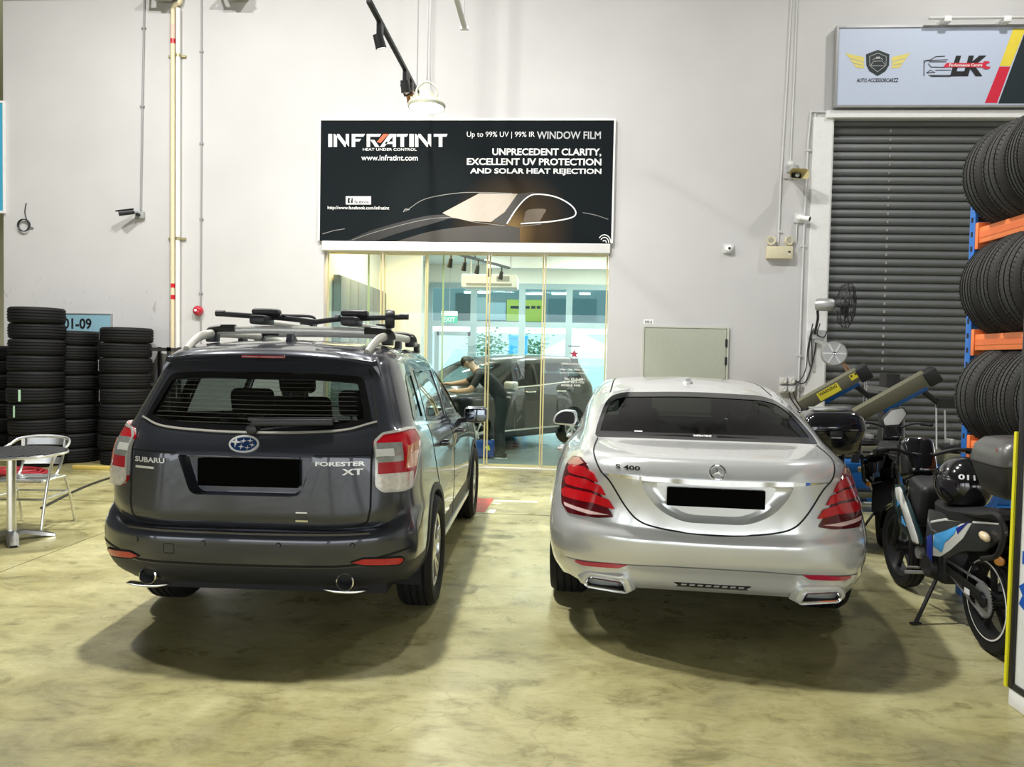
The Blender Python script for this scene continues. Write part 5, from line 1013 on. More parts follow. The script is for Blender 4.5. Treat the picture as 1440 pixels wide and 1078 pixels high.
# track with spotlights in front of the banner
tk = thing('track_light', 'black ceiling track with small spotlights in front of the banner', 'track light', (-1.94, 8.6, 5.08))
MB().bar((0, -1.25, 0), (0, 1.3, 0), .05, .045).build('track', M_BLACK, tk, bevel=.004)
for y in (-1.2, 1.25): MB().tube([(0, y, .02), (0, y, CEIL - 5.08)], .009, 6).build('rod', M_CONDUIT, tk)
M_SPOTON = mat('lit_spot_face', (1, .95, .85), .5, emit=(1, .86, .62), estr=8.0)
for k, (y, aim, lit, m_) in enumerate(((-.78, (.25, .35, -1), True, M_BLACK), (.52, (.1, .3, -1), True, M_BLACK), (.60, (.45, .2, -1), False, M_BLACK), (.86, (0, .9, -.5), True, mat('copper_spot', (.35, .17, .08), .35, .6)))):
    g = bpy.data.objects.new('spotlight', None); COL.objects.link(g); g.parent = tk; g.location = (0, y, -.02); a = Vector(aim).normalized(); p0 = Vector((0, 0, -.20))
    MB().box(-.025, .025, -.06, .06, -.17, 0).build('driver', M_BLACK, g, bevel=.004); MB().lathe([(.0, -.09), (.05, -.09), (.058, .05), (.05, .05), (.045, .0), (.0, .0)], 18, p0, a).build('head', m_, g)
    MB().lathe([(.0, .045), (.048, .045)], 16, p0, a).build('lens', M_SPOTON if lit else M_BLACK, g)
    if lit:
        ld = bpy.data.lights.new('spot_glow', 'SPOT'); ld.energy = 16; ld.color = (1, .85, .62); ld.spot_size = R(75); ld.spot_blend = .8; ld.shadow_soft_size = .05; lo = bpy.data.objects.new('spot_glow', ld); COL.objects.link(lo); lo.parent = g; lo.location = p0 + a * .06
        lo.rotation_euler = (Vector((.15, 1.0, -.9)) if k else Vector((.1, 1.6, -1))).to_track_quat('-Z', 'Y').to_euler()
# suspended strut
st = thing('ceiling_strut', 'pale suspended metal strut hanging above the banner', 'strut', (-1.23, 8.5, 5.6)); MB().bar((0, -.9, 0), (0, .65, 0), .05, .045).build('rail', M_LCONDUIT, st); MB().tube([(0, .55, 0), (0, .50, 3.4)], .012, 6).build('hanger', M_CONDUIT, st); MB().bar((-.05, .65, -.01), (.05, .65, -.01), .04, .04).build('end_cap', M_WHITE, st)
# floodlights on the wall at the top of the picture
for x, y, lab in ((232, 2, 'wall floodlight with black bracket beside the pipe elbow'), (332, 1, 'wall floodlight with black bracket right of the grey conduit')):
    p = W(x, y, .12); f = thing('floodlight', lab, 'floodlight', (p.x, WALL_Y - .16, p.z), group='floodlights high on the wall')
    MB().obox((.04, 0, .05), (.17, 0, 0), (0, .10, .03), (0, -.02, .075)).build('body', M_LCONDUIT, f, bevel=.015); MB().bar((-.24, -.08, -.02), (.22, -.08, -.02), .03, .03).build('bracket', M_BLACK, f); MB().bar((.20, -.08, -.02), (.20, .16, .05), .03, .03).build('bracket_arm', M_BLACK, f); MB().bar((-.22, -.08, -.02), (-.22, .16, .05), .03, .03).build('bracket_arm', M_BLACK, f)
    MB().obox((.06, -.03, -.05), (.12, 0, 0), (0, .05, .01), (0, 0, .02)).build('fins', M_GREYMETAL, f)
# ------------------------------------------------------------------ fittings on the wall
def wtube(name, pts, r, m_, root, d=None, n=8): return rel(MB().tube([W(x, y, r if d is None else d) for x, y in pts], r, n).build(name, m_), root)
def conduit(lab, pts, r, m_, clips=()):
    p = W(*pts[0]); t = thing('conduit', lab, 'conduit', (p.x, WALL_Y, p.z)); wtube('pipe', pts, r, m_, t)
    for x, y in clips: q = W(x, y, r); rel(MB().box(q.x - r * 2.2, q.x + r * 2.2, WALL_Y - r * 2.2, WALL_Y, q.z - .012, q.z + .012).build('clip', m_), t)
conduit('thin grey conduit dropping to the black camera on the wall', [(204, -8), (203, 60), (201, 160), (199, 296)], .014, M_CONDUIT, ((203, 40), (201, 150)))
conduit('long thin grey conduit passing behind the red bell', [(284, -10), (284, 200), (283, 430), (283, 520)], .012, M_CONDUIT, ((284, 73), (284, 202), (284, 308), (283, 412)))
conduit('thin pale conduit running down to the emergency light', [(1113, -8), (1106, 120), (1098, 250), (1094, 345)], .012, M_LCONDUIT, ((1104, 250), (1096, 326)))
conduit('short pale conduit feeding the horn speaker', [(1121, -8), (1116, 120), (1111, 232)], .011, M_LCONDUIT)
conduit('long pale conduit beside the shutter frame, left one', [(1168, 158), (1140, 158), (1136, 200), (1130, 330), (1126, 440), (1122, 560)], .014, M_LCONDUIT, ((1136, 212), (1129, 346), (1124, 500)))
conduit('long pale conduit against the shutter frame, right one', [(1146, 160), (1144, 300), (1141, 420), (1139, 560)], .012, M_LCONDUIT, ((1141, 480),))
# drain pipes
p = W(245, 200); pp = thing('cream_pipe', 'cream drain pipe with red bands on the white wall', 'pipe', (p.x, WALL_Y, p.z)); wtube('pipe', [(245.5, 22), (245.2, 250), (245, 560)], .034, M_PIPE, pp, .045, 12)
rel(MB().tube(crom([W(245.5, 24, .045), W(246, 14, .05), W(250, 9, .05), W(255, 6, .05), W(257, -6, .05)], 4), .034, 12).build('elbow', M_PIPE), pp)
for y, h in ((46, .10), (60, .035), (402, .03), (418, .03)): q = W(245.4, y, .045); rel(MB().lathe([(.0355, -h), (.0355, h)], 14, q).build('band', M_RED if h < .09 else mat('pink_band', (.72, .52, .42), .5)), pp)
p = W(253, 200); pp2 = thing('white_pipe', 'white drain pipe clamped beside the cream pipe', 'pipe', (p.x, WALL_Y, p.z)); wtube('pipe', [(253, 14), (252.6, 250), (252, 560)], .033, M_WPVC, pp2, .05, 12)
for y in (80, 336): q = W(253, y, .05); rel(MB().box(q.x - .16, q.x + .10, q.y + .02, WALL_Y, q.z - .016, q.z + .016).build('clamp', mat('brass_clamp', (.40, .36, .20), .4, .5)), pp2); rel(MB().lathe([(.039, -.02), (.039, .02)], 14, q).build('clamp_ring', mat('brass_clamp', (.4, .36, .2), .4)), pp2)
# alarm bell
p = W(280, 437); bl = thing('alarm_bell', 'round red alarm bell on the white wall', 'alarm bell', (p.x, WALL_Y, p.z)); MB().lathe([(.05, 0), (.075, .02), (.075, .05), (.06, .075), (.03, .09), (.0, .093)], 24, (0, 0, 0), (0, -1, 0)).build('dome', mat('bell_red', (.42, .01, .03), .2, coat=1.0), bl); MB().lathe([(.0, .098), (.018, .096), (.022, .08)], 14, (-.01, 0, .005), (0, -1, 0)).build('boss', M_PRINTW, bl)
# black bullet camera
p = W(198, 303); cm = thing('black_camera', 'black bullet camera on a grey box, left part of the wall', 'security camera', (p.x, WALL_Y, p.z)); MB().box(-.06, .07, -.05, 0, -.05, .055).build('box', M_GREYMETAL, cm, bevel=.006); MB().lathe([(.025, 0), (.025, .05), (.0, .05)], 14, (0, -.05, 0), (0, -1, 0)).build('joint', M_BLACK, cm)
a = Vector((-1, -.5, -.25)).normalized(); MB().tube([(-.03, -.10, .03), Vector((-.03, -.10, .03)) + a * .05], .02, 8).build('neck', M_BLACK, cm); c0 = Vector((-.06, -.12, .03)); MB().lathe([(.0, -.02), (.036, -.02), (.038, .18), (.034, .18), (.032, .165), (.0, .165)], 18, c0, a).build('body', M_BLACK, cm); MB().obox(c0 + a * .1 + Vector((0, 0, .04)), a * .12, a.cross(Vector((0, 0, 1))).normalized() * .036, (0, 0, .006)).build('hood', M_BLACK, cm)
# coiled cable
p = W(36, 318); cc = thing('coiled_cable', 'small coil of black cable hanging on the wall', 'cable', (p.x, WALL_Y, p.z)); b = MB()
pts = []
for k in range(70): t = k / 70 * 2 * math.pi * 3.6; r_ = .085 + .010 * math.sin(k * .31); pts.append((r_ * math.cos(t), -.02 - .0004 * k, r_ * math.sin(t) * 1.05))
b.tube(crom(pts, 2), .0065, 6); b.build('coil', M_BLACK, cc); MB().tube(crom([(.03, -.015, .09), (.0, -.015, .2), (.01, -.012, .30), (.02, -.01, .34)], 5), .007, 6).build('tail', M_BLACK, cc); MB().tube([(.09, -.02, -.02), (.13, -.015, -.03)], .008, 6).build('plug', M_BLACK, cc)
# unit number plate
a, b = W(86, 441), W(157, 470); nb_ = thing('unit_number_plate', 'pale blue unit number plate above the tyre stacks', 'number sign', (a.x, WALL_Y, b.z)); rel(MB().box(a.x - .12, b.x, WALL_Y - .02, WALL_Y, b.z, a.z).build('plate', mat('plate_blue', (.26, .46, .55), .4), smooth=False), nb_); rel(MB().box(a.x - .12, b.x, WALL_Y - .022, WALL_Y, b.z - .04, b.z + .0).build('border', mat('plate_navy', (.02, .05, .2), .4), smooth=False), nb_)
fm = MB(); fm.box(b.x, b.x + .02, WALL_Y - .03, WALL_Y, b.z - .04, a.z + .015); fm.box(a.x - .12, b.x, WALL_Y - .03, WALL_Y, a.z, a.z + .015); rel(fm.build('frame', M_GREYMETAL, smooth=False), nb_); rel(wall_text('lettering', '01-09', M_PRINTK, None, 90, 447, 130, 463, .0215, bold=.03), nb_)
# blue sign of the neighbouring unit
bs = thing('blue_sign', 'edge of a bright blue sign at the left margin', 'sign', (-8.9, 10.6, 3.6)); a, b = W(-25, 143), W(8, 300); rel(MB().box(a.x - 1, b.x - .01, 10.655, 10.68, b.z + .03, a.z - .03).build('panel', mat('sign_cyan', (.06, .36, .55), .4), smooth=False), bs)
fm = MB(); fm.box(b.x - .01, b.x + .012, 10.645, 10.685, b.z, a.z); fm.box(a.x - 1, b.x - .01, 10.645, 10.685, a.z - .03, a.z); fm.box(a.x - 1, b.x - .01, 10.645, 10.685, b.z, b.z + .03); rel(fm.build('frame', M_WHITE, smooth=False), bs)
# hatch in the wall
h0, h1 = W(907, 461), W(1019, 530); hp = thing('wall_hatch', 'grey green access hatch on the white wall above the sedan', 'hatch', (h0.x, WALL_Y, h1.z)); rel(MB().box(h0.x, h1.x, WALL_Y - .03, WALL_Y, h1.z - .5, h0.z).build('panel', mat('hatch_green', (.42, .44, .36), .45), smooth=False), hp)
fm = MB(); fm.box(h0.x - .035, h0.x - .008, WALL_Y - .035, WALL_Y, h1.z - .5, h0.z + .03); fm.box(h1.x + .008, h1.x + .035, WALL_Y - .035, WALL_Y, h1.z - .5, h0.z + .03); fm.box(h0.x - .008, h1.x + .008, WALL_Y - .035, WALL_Y, h0.z + .008, h0.z + .03); rel(fm.build('frame', mat('hatch_frame', (.52, .53, .46), .45), smooth=False), hp)
for z in (.25, .50): rel(MB().box(h1.x - .012, h1.x + .016, WALL_Y - .045, WALL_Y - .03, h0.z - z, h0.z - z + .11).build('hinge', M_DARK, smooth=False), hp)
a, b = W(905, 449), W(919, 456); rel(MB().box(a.x, b.x, WALL_Y - .006, WALL_Y, b.z, a.z).build('label_plate', M_PRINTW, smooth=False), hp); rel(wall_text('lettering', 'D/B L2', M_PRINTK, None, 907, 450.5, 917, 454.5, .0075, bold=.02), hp)
# round sensor
p = W(1024, 350); s = thing('wall_sensor', 'small white round sensor on a grey square box', 'sensor', (p.x, WALL_Y, p.z)); MB().box(-.07, .07, -.035, 0, -.06, .06).build('box', M_LCONDUIT, s, bevel=.006); MB().lathe([(.05, 0), (.046, .03), (.02, .045), (.0, .046)], 20, (0, -.035, 0), (0, -1, 0)).build('dome', M_PRINTW, s); MB().lathe([(.0, .05), (.018, .048), (.02, .03)], 14, (0, -.035, 0), (0, -1, 0)).build('eye', M_BLACK, s)
# horn speaker
p = W(1113, 252); s = thing('horn_speaker', 'cream horn speaker on the wall beside the shutter', 'speaker', (p.x, WALL_Y, p.z)); b = MB()
oc = [(-.11, -.06), (.11, -.075), (.13, -.05), (.13, .03), (.10, .06), (-.09, .07), (-.125, .04), (-.125, -.03)]; oc = rpoly(oc, .03, 3); b.grid([[(x, -.34, z) for x, z in oc + [oc[0]]], [(x * .55, -.22, z * .6) for x, z in oc + [oc[0]]], [(x * .25, -.10, z * .35) for x, z in oc + [oc[0]]]]); b.build('horn', mat('old_cream', (.55, .48, .25), .5), s, fix=False)
b = MB(); b.add([(x * .5, -.21, z * .55) for x, z in oc], [tuple(range(len(oc)))]); b.build('throat', M_DARK, s, fix=False); MB().lathe([(.0, .03), (.03, .02), (.035, -.03)], 14, (0, -.24, 0), (0, -1, 0)).build('core', M_GALV, s); MB().lathe([(.05, .10), (.075, .08), (.08, .0), (.0, .0)], 18, (-.01, -.10, .07), (0, 0, 1)).build('driver', M_GREYMETAL, s); MB().bar((0, -.12, .0), (0, 0, .02), .05, .04).build('bracket', M_GREYMETAL, s)
p2 = W(1110, 230); rel(MB().tube(crom([W(1110, 232, .01), W(1110, 240, .06), W(1111, 244, .1)], 4), .006, 6).build('cable', M_CONDUIT), s); q = W(1111, 230); rel(MB().lathe([(.035, 0), (.035, .03), (0, .03)], 14, q, (0, -1, 0)).build('junction_box', M_WPVC), s)
# white bullet camera
p = W(1124, 307); s = thing('white_camera', 'white bullet camera on a grey box beside the shutter', 'security camera', (p.x, WALL_Y, p.z)); MB().box(-.075, .065, -.03, 0, -.065, .065).build('box', M_LCONDUIT, s, bevel=.005); MB().lathe([(.04, 0), (.035, .03), (.0, .035)], 16, (-.01, -.03, .005), (0, -1, 0)).build('base', M_PRINTW, s); a = Vector((.75, -.6, -.25)).normalized(); MB().lathe([(.0, 0), (.032, .0), (.034, .13)], 16, (.0, -.06, 0), a).build('body', M_PRINTW, s); MB().lathe([(.034, .13), (.028, .125), (.0, .12)], 16, (.0, -.06, 0), a).build('lens', M_BLACK, s); MB().tube([(-.03, -.012, -.06), (-.035, -.012, -.34)], .009, 6).build('pigtail_conduit', M_LCONDUIT, s)
# emergency light with two heads
p = W(1094.5, 356); s = thing('emergency_light', 'cream emergency light box with two round lamps', 'emergency light', (p.x, WALL_Y, p.z)); MB().box(-.175, .175, -.09, 0, -.085, .085).build('box', M_CREAM, s, bevel=.01); MB().box(.11, .14, -.094, -.09, .0, .02).build('indicator', M_DARK, s); MB().lathe([(.010, 0), (.010, .004), (.0, .004)], 12, (.12, -.09, -.03), (0, -1, 0)).build('button', M_PRINTW, s)
for x, ax in ((-.12, (-.15, -1, .05)), (.12, (.45, -1, .05))): g = bpy.data.objects.new('lamp_head', None); COL.objects.link(g); g.parent = s; MB().lathe([(.03, -.05), (.06, -.02), (.064, .015), (.058, .02), (.0, .0)], 20, (x, -.06, .165), ax).build('shell', M_CREAM, g); MB().lathe([(.0, .012), (.055, .014)], 20, (x, -.06, .165), ax).build('lens', mat('lamp_glass', (.62, .60, .50), .1, .4), g); MB().tube([(x, -.05, .08), (x, -.05, .13)], .015, 8).build('neck', M_CREAM, g)
# sockets low beside the frame
p = W(1106, 540); s = thing('socket_boxes', 'four small grey socket boxes with cables by the shutter frame', 'socket box', (p.x, WALL_Y, p.z))
for x, z in ((-.05, .05), (.06, .05), (-.05, -.07), (.06, -.07)): g = MB().box(x - .05, x + .048, -.055, 0, z - .05, z + .05).build('socket', M_LCONDUIT, s, bevel=.006); MB().lathe([(.03, 0), (.03, .02), (.016, .02), (.0, .01)], 16, (x, -.055, z), (0, -1, 0)).build('outlet', M_WPVC, g)
for pts in ([(.02, -.06, -.1), (.05, -.06, -.2), (.16, -.08, -.36), (.22, -.1, -.5)], [(.08, -.06, -.1), (.12, -.06, -.22), (.25, -.08, -.40)], [(.09, -.05, .05), (.22, -.05, .02), (.30, -.05, .18), (.36, -.05, .5), (.37, -.05, .8)]): MB().tube(crom(pts, 6), .009, 6).build('cable', M_BLACK, s)
# wall fan
p = W(1150, 432); fn = thing('wall_fan', 'black wire wall fan with grey motor beside the shutter', 'fan', (p.x, WALL_Y - .04, p.z - .1))
q = W(1139, 470); rel(MB().box(q.x - .05, q.x + .19, WALL_Y - .08, WALL_Y - .04, q.z - .06, q.z + .06).build('mount', M_LCONDUIT, bevel=.006), fn); ax = Vector((.86, -.50, -.05)).normalized(); c0 = atY(1150, 428, 10.3); MB_ = MB().lathe([(.0, -.02), (.075, .0), (.085, .05), (.085, .20), (.06, .24), (.0, .25)], 22, c0 - ax * .02, ax); rel(MB_.build('motor', M_GALV), fn)
rel(MB().tube(crom([W(1142, 470, .1), W(1143, 450, .2), c0 + Vector((0, 0, -.09))], 5), .018, 8).build('arm', M_BLACK), fn)
fc = c0 + ax * .34; u, w = frame(ax); b = MB()
for r_, d in ((.30, 0), (.30, .05), (.25, .085), (.18, .105), (.10, .115)): b.tube([fc + ax * d + (u * math.cos(t) + w * math.sin(t)) * r_ for t in np.linspace(0, 2 * math.pi, 40, endpoint=False)], .005, 5, closed=True)
for k in range(24): t = 2 * math.pi * k / 24; e = u * math.cos(t) + w * math.sin(t); b.tube([fc + ax * .12 + e * .04, fc + ax * .105 + e * .18, fc + ax * .05 + e * .30, fc - ax * .05 + e * .26, fc - ax * .10 + e * .08], .0028, 4)
rel(b.build('cage', M_BLACK), fn)
for k in range(3):
    t = 2 * math.pi * k / 3 + .4; rows = []
    for i in range(5): r_ = .05 + .05 * i; rows.append([fc + ax * (.02 * s2) + (u * math.cos(t + s2 * .28) + w * math.sin(t + s2 * .28)) * r_ for s2 in (-1, 0, 1)])
    rel(MB().grid(rows).build('blade', M_BLACK, fix=False), fn)
rel(MB().lathe([(.0, .06), (.05, .05), (.055, -.02), (.0, -.02)], 16, fc, ax).build('hub', M_BLACK), fn)
for pts in ([(1141, 462), (1136, 480), (1134, 505), (1138, 516), (1139, 500), (1138, 475)], [(1150, 455), (1146, 470), (1155, 474), (1160, 466)], [(1140, 455), (1133, 490), (1131, 515), (1124, 532), (1114, 540)]): rel(MB().tube(crom([W(x, y, .09) for x, y in pts], 6), .008, 6).build('cable', M_BLACK), fn)
# hose reel on the shutter side
c0 = atY(1173, 497, 10.25); rl = thing('hose_reel', 'round grey hose reel hanging in front of the shutter', 'hose reel', c0); ax = Vector((-.25, -1, .05)).normalized()
MB().lathe([(.0, -.09), (.14, -.09), (.165, -.06), (.165, .0), (.15, .02), (.0, .03)], 32, (0, 0, 0), ax).build('drum', M_GALV, rl); u, w = frame(ax)
for k in range(6): t = 2 * math.pi * k / 6; e = u * math.cos(t) + w * math.sin(t); MB().bar(ax * .028 + e * .03, ax * .022 + e * .145, .022, .01, ax).build('rib', M_LCONDUIT, rl)
MB().lathe([(.0, .05), (.02, .045), (.025, .02)], 12, (0, 0, 0), ax).build('hub', M_CHROME, rl); MB().bar((0, .0, .1), (-.12, WALL_Y - .06 - c0.y, .18), .04, .04).build('bracket', M_GREYMETAL, rl)
for dx in (0, .05): MB().tube(crom([(.10 + dx * .3, -.02, -.12), (.15 + dx, -.05, -.22), (.16 + dx, -.12, -.34), (.2 + dx * .5, -.25, -.46)], 5), .014, 8).build('hose', mat('brown_hose', (.22, .13, .07), .6), rl)
# ------------------------------------------------------------------ tyre stacks
STK = tyre_mesh('stack_tyre', .345, .2145, .215, 56, 4); ORD = ['topmost', 'second', 'third', 'fourth', 'fifth', 'sixth', 'seventh', 'eighth', 'ninth', 'tenth', 'eleventh']
M_STW = mat('white_sticker', (.80, .80, .78), .5); M_STG = mat('green_sticker', (.42, .66, .46), .5)
def stack(px_, Y, n, h, where, stickers={}):
    X = atY(px_, 560, Y).x; rnd = random.Random(px_)
    for i in range(n):
        k = n - i - 1; z = h * (k + .5)
        lab = '%s tyre %sin the stack %s' % ('topmost' if i == 0 else 'bottom' if i == n - 1 else ORD[i] + ' from top', '' , where)
        t = thing('tyre', 'black ' + lab, 'tyre', (X + rnd.uniform(-.014, .014), Y + rnd.uniform(-.014, .014), z), rnd.uniform(0, 6), group='stacked tyres along the wall')
        o = link('tread_and_sidewall', STK, t); o.scale = (1, 1, h / .2145)
        if i in stickers:
            m_, a = stickers[i]; a -= t.rotation_euler.z; b = MB(); b.grid([[(.3475 * math.cos(a + d), .3475 * math.sin(a + d), zz * h) for d in (-.045, -.015, .015, .045)] for zz in (-.36, .36)]); b.build('sticker', m_, t, fix=False)
stack(-17, 10.2, 8, .204, 'at the far left edge'); stack(52, 9.85, 10, .216, 'left of the number plate', {5: (M_STG, R(-85)), 6: (M_STG, R(-100)), 8: (M_STW, R(-85))})
stack(103, 10.315, 9, .207, 'below the number plate', {0: (M_STW, R(-135)), 4: (M_STW, R(-115))}); stack(177.5, 10.27, 9, .2135, 'beside the cream pipe', {0: (M_STW, R(-143)), 2: (M_STW, R(-138)), 4: (M_STW, R(-138))})
# black open shelf unit behind the last stack
x0 = atY(214, 560, 10.45).x; x1 = atY(246, 560, 10.45).x; sv = thing('black_shelf', 'black open metal shelf between the tyre stack and the SUV', 'shelf', ((x0 + x1) / 2, 10.45, 0)); hw = (x1 - x0) / 2
for x in (-hw, hw - .04):
    for y in (-.16, .14): MB().box(x, x + .04, y, y + .04, 0, 1.66).build('post', M_BLACK, sv, smooth=False)
for z in (.15, .62, 1.1, 1.60): MB().box(-hw, hw, -.16, .18, z, z + .05).build('shelf_board', M_BLACK, sv, smooth=False)
MB().box(-hw, hw, .16, .175, .15, 1.2).build('back_panel', M_BLACK, sv, smooth=False)
# ------------------------------------------------------------------ bistro table and chair
c = atZ(17, 744); tb = thing('bistro_table', 'round bistro table with dark slatted top and aluminium foot', 'table', (-4.53, 5.92, 0))
MB().lathe([(.0, .716), (.40, .716), (.412, .719), (.415, .728), (.41, .738), (.40, .740)], 48).build('rim', M_ALU, tb, angle=30); MB().lathe([(.0, .738), (.398, .738)], 48).build('top_plate', mat('dark_table_top', (.035, .035, .038), .45), tb)
for k in range(-6, 7):
    x = k * .061; L = math.sqrt(max(.0, .392 ** 2 - x * x)); MB().box(x - .026, x + .026, -L, L, .739, .745).build('slat', mat('dark_slat', (.05, .05, .055), .3, .3), tb, smooth=False)
MB().lathe([(.036, .06), (.036, .716)], 24).build('column', M_ALU, tb); MB().lathe([(.07, .68), (.12, .716)], 20).build('collar', M_ALU, tb)
for k in range(4):
    a = R(40) + k * math.pi / 2; d = Vector((math.cos(a), math.sin(a), 0)); s = Vector((-d.y, d.x, 0)); rows = []
    for r_, z, w_, th in ((.0, .085, .045, .03), (.10, .075, .045, .03), (.22, .045, .042, .028), (.31, .018, .038, .016)): q = d * r_; rows.append([q + s * w_ + Vector((0, 0, z - th)), q + s * w_ * .6 + Vector((0, 0, z)), q - s * w_ * .6 + Vector((0, 0, z)), q - s * w_ + Vector((0, 0, z - th))])
    MB().grid(rows).build('foot', M_ALU, tb, fix=False); MB().lathe([(.025, 0), (.025, .012)], 10, d * .295).build('foot_pad', M_BLACK, tb)
# chair: front faces the table
c = atZ(56, 745); ch = thing('bistro_chair', 'aluminium bistro chair with slatted back beside the round table', 'chair', (-4.68, 6.34, 0), R(8)); r_ = .0125
for sx in (-1, 1):
    MB().tube(crom([(sx * .235, -.27, 0), (sx * .245, -.235, .24), (sx * .26, -.18, .52), (sx * .265, -.10, .655), (sx * .262, .05, .70), (sx * .25, .16, .735), (sx * .21, .235, .775), (sx * .10, .262, .795), (0, .268, .80)], 6), r_, 10).build('arm_tube', M_ALU, ch)
    MB().tube(crom([(sx * .235, .31, 0), (sx * .228, .235, .25), (sx * .222, .165, .42), (sx * .215, .12, .445), (sx * .21, -.20, .45)], 6), r_, 10).build('leg', M_ALU, ch)
    MB().tube(crom([(sx * .16, .10, .45), (sx * .165, .16, .50), (sx * .172, .22, .62), (sx * .178, .252, .785)], 6), r_ * .9, 10).build('back_post', M_ALU, ch)
MB().tube([(-.21, -.20, .45), (.21, -.20, .45)], r_, 10).build('seat_rail', M_ALU, ch)
MB().tube([(-.24, -.235, .30), (.24, -.235, .30)], r_ * .8, 8).build('stretcher', M_ALU, ch); MB().tube([(-.225, .215, .30), (.225, .215, .30)], r_ * .8, 8).build('stretcher', M_ALU, ch)
for sx in (-1, 1): MB().tube([(sx * .243, -.235, .30), (sx * .226, .215, .30)], r_ * .8, 8).build('stretcher', M_ALU, ch)
for k in range(5): y = -.17 + k * .068; MB().obox((0, y, .462 - .004 * math.sin(k * .8)), (.205, 0, 0), (0, .029, 0), (0, 0, .004)).build('seat_slat', M_ALU, ch, bevel=.002)
for k in range(3): z = .545 + k * .085; y = .192 + .033 * k; b = MB(); b.grid([[(x, y + .04 * (1 - (x / .19) ** 2) + (.012 if zz else 0), z + zz * .062) for x in np.linspace(-.172, .172, 9)] for zz in (0, 1)]); b.build('back_slat', M_ALU, ch, fix=False)
# things on the floor at the back
hc = thing('red_hose', 'loose coil of red hose on the floor behind the chair', 'hose', tuple(atZ(28, 668))); b = MB(); pts = []
for k in range(80): t = k / 80 * 2 * math.pi * 4; q = .30 + .05 * math.sin(k * .37); pts.append((q * math.cos(t), q * math.sin(t) * .6, .02 + .018 * (k // 20)))
b.tube(crom(pts, 2), .016, 8); b.build('coil', mat('hose_red', (.35, .02, .03), .45), hc); MB().lathe([(.018, 0), (.014, .08)], 10, (.30, 0, .02), (1, .2, 0)).build('nozzle', M_GALV, hc)
p, q = atZ(104, 659), atZ(162, 662); o = MB().box(p.x, q.x, p.y - .04, p.y + .04, 0.0, .05).build('yellow_floor_strip', mat('yellow_wood', (.55, .42, .10), .6), bevel=.006); tag(o, 'yellow wooden strip on the floor under the tyre stack by the SUV', 'strip')
pts = [atZ(x, y, .012) for x, y in ((58, 714), (85, 700), (110, 688), (135, 678), (165, 669), (196, 664))]; o = MB().tube(crom(pts, 5), .012, 6).build('floor_cable', M_BLACK); tag(o, 'black cable lying on the floor behind the bistro chair', 'cable')
# floor markings between the cars
def mark(name, pts, m_, lab, cat='floor marking'):
    P = [atZ(x, y) for x, y in pts]; o = MB().prism([(p.x, p.y) for p in P], (0, 0, .0005), (1, 0, 0), (0, 1, 0), (0, 0, .0012)).build(name, m_, smooth=False); tag(o, lab, cat)
MR = mat('red_floor_paint', (.50, .07, .05), .55, var=.3, vscale=9); MW = mat('white_floor_paint', (.70, .68, .58), .55, var=.2, vscale=9)
zz = lambda u, v: (660 + u / 7.7, 600 + v / 7.7)
mark('red_mark', [zz(*p) for p in ((80, 775), (265, 775), (165, 925), (40, 925))], MR, 'red painted patch on the floor beside the SUV front wheel'); mark('white_line', [zz(*p) for p in ((265, 792), (742, 805), (740, 822), (262, 808))], MW, 'long thin white line painted on the floor before the glass front')
mark('white_patch', [zz(*p) for p in ((215, 893), (292, 898), (265, 935), (175, 930))], MW, 'short white painted patch touching the red floor mark'); mark('white_dash', [zz(*p) for p in ((258, 822), (340, 826), (334, 838), (252, 834))], MW, 'small faint white dash above the white floor patch')
# ------------------------------------------------------------------ tyre rack on the right
M_RBLUE = mat('rack_blue', (.02, .14, .48), .45); M_RORNG = mat('rack_orange', (.85, .22, .06), .45)
rk = thing('tyre_rack', 'blue and orange tyre rack at the right edge', 'rack', (2.84, 5.4, 0))
for x in (0, .35):
    for y in (0, -2.6):
        b = MB(); b.box(x, x + .09, y - .035, y + .035, 0, 3.05); b.build('upright', M_RBLUE, rk, bevel=.006)
        for k in range(20):
            if y == 0 and x == 0: MB().box(x + .02, x + .07, y - .0365, y - .034, 1.0 + k * .10, 1.035 + k * .10).build('slot', M_DARK, rk, smooth=False); MB().box(x - .0015, x + .001, y - .012, y + .012, 1.0 + k * .10, 1.035 + k * .10).build('slot', M_DARK, rk, smooth=False)
for z in (1.04, 1.77, 2.50):
    for x in (.01, .37):
        g = MB().box(x, x + .05, -2.6, -.035, z - .055, z + .055).build('beam', M_RORNG, rk, bevel=.006)
        MB().box(x - .008, x + .075, -.075, -.036, z - .09, z + .09).build('beam_bracket', M_RORNG, g, bevel=.003)
        MB().box(x - .003, x, -2.6, -.08, z - .02, z + .02).build('beam_groove', mat('rack_orange_dark', (.75, .17, .05), .5), g, smooth=False)
for z0, z1 in ((.3, 1.0), (1.1, 1.7), (1.85, 2.5)): MB().bar((.06, 0, z0), (.38, 0, z1), .03, .03).build('brace', M_RBLUE, rk)
for z in (.2, 1.0, 1.75, 2.5): MB().bar((.06, 0, z), (.38, 0, z), .03, .03).build('brace', M_RBLUE, rk)
RT = [tyre_mesh('rack_tyre_a', .345, .215, .22, 64, 4, (0, 1, 0)), tyre_mesh('rack_tyre_b', .335, .205, .21, 64, 5, (0, 1, 0)), tyre_mesh('rack_tyre_c', .34, .225, .215, 64, 3, (0, 1, 0))]
M_RUB2 = mat('dusty_tyre_rubber', (.035, .034, .031), .7, var=.35, vscale=22)
for me in RT: me.materials[0] = M_RUB2
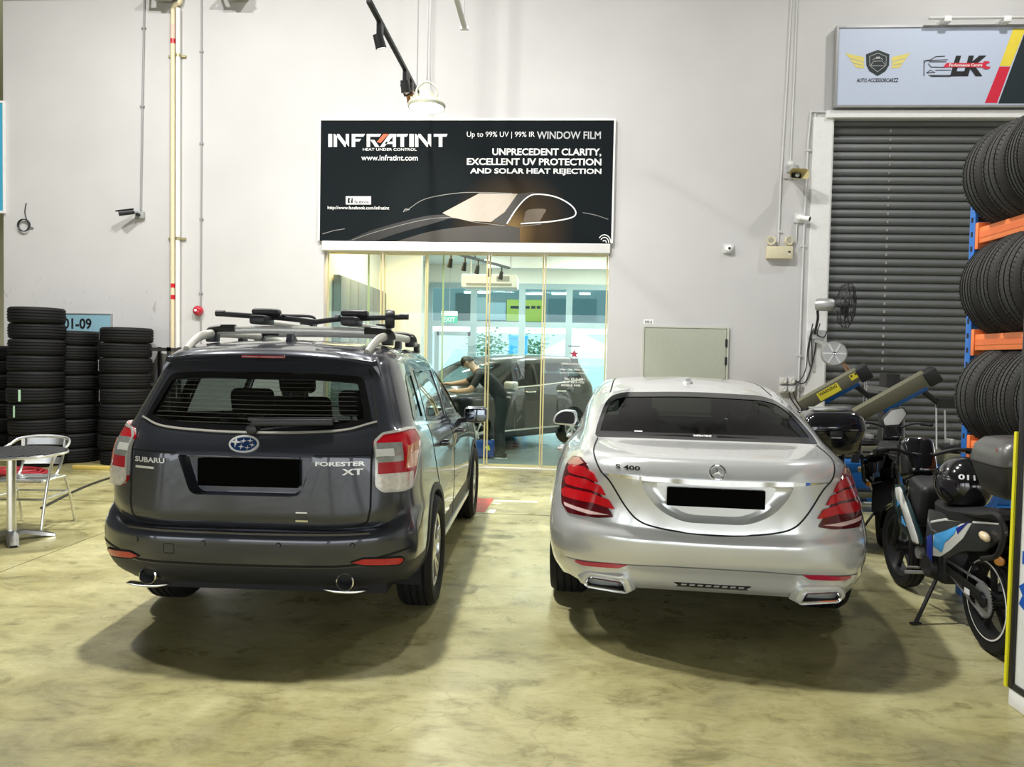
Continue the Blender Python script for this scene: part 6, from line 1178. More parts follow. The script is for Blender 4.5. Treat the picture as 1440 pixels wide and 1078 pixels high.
def rack_sipes(name, R_, w, n=84):
    b = MB()
    for i in range(n):
        for s_ in (-1, 1):
            t = 2 * math.pi * (i + (.5 if s_ > 0 else 0)) / n; y0, y1 = s_ * w * .14, s_ * w * .42; t2 = t + .05; rr = R_ + .0016
            P = [(rr * math.cos(a), y, rr * math.sin(a)) for a, y in ((t, y0), (t2, y1 * .9), (t2 + .016, y1 * .9), (t + .016, y0))]; b.add(P, [(0, 1, 2, 3)])
    return b.mesh(name, mat('tread_cut', (.006, .006, .006), .9), smooth=False, fix=False)
SIP = [rack_sipes('rack_sipe_a', .345, .215), rack_sipes('rack_sipe_b', .335, .205, 96), rack_sipes('rack_sipe_c', .34, .225, 70)]
for r_, (z, nm) in enumerate(((2.555, 'top'), (1.825, 'middle'), (1.095, 'bottom'))):
    y = 5.24
    for k in range(6):
        i = (k * 2 + r_) % 3; Rr = (.345, .335, .34)[i]; ww = (.215, .205, .225)[i]; dz = math.sqrt(Rr ** 2 - .145 ** 2)
        t = thing('rack_tyre', 'tyre on the %s rack shelf, %s from the far upright' % (nm, ['first', 'second', 'third', 'fourth', 'fifth', 'sixth'][k]), 'tyre', (2.84 + .165, y - ww / 2, z + dz + .004), group='tyres on the rack')
        o = link('tread_and_sidewall', RT[i], t); o.rotation_euler = (0, k * 1.1 + r_, 0); o2 = link('tread_cuts', SIP[i], t); o2.rotation_euler = (0, k * 1.1 + r_, 0); o2['kind'] = 'stuff'; y -= ww + .006
# ------------------------------------------------------------------ sign stand at the right edge
c = atZ(1417, 990); sp_ = thing('sign_stand', 'white sign stand with black frame and blue lettering at the right edge', 'sign', (c.x, c.y, 0), R(3))
MB().box(0, .06, -1.1, 0, 0, .085).build('plinth', M_WHITE, sp_, bevel=.006); MB().box(.008, .05, -1.1, -.03, .115, 2.0).build('panel', mat('sign_face_white', (.74, .76, .72), .4), sp_, smooth=False)
MB().box(-.004, .055, -.03, 0, .085, 2.02).build('frame_post', M_BLACK, sp_, bevel=.003); MB().box(-.004, .055, -1.1, -.03, .085, .115).build('frame_rail', M_BLACK, sp_, bevel=.003); MB().box(-.004, .055, -1.1, -.03, 2.0, 2.03).build('frame_rail', M_BLACK, sp_, bevel=.003)
MB().box(-.012, .0, .0, .018, .085, 1.30).build('yellow_edge', mat('yellow_strip', (.75, .70, .02), .5), sp_, smooth=False)
M_SBLUE = mat('sign_blue', (.01, .09, .42), .45)
def sb_(y0, z0, y1, z1, w_): MB().obox((.0065, -(y0 + y1) / 2, (z0 + z1) / 2), (.0015, 0, 0), Vector((0, -(y1 - y0), z1 - z0)) / 2, Vector((0, -(z1 - z0), -(y1 - y0))).normalized() * w_ / 2).build('letter_stroke', M_SBLUE, sp_, smooth=False)
for a in ((.05, .56, .30, .74, .05), (.05, .52, .30, .40, .05), (.05, .72, .30, .72, .06), (.07, .93, .30, .93, .06), (.07, 1.03, .30, 1.03, .05), (.08, .88, .08, 1.05, .05), (.06, 1.22, .30, 1.22, .055), (.08, 1.16, .08, 1.30, .05), (.06, 1.38, .30, 1.38, .05), (.06, 1.52, .30, 1.52, .06), (.06, 1.66, .30, 1.60, .05)): sb_(*a)
# ------------------------------------------------------------------ motorcycles
M_BKB = mat('gloss_black_paint', (.010, .010, .012), .12, coat=1.0); M_BKM = mat('matt_black_metal', (.016, .016, .017), .5); M_BKG = mat('charcoal_panel', (.030, .031, .032), .35, coat=.4)
M_TBL = mat('grey_box_lid', (.085, .085, .08), .35, coat=.3)
M_BLU1 = mat('decal_light_blue', (.06, .36, .75), .3, coat=.6); M_BLU2 = mat('decal_dark_blue', (.012, .03, .28), .3, coat=.6); M_BWH = mat('decal_white', (.72, .73, .68), .3, coat=.6)
BT = tyre_mesh('bike_tyre', .293, .105, .215, 64, 2, (1, 0, 0)); BSI = add_sipes('bike_sipe', .293, .105, 60)
def bike_wheel(root, y, stripe, sprocket):
    g = bpy.data.objects.new('wheel', None); COL.objects.link(g); g.parent = root; g.location = (0, y, .293); link('tyre', BT, g); link('tread_cuts', BSI, g)['kind'] = 'stuff'
    MB().lathe([(.222, -.042), (.215, -.05), (.200, -.046), (.196, 0), (.200, .046), (.215, .05), (.222, .042)], 48, (0, 0, 0), (1, 0, 0)).build('rim', M_BKM, g)
    if stripe:
        for s in (-1, 1): MB().lathe([(.222, s * .0505), (.213, s * .0515)], 48, (0, 0, 0), (1, 0, 0)).build('rim_stripe', M_PRINTW, g, fix=False)
    for k in range(5): a = 2 * math.pi * k / 5 + .2; d = Vector((0, math.cos(a), math.sin(a))); MB().bar(d * .035, d * .205, .032, .028, (1, 0, 0)).build('spoke', M_BKM, g, bevel=.006)
    MB().lathe([(.0, -.07), (.045, -.07), (.05, 0), (.045, .07), (.0, .07)], 20, (0, 0, 0), (1, 0, 0)).build('hub', M_BKM, g)
    if sprocket:
        b = MB(); b.lathe([(.035, -.002), (.092, -.002), (.092, .002), (.035, .002)], 40, (-.062, 0, 0), (1, 0, 0))
        for k in range(36): a = 2 * math.pi * k / 36; d = Vector((0, math.cos(a), math.sin(a))); b.bar(Vector((-.062, 0, 0)) + d * .090, Vector((-.062, 0, 0)) + d * .101, .006, .004, (1, 0, 0))
        b.build('sprocket', M_GALV, g); MB().lathe([(.05, -.001), (.11, -.001), (.11, .001), (.05, .001)], 32, (.06, 0, 0), (1, 0, 0)).build('brake_disc', M_GALV, g)
    return g
def side_panel(root, name, pts, x, m_, t=.012, r=.015, mirror=True):
    for s in ((-1, 1) if mirror else (-1,)): MB().prism(rpoly(pts, r), (s * x, 0, 0), (0, 1, 0), (0, 0, 1), (s * t, 0, 0)).build(name, m_, root, bevel=.004)
def top_box(root, y, z, w=.42, d=.38, h=.30, lid=M_BKG, body=M_BKB, refl=True):
    g = bpy.data.objects.new('top_box', None); COL.objects.link(g); g.parent = root; g.location = (0, y, z)
    def loft(zs, m_, nm):
        rows = []
        for zz, k in zs:
            P = rpoly([(-w / 2 * k, -d / 2 * k), (w / 2 * k, -d / 2 * k), (w / 2 * k, d / 2 * k), (-w / 2 * k, d / 2 * k)], .09, 5); rows.append([(p[0], p[1], zz) for p in P + [P[0]]])
        b = MB(); b.grid(rows); n = len(rows[0]) - 1; b.add(rows[0][:-1], [tuple(range(n))[::-1]]); b.add(rows[-1][:-1], [tuple(range(n))]); b.build(nm, m_, g, angle=40)
    loft([(0, .72), (.03, .84), (h * .45, .97), (h * .55, 1.0)], body, 'base'); loft([(h * .56, 1.02), (h * .60, 1.03), (h * .85, .95), (h * .97, .80), (h, .60)], lid, 'lid'); MB().box(-.05, .05, -d / 2 - .012, -d / 2 + .01, h * .42, h * .56).build('latch', M_BLACK, g, bevel=.006)
    if not refl: MB().obox((0, 0, h + .02), (.15, 0, 0), (0, .11, 0), (0, 0, .008)).build('silver_plate', M_ALU, g, bevel=.004); MB().box(-.04, .04, -d / 2 - .008, -d / 2 + .02, h * .40, h * .46).build('badge', M_PRINTW, g, smooth=False); return g
    for s in (-1, 1): b = MB(); b.grid([[(s * .04, -d / 2 * 1.0 - .004, h * .64), (s * .13, -d / 2 * .99 - .004, h * .66), (s * (w / 2 * .98), -d / 2 * .55, h * .70)], [(s * .04, -d / 2 * .985 - .004, h * .70), (s * .13, -d / 2 * .97 - .004, h * .78), (s * (w / 2 * .97), -d / 2 * .5, h * .84)]]); b.build('red_reflector', M_LENSR, g, fix=False)
    return g
def motorbike(loc, rz, lean, lab, fancy, box):
    root = thing('motorcycle', lab, 'motorcycle', loc, rz); root.rotation_euler = (0, lean, rz)
    bike_wheel(root, 0, fancy, True); bike_wheel(root, 1.25, False, False)
    for s in (-1, 1): MB().bar((s * .075, -.05, .293), (s * .07, .42, .36), .022, .05).build('swingarm', M_BKM, root, bevel=.006); MB().tube([(s * .075, 1.25, .293), (s * .075, 1.05, .74)], .022, 10).build('fork_leg', M_GALV if not fancy else M_BKM, root)
    MB().bar((-.085, -.02, .325), (-.085, .40, .37), .008, .035).build('chain_guard', M_BKM, root); MB().bar((-.088, .10, .30), (-.088, .16, .30), .003, .03).build('chain_label', M_PRINTW, root); MB().bar((-.062, 0, .385), (-.062, .42, .40), .008, .014).build('chain', M_GALV, root); MB().bar((-.062, 0, .20), (-.062, .42, .33), .008, .014).build('chain', M_GALV, root)
    MB().obox((0, .60, .36), (.10, 0, 0), (0, .17, .0), (0, 0, .12)).build('engine', M_BKM, root, bevel=.04, seg=3); MB().lathe([(.0, -.03), (.07, -.025), (.085, .02), (.085, .05)], 24, (-.11, .56, .33), (1, 0, 0)).build('engine_cover', M_BKM, root); MB().lathe([(.0, -.02), (.04, -.018), (.045, .02)], 18, (-.115, .70, .38), (1, 0, 0)).build('engine_cover', M_GALV, root); MB().obox((0, .80, .46), (.06, 0, 0), (0, .09, .05), (0, -.03, .055)).build('cylinder', M_BKM, root, bevel=.02)
    MB().tube(crom([(.02, .86, .42), (.10, .80, .22), (.12, .50, .20), (.13, .10, .28), (.135, -.15, .36)], 6), .022, 10).build('exhaust_pipe', M_GALV, root); MB().tube([(.135, .10, .29), (.14, -.28, .42)], [.035, .05], 14).build('muffler', M_BKM, root)
    MB().bar((0, .25, .62), (0, .95, .78), .06, .10).build('frame_tube', M_BKM, root); MB().bar((0, .45, .60), (0, .62, .45), .05, .08).build('frame_tube', M_BKM, root); MB().tube([(-.03, .12, .42), (-.03, .30, .64)], .028, 10).build('shock', M_BKM, root)
    # seat and tail
    rows = []
    for y, z, w_, h in ((.62, .745, .06, .05), (.50, .755, .11, .07), (.25, .765, .14, .075), (.0, .80, .14, .075), (-.20, .83, .12, .06), (-.34, .85, .07, .03)):
        rows.append([(-w_, y, z - h), (-w_ * 1.02, y, z - h * .3), (-w_ * .7, y, z), (0, y, z + .012), (w_ * .7, y, z), (w_ * 1.02, y, z - h * .3), (w_, y, z - h)])
    MB().grid(rows).build('seat', mat('seat_vinyl', (.012, .012, .013), .55), root, fix=False)
    tail = [(.58, .50), (.54, .70), (.30, .71), (-.10, .755), (-.34, .80), (-.36, .74), (-.14, .60), (.10, .54), (.30, .44)]
    side_panel(root, 'side_panel', tail, .115, M_BKG if fancy else M_BKB, .02, .02)
    if fancy:
        side_panel(root, 'decal', [(.46, .42), (.46, .55), (.30, .60), (.10, .70), (-.02, .73), (.08, .62), (.22, .52), (.36, .44)], .1355, M_BWH, .002, .004); side_panel(root, 'decal', [(.46, .48), (.44, .56), (.28, .62), (.14, .68), (.18, .62), (.30, .54), (.34, .47)], .1375, M_BLU1, .002, .004); side_panel(root, 'decal', [(.47, .38), (.55, .40), (.55, .52), (.48, .55)], .1365, M_BLU2, .002, .004); side_panel(root, 'decal', [(.16, .66), (.0, .735), (.05, .70), (.14, .63)], .1385, M_BLU2, .002, .004)
        side_panel(root, 'white_line', [(.50, .63), (.30, .69), (.02, .735), (-.30, .79), (-.30, .782), (.02, .722), (.30, .675), (.50, .615)], .1355, M_BWH, .002, .003)
    # leg shield with pale boomerang strip
    side_panel(root, 'leg_shield', [(1.04, .77), (.93, .79), (.68, .57), (.58, .46), (.70, .43), (.92, .48), (1.06, .62)], .135, M_BKB if not fancy else mat('deep_teal_panel', (.008, .03, .035), .25, coat=.6), .02, .03)
    side_panel(root, 'boomerang_strip', [(1.0, .755), (.92, .775), (.88, .745), (.63, .49), (.61, .45), (.71, .45), (.92, .66), (.98, .68)], .156, M_BWH if fancy else M_BKB, .008, .015)
    if fancy: side_panel(root, 'decal', [(.92, .66), (.98, .70), (.98, .62)], .1555, M_BLU1, .002, .003); side_panel(root, 'decal', [(.82, .52), (.90, .58), (.90, .53)], .1555, M_BLU1, .002, .003)
    MB().obox((0, .80, .70), (.12, 0, 0), (0, .12, .03), (0, -.04, .14)).build('inner_cover', M_BKM, root, bevel=.04, seg=3)
    # front: cowl, mudguard, lamp, handlebar
    MB().obox((0, 1.06, .95), (.10, 0, 0), (0, .10, -.04), (0, .05, .13)).build('front_cowl', M_BKB, root, bevel=.05, seg=3); MB().obox((0, 1.16, .92), (.07, 0, 0), (0, .02, -.01), (0, .02, .06)).build('headlamp', M_LENSW, root, bevel=.015)
    b = MB(); b.grid([[(x, 1.25 + math.cos(t) * (.325 - abs(x) * .3), .293 + math.sin(t) * (.325 - abs(x) * .3)) for x in (-.07, -.04, 0, .04, .07)] for t in np.linspace(R(10), R(150), 14)]); b.build('front_mudguard', M_BKB, root, fix=False)
    b = MB(); b.grid([[(x, math.cos(t) * (.33 - abs(x) * .3), .293 + math.sin(t) * (.33 - abs(x) * .3)) for x in (-.075, -.04, 0, .04, .075)] for t in np.linspace(R(40), R(170), 12)]); b.build('rear_mudguard', M_BKM, root, fix=False)
    MB().tube(crom([(-.33, .86, 1.02), (-.20, .92, 1.03), (-.05, .98, .98), (.05, .98, .98), (.20, .92, 1.03), (.33, .86, 1.02)], 6), .013, 10).build('handlebar', M_BKM, root)
    for s in (-1, 1):
        MB().tube([(s * .25, .90, 1.028), (s * .35, .86, 1.018)], .019, 12).build('grip', M_RUBBER, root); MB().tube(crom([(s * .22, .95, 1.02), (s * .30, .97, 1.0), (s * .35, .93, .995)], 4), .007, 8).build('brake_lever', M_GALV, root)
        if s > 0 or not fancy: continue
        mi = bpy.data.objects.new('mirror', None); COL.objects.link(mi); mi.parent = root; MB().tube(crom([(s * .17, .93, 1.03), (s * .16, .93, 1.10), (s * .20, .93, 1.19)], 4), .006, 8).build('stem', M_BKM, mi)
        hexp = rpoly([(-.085, .03), (-.06, .075), (.02, .062), (.085, -.01), (.075, -.055), (-.03, -.05)], .012); MB().prism(hexp, (s * .20, .915, 1.245), (s, 0, 0), (0, .05, 1), (0, .025, 0)).build('shell', M_BKM, mi, bevel=.006); MB().prism([(p[0] * .88, p[1] * .88) for p in hexp], (s * .20, .9135, 1.245), (s, 0, 0), (0, .05, 1), (0, .002, 0)).build('glass', mat('mirror_painted_reflection', (.72, .72, .68), .25, .3), mi)  # glass coloured pale to stand in for a bright reflection
    for x in (-.03, .03): MB().tube(crom([(x, .90, 1.0), (x * 3, 1.05, .98), (x * 2, 1.10, .80), (x, 1.05, .65)], 6), .006, 6).build('control_cable', M_BKM, root)
    # tail: lamp, plate, indicators, grab rail
    if fancy: MB().obox((0, -.33, .72), (.06, 0, 0), (0, .012, 0), (0, 0, .025)).build('tail_lamp', M_LENSR, root, bevel=.006); MB().obox((0, -.30, .58), (.075, 0, 0), (0, .006, -.05 * 0), (0, 0, .09)).build('number_plate', M_PLATE, root, bevel=.003); MB().bar((0, -.05, .60), (0, -.30, .66), .08, .02).build('plate_holder', M_BKM, root)
    if fancy: lettering('lettering', '5L', M_PRINTW, root, lambda u, v: (-.06 + .05 * u, -.3075, .60 + .045 * v), .03); lettering('lettering', '78', M_PRINTW, root, lambda u, v: (-.06 + .05 * u, -.3075, .53 + .045 * v), .03)
    MB().lathe([(.0, .008), (.022, .006), (.026, .0)], 18, (-.10, -.24, .575), (-.6, -.8, 0)).build('reflector', mat('orange_reflector', (.75, .28, .02), .2, coat=1.0), root); MB().bar((-.10, -.235, .575), (0, -.22, .6), .012, .012).build('reflector_arm', M_BKM, root)
    for s in (-1, 1): b = MB(); b.lathe([(.0, -.045), (.018, -.03), (.024, .0), (.018, .03), (.0, .05)], 14, (s * .165, -.22, .70), (0, -1, -.25)); b.build('indicator', mat('amber_clear', (.75, .60, .38), .15, coat=1.0), root); MB().bar((s * .12, -.2, .70), (s * .16, -.22, .70), .012, .012).build('indicator_stalk', M_BKM, root)
    for s in (-1, 1): MB().tube(crom([(s * .135, .05, .77), (s * .15, -.15, .80), (s * .145, -.30, .83), (s * .13, -.34, .76), (s * .13, -.28, .62), (s * .12, -.10, .55)], 6), .014, 8).build('grab_rail', M_BKM, root)
    MB().bar((-.13, -.32, .86), (.13, -.32, .86), .06, .015).build('box_carrier', M_BKM, root)
    if box: top_box(root, -.30 if fancy else -.44, .93 if fancy else .84, *((.42, .40, .31, M_TBL, M_BKG, True) if fancy else (.50, .44, .36, M_BKB, M_BKB, False)))
    MB().tube([(-.10, .50, .26), (-.26, .40, .012 + .26 * 0)], .012, 8).build('side_stand', M_BKM, root); MB().bar((-.29, .39, .012), (-.23, .41, .012), .03, .01).build('stand_foot', M_BKM, root); MB().tube([(-.10, .62, .27), (-.24, .62, .27)], .012, 8).build('foot_peg', M_GALV, root); MB().tube([(-.12, .70, .28), (-.13, .86, .24)], .008, 8).build('gear_lever', M_GALV, root)
    return root
a_ = R(-3); mb1 = motorbike((2.48, 4.31, .004), a_, R(-1.5), 'black underbone motorcycle with blue decals on its side stand beside the tyre rack', True, True)
for o in mb1.children:
    pass
motorbike((2.42, 7.0, .004), R(-6), R(-2), 'black motorcycle with black top box half hidden behind the silver sedan', False, True)
motorbike((2.92, 6.75, .004), R(-28), R(-3), 'plain black motorcycle between the sedan and the tyre changers', False, False)
# helmet on the seat
hm = thing('helmet', 'glossy black helmet with white lettering resting on the motorcycle seat', 'helmet', tuple(mb1.matrix_basis @ Vector((-.02, .33, .775))), a_ + R(20)); hm.scale = (1.15, 1.15, 1.15); b = MB()
rows = []
for i in range(13):
    t = R(-40) + R(130) * i / 12; rows.append([(.125 * math.cos(t) * math.cos(p), .150 * math.cos(t) * math.sin(p) * (1.0 + .08 * math.sin(p)), .10 + .145 * math.sin(t)) for p in np.linspace(0, 2 * math.pi, 29)])
b.grid(rows); b.build('shell', M_BKB, hm, fix=False); b = MB(); b.grid([[(.127 * math.cos(t) * math.cos(p), .153 * math.cos(t) * math.sin(p) * (1 + .08 * math.sin(p)), .10 + .147 * math.sin(t)) for p in np.linspace(R(30), R(150), 17)] for t in np.linspace(R(-12), R(28), 7)]); b.build('visor', mat('dark_visor', (.012, .012, .014), .05, coat=1.0), hm, fix=False)
MB().lathe([(.0, 0), (.10, 0)], 20, (0, 0, .015)).build('lining', M_DARK, hm)
def hmap(u, v):
    p = R(208) + R(36) * u; t = R(16) + R(11) * v; return (.1262 * math.cos(t) * math.cos(p), .1512 * math.cos(t) * math.sin(p) * (1 + .08 * math.sin(p)), .10 + .1462 * math.sin(t))
lettering('lettering', '011', M_PRINTW, hm, hmap, .03)
# ------------------------------------------------------------------ tyre changing machines in front of the shutter
M_MBLUE = mat('machine_blue', (.01, .11, .36), .4); M_OLIVE = mat('olive_grey_paint', (.135, .13, .085), .5)
def changer(base, p0, p1, lab, Y0, labels, yellow):
    t = thing('tyre_changer', lab, 'tyre changer', base); bx, by = base[0], base[1]
    MB().box(-.42, .42, -.28, .30, .0, .12).build('base', M_MBLUE, t, bevel=.01); MB().box(-.40, .40, -.26, .28, .12, .52).build('cabinet', M_MBLUE, t, bevel=.02); MB().box(-.36, .30, -.30, .22, .52, .66).build('top_block', M_OLIVE, t, bevel=.02)
    MB().lathe([(.0, .74), (.20, .74), (.24, .72), (.24, .68), (.06, .66)], 28, (-.05, -.02, 0)).build('turntable', M_BKM, t)
    for k in range(4): a = k * math.pi / 2 + .5; d = Vector((math.cos(a), math.sin(a), 0)); MB().obox(Vector((-.05, -.02, .765)) + d * .17, d * .05, Vector((-d.y, d.x, 0)) * .02, (0, 0, .025)).build('clamp_jaw', M_GALV, t, bevel=.004)
    MB().box(.30, .46, .05, .26, .12, 1.5).build('column', M_BKM, t, bevel=.01)
    MB().bar((.38, .0, 1.30), (-.02, -.15, 1.34), .05, .05).build('swing_arm', M_GALV, t); MB().tube([(-.02, -.15, 1.40), (-.02, -.15, .92)], .016, 10).build('tool_bar', M_CHROME, t); MB().obox((-.02, -.15, .90), (.05, 0, 0), (0, .025, 0), (0, 0, .025)).build('mount_head', M_GALV, t, bevel=.008)
    for k in range(3): MB().bar((-.25 + k * .16, -.28, .07), (-.25 + k * .16, -.42, .05), .06, .015).build('pedal', M_BKM, t)
    # tilted press arm
    A, B = V3(p0) - V3(base), V3(p1) - V3(base); d = (B - A).normalized(); s = Vector((.15, -1, 0)); s = (s - d * s.dot(d)).normalized(); u = d.cross(s); u = u if u.z > 0 else -u
    arm = MB().bar(A, B, .11, .145, u).build('press_arm', M_OLIVE, t, bevel=.006); MB().bar(A + d * .25 - u * .10, B - d * .05 - u * .10, .06, .05, u).build('arm_rail', M_MBLUE, t, bevel=.006); MB().obox(B + d * .05 - u * .02, d * .07, s * .07, u * .085).build('arm_head', M_BKM, t, bevel=.015); MB().tube([B - d * .12 - u * .05, B - d * .02 - u * .36], .03, 10).build('arm_cylinder', M_BKM, t); MB().bar(B - d * .05 - u * .30 + s * .02, B + d * .12 - u * .42, .05, .10, u).build('press_tool', M_BKM, t)
    MB().bar(A + d * .06, A + Vector((0, 0, -(A.z - .5))), .08, .08).build('arm_post', M_BKM, t)
    f = arm
    for k, (q0, q1, h0, h1) in enumerate(yellow):
        L = (B - A).length; P = lambda a, b: A + d * (a * L) + s * .0575 + u * b; MB().add([P(q0, h0), P(q1, h0), P(q1, h1), P(q0, h1)], [(0, 1, 2, 3)]).build('warning_label', M_YELLOW, f, smooth=False, fix=False)
        P2 = lambda a, b: A + d * ((q0 + (q1 - q0) * (.08 + .84 * a)) * L) + s * .0585 + u * (h0 + (h1 - h0) * (.52 + .38 * b)); lettering('lettering', labels[k], M_PRINTK, f, lambda a, b: P2(a, b), .02)
    return t
changer((3.62, 9.15, 0), atY(1126, 570, 9.0), atY(1207, 525, 8.8), 'blue tyre changer with tilted olive arm and yellow labels nearest the shutter frame', 9, ['WARNING', '!!'], [(.30, .66, -.055, .05), (.86, .99, -.02, .05)])
changer((4.55, 8.55, 0), atY(1204, 584, 8.3), atY(1302, 530, 8.1), 'blue tyre changer with tilted olive arm standing farther from the shutter frame', 8.4, ['LAUNCH'], [])
t = bpy.data.objects['tyre_changer.001']
# silver balancing bar and small tray
bt = thing('work_bench', 'low blue bench with olive box standing before the tyre changers', 'bench', (3.2, 8.42, 0))
MB().box(-.55, .45, -.2, .2, .44, .54).build('beam', M_MBLUE, bt, bevel=.008); MB().box(-.5, -.2, -.18, .18, .54, .72).build('olive_box', M_OLIVE, bt, bevel=.01); MB().box(-.5, .4, -.15, .15, .16, .22).build('lower_board', M_OLIVE, bt, bevel=.008)
for x in (-.5, .38):
    for y in (-.15, .12): MB().box(x, x + .05, y, y + .05, 0, .44).build('leg', M_MBLUE, bt, smooth=False)
lv = thing('pry_bars', 'steel pry bars leaning on the shutter by the rack', 'pry bar', (4.9, 10.2, 0))
for k, (x, z0, z1) in enumerate(((0, 0, 1.15), (.12, 0, 1.0))): MB().tube([(x, -.3, 0.012), (x + .3, .42, z1)], .012, 8).build('bar', M_GALV, lv)
# ------------------------------------------------------------------ car inside the shop
HAT = thing('hatchback', 'dark silver people carrier standing inside the glass shop', 'car', (.19, 15.35, .012), R(141.5))
M_HGREY = paint('gunmetal_paint', (.020, .0215, .023), .5, .28)
hnet = [[(x * .99, y * .97, z * (1.0 if z < 1.0 else 1.0 + (z - 1.0) * -.02)) for x, y, z in row] for row in SUVNET]
for r_ in range(10, 17):            # longer, faster windscreen
    for c_ in range(7, 12): x, y, z = hnet[r_][c_]; hnet[r_][c_] = (x, y + .28 * (1 - (r_ - 10) / 7), z - (.03 if r_ < 12 else 0))
hs = Shell(hnet, [3, 3, 3, 3, 3, 2, 3, 3, 4, 4, 3, 4, 4, 4, 3, 3, 3], [5, 5, 5, 6, 10, 12, 10, 8, 6, 4, 4])
HR = rpoly([(.55, 1.215), (1.02, 1.19), (1.05, 1.49), (.85, 1.47), (.70, 1.40)], .03); H2 = rpoly([(1.10, 1.18), (1.88, 1.125), (1.88, 1.50), (1.14, 1.51)], .03); H1 = rpoly([(1.96, 1.12), (2.95, 1.075), (2.75, 1.22), (2.40, 1.44), (2.22, 1.49), (1.96, 1.50)], .03); HW = rpoly([(-.70, 1.07), (.70, 1.07), (.58, 1.49), (-.58, 1.49)], .05); HB = rpoly([(-.58, 1.22), (.58, 1.22), (.52, 1.46), (-.52, 1.46)], .04)
for w_ in (HR, H2, H1): wi = inset(resample(w_, 80), .018); hs.cut(lambda c, n: abs(c[0]) > .5 and abs(n[0]) > .4 and inpoly(c[1], c[2], wi))
wi3 = inset(resample(HW, 80), .02); hs.cut(lambda c, n: c[1] > 2.2 and n[1] > .2 and inpoly(c[0], c[2], wi3)); wi4 = inset(resample(HB, 80), .02); hs.cut(lambda c, n: c[1] < .6 and n[1] < -.2 and inpoly(c[0], c[2], wi4))
arch(hs, .95, .34, .37, M_HGREY, HAT, lip=.012); arch(hs, 3.52, .34, .37, M_HGREY, HAT, lip=.012); hs.build('body', M_HGREY, HAT)
M_HG = glassmat('hatch_glass', (.35, .42, .41), 1.0, .0, 1.5)
for w_ in (HR, H2, H1): patch('side_window', w_, hs, SIDE, M_HG, HAT, -.004, 0, .08, True); ring('window_trim', w_, .025, hs, SIDE, M_FRIT, HAT, .003, .01, 70, True)
patch('windscreen', HW, hs, FRONT, M_TINT, HAT, -.004, 0, .1); ring('windscreen_border', HW, .04, hs, FRONT, M_FRIT, HAT, .002, .01, 70); patch('rear_glass', HB, hs, REAR, M_HG, HAT, -.004, 0, .1); ring('rear_glass_border', HB, .04, hs, REAR, M_FRIT, HAT, .002, .01, 70)
for pts in ([(1.07, 1.18), (1.05, 1.0), (1.20, .75), (1.35, .5)], [(1.92, 1.12), (1.92, .35)], [(2.97, 1.06), (3.05, .8), (3.0, .4)]): ribbon('door_gap', smooth2(pts, 5), .010, hs, SIDE, M_GAP, HAT, .002, .004, 30, True)
ribbon('belt_trim', [(.55, 1.20), (1.9, 1.108), (2.97, 1.06)], .02, hs, SIDE, M_CHROME, HAT, .004, .006, 40, True); ribbon('sill_trim', [(1.35, .36), (3.1, .35)], .03, hs, SIDE, M_CHROME, HAT, .006, .01, 30, True)
for y in (1.20, 2.06):
    for sx in (-1, 1):
        p, n = proj(hs, SIDE, y, 1.0, 0); p = Vector((p.x * sx, p.y, p.z)); MB().tube(crom([p, p + Vector((sx * .045, .03, 0)), p + Vector((sx * .045, .19, 0)), p + Vector((0, .22, 0))], 5), .016, 8).build('door_handle', M_CHROME, HAT)
for sx in (-1, 1):
    mi = bpy.data.objects.new('wing_mirror', None); COL.objects.link(mi); mi.parent = HAT; mi.location = (sx * .99, 2.82, 1.12); MB().obox((0, 0, 0), (.12, 0, 0), (0, .07, 0), (0, 0, .075)).build('housing', mat('pale_silver_paint', (.55, .56, .56), .25, .4, coat=1.0), mi, bevel=.04, seg=4); MB().bar((-sx * .08, 0, -.05), (-sx * .20, .05, -.07), .05, .04).build('stalk', M_BLACK, mi)
    patch('headlamp', rpoly([(.42, .80), (.78, .84), (.76, .72), (.46, .68)], .03), hs, FRONT, M_LENSW, HAT, .006, .02, .04) if sx > 0 else patch('headlamp', rpoly([(-.42, .80), (-.78, .84), (-.76, .72), (-.46, .68)], .03), hs, FRONT, M_LENSW, HAT, .006, .02, .04)
patch('grille', rpoly([(-.40, .78), (.40, .78), (.34, .64), (-.34, .64)], .03), hs, FRONT, M_GAP, HAT, .005, .01, .06); patch('lower_grille', rpoly([(-.55, .46), (.55, .46), (.48, .34), (-.48, .34)], .03), hs, FRONT, M_GAP, HAT, .005, .01, .06)
MB().box(-.70, .70, .4, 4.1, .22, .34).build('underbody', M_DARK, HAT, smooth=False); MB().box(-.75, .75, .3, 3.1, .58, .64).build('cabin_floor', M_INTER, HAT, smooth=False)
for x in (-.36, .36): seat(HAT, x, 2.25, .52, zs=.64); seat(HAT, x, 1.35, .50, zs=.64, tall=.55)
MB().obox((0, 3.05, .95), (.70, 0, 0), (0, .25, .05), (0, -.02, .10)).build('dashboard', M_INTER, HAT, bevel=.03)
for x in (-.79, .79):
    for y in (.95, 3.52): wheel(HAT, (x, y, .33), .33, .215, .22, 1 if x > 0 else -1, 'hatch')
# ------------------------------------------------------------------ person leaning over the bonnet
PR = thing('person', 'person in black shirt and dark trousers leaning over the car in the shop', 'person', (-.90, 11.82, .012))
J = {}; E_ = []
def jt(name, p, r, par=None):
    J[name] = (Vector(p), r)
    if par: E_.append((par, name))
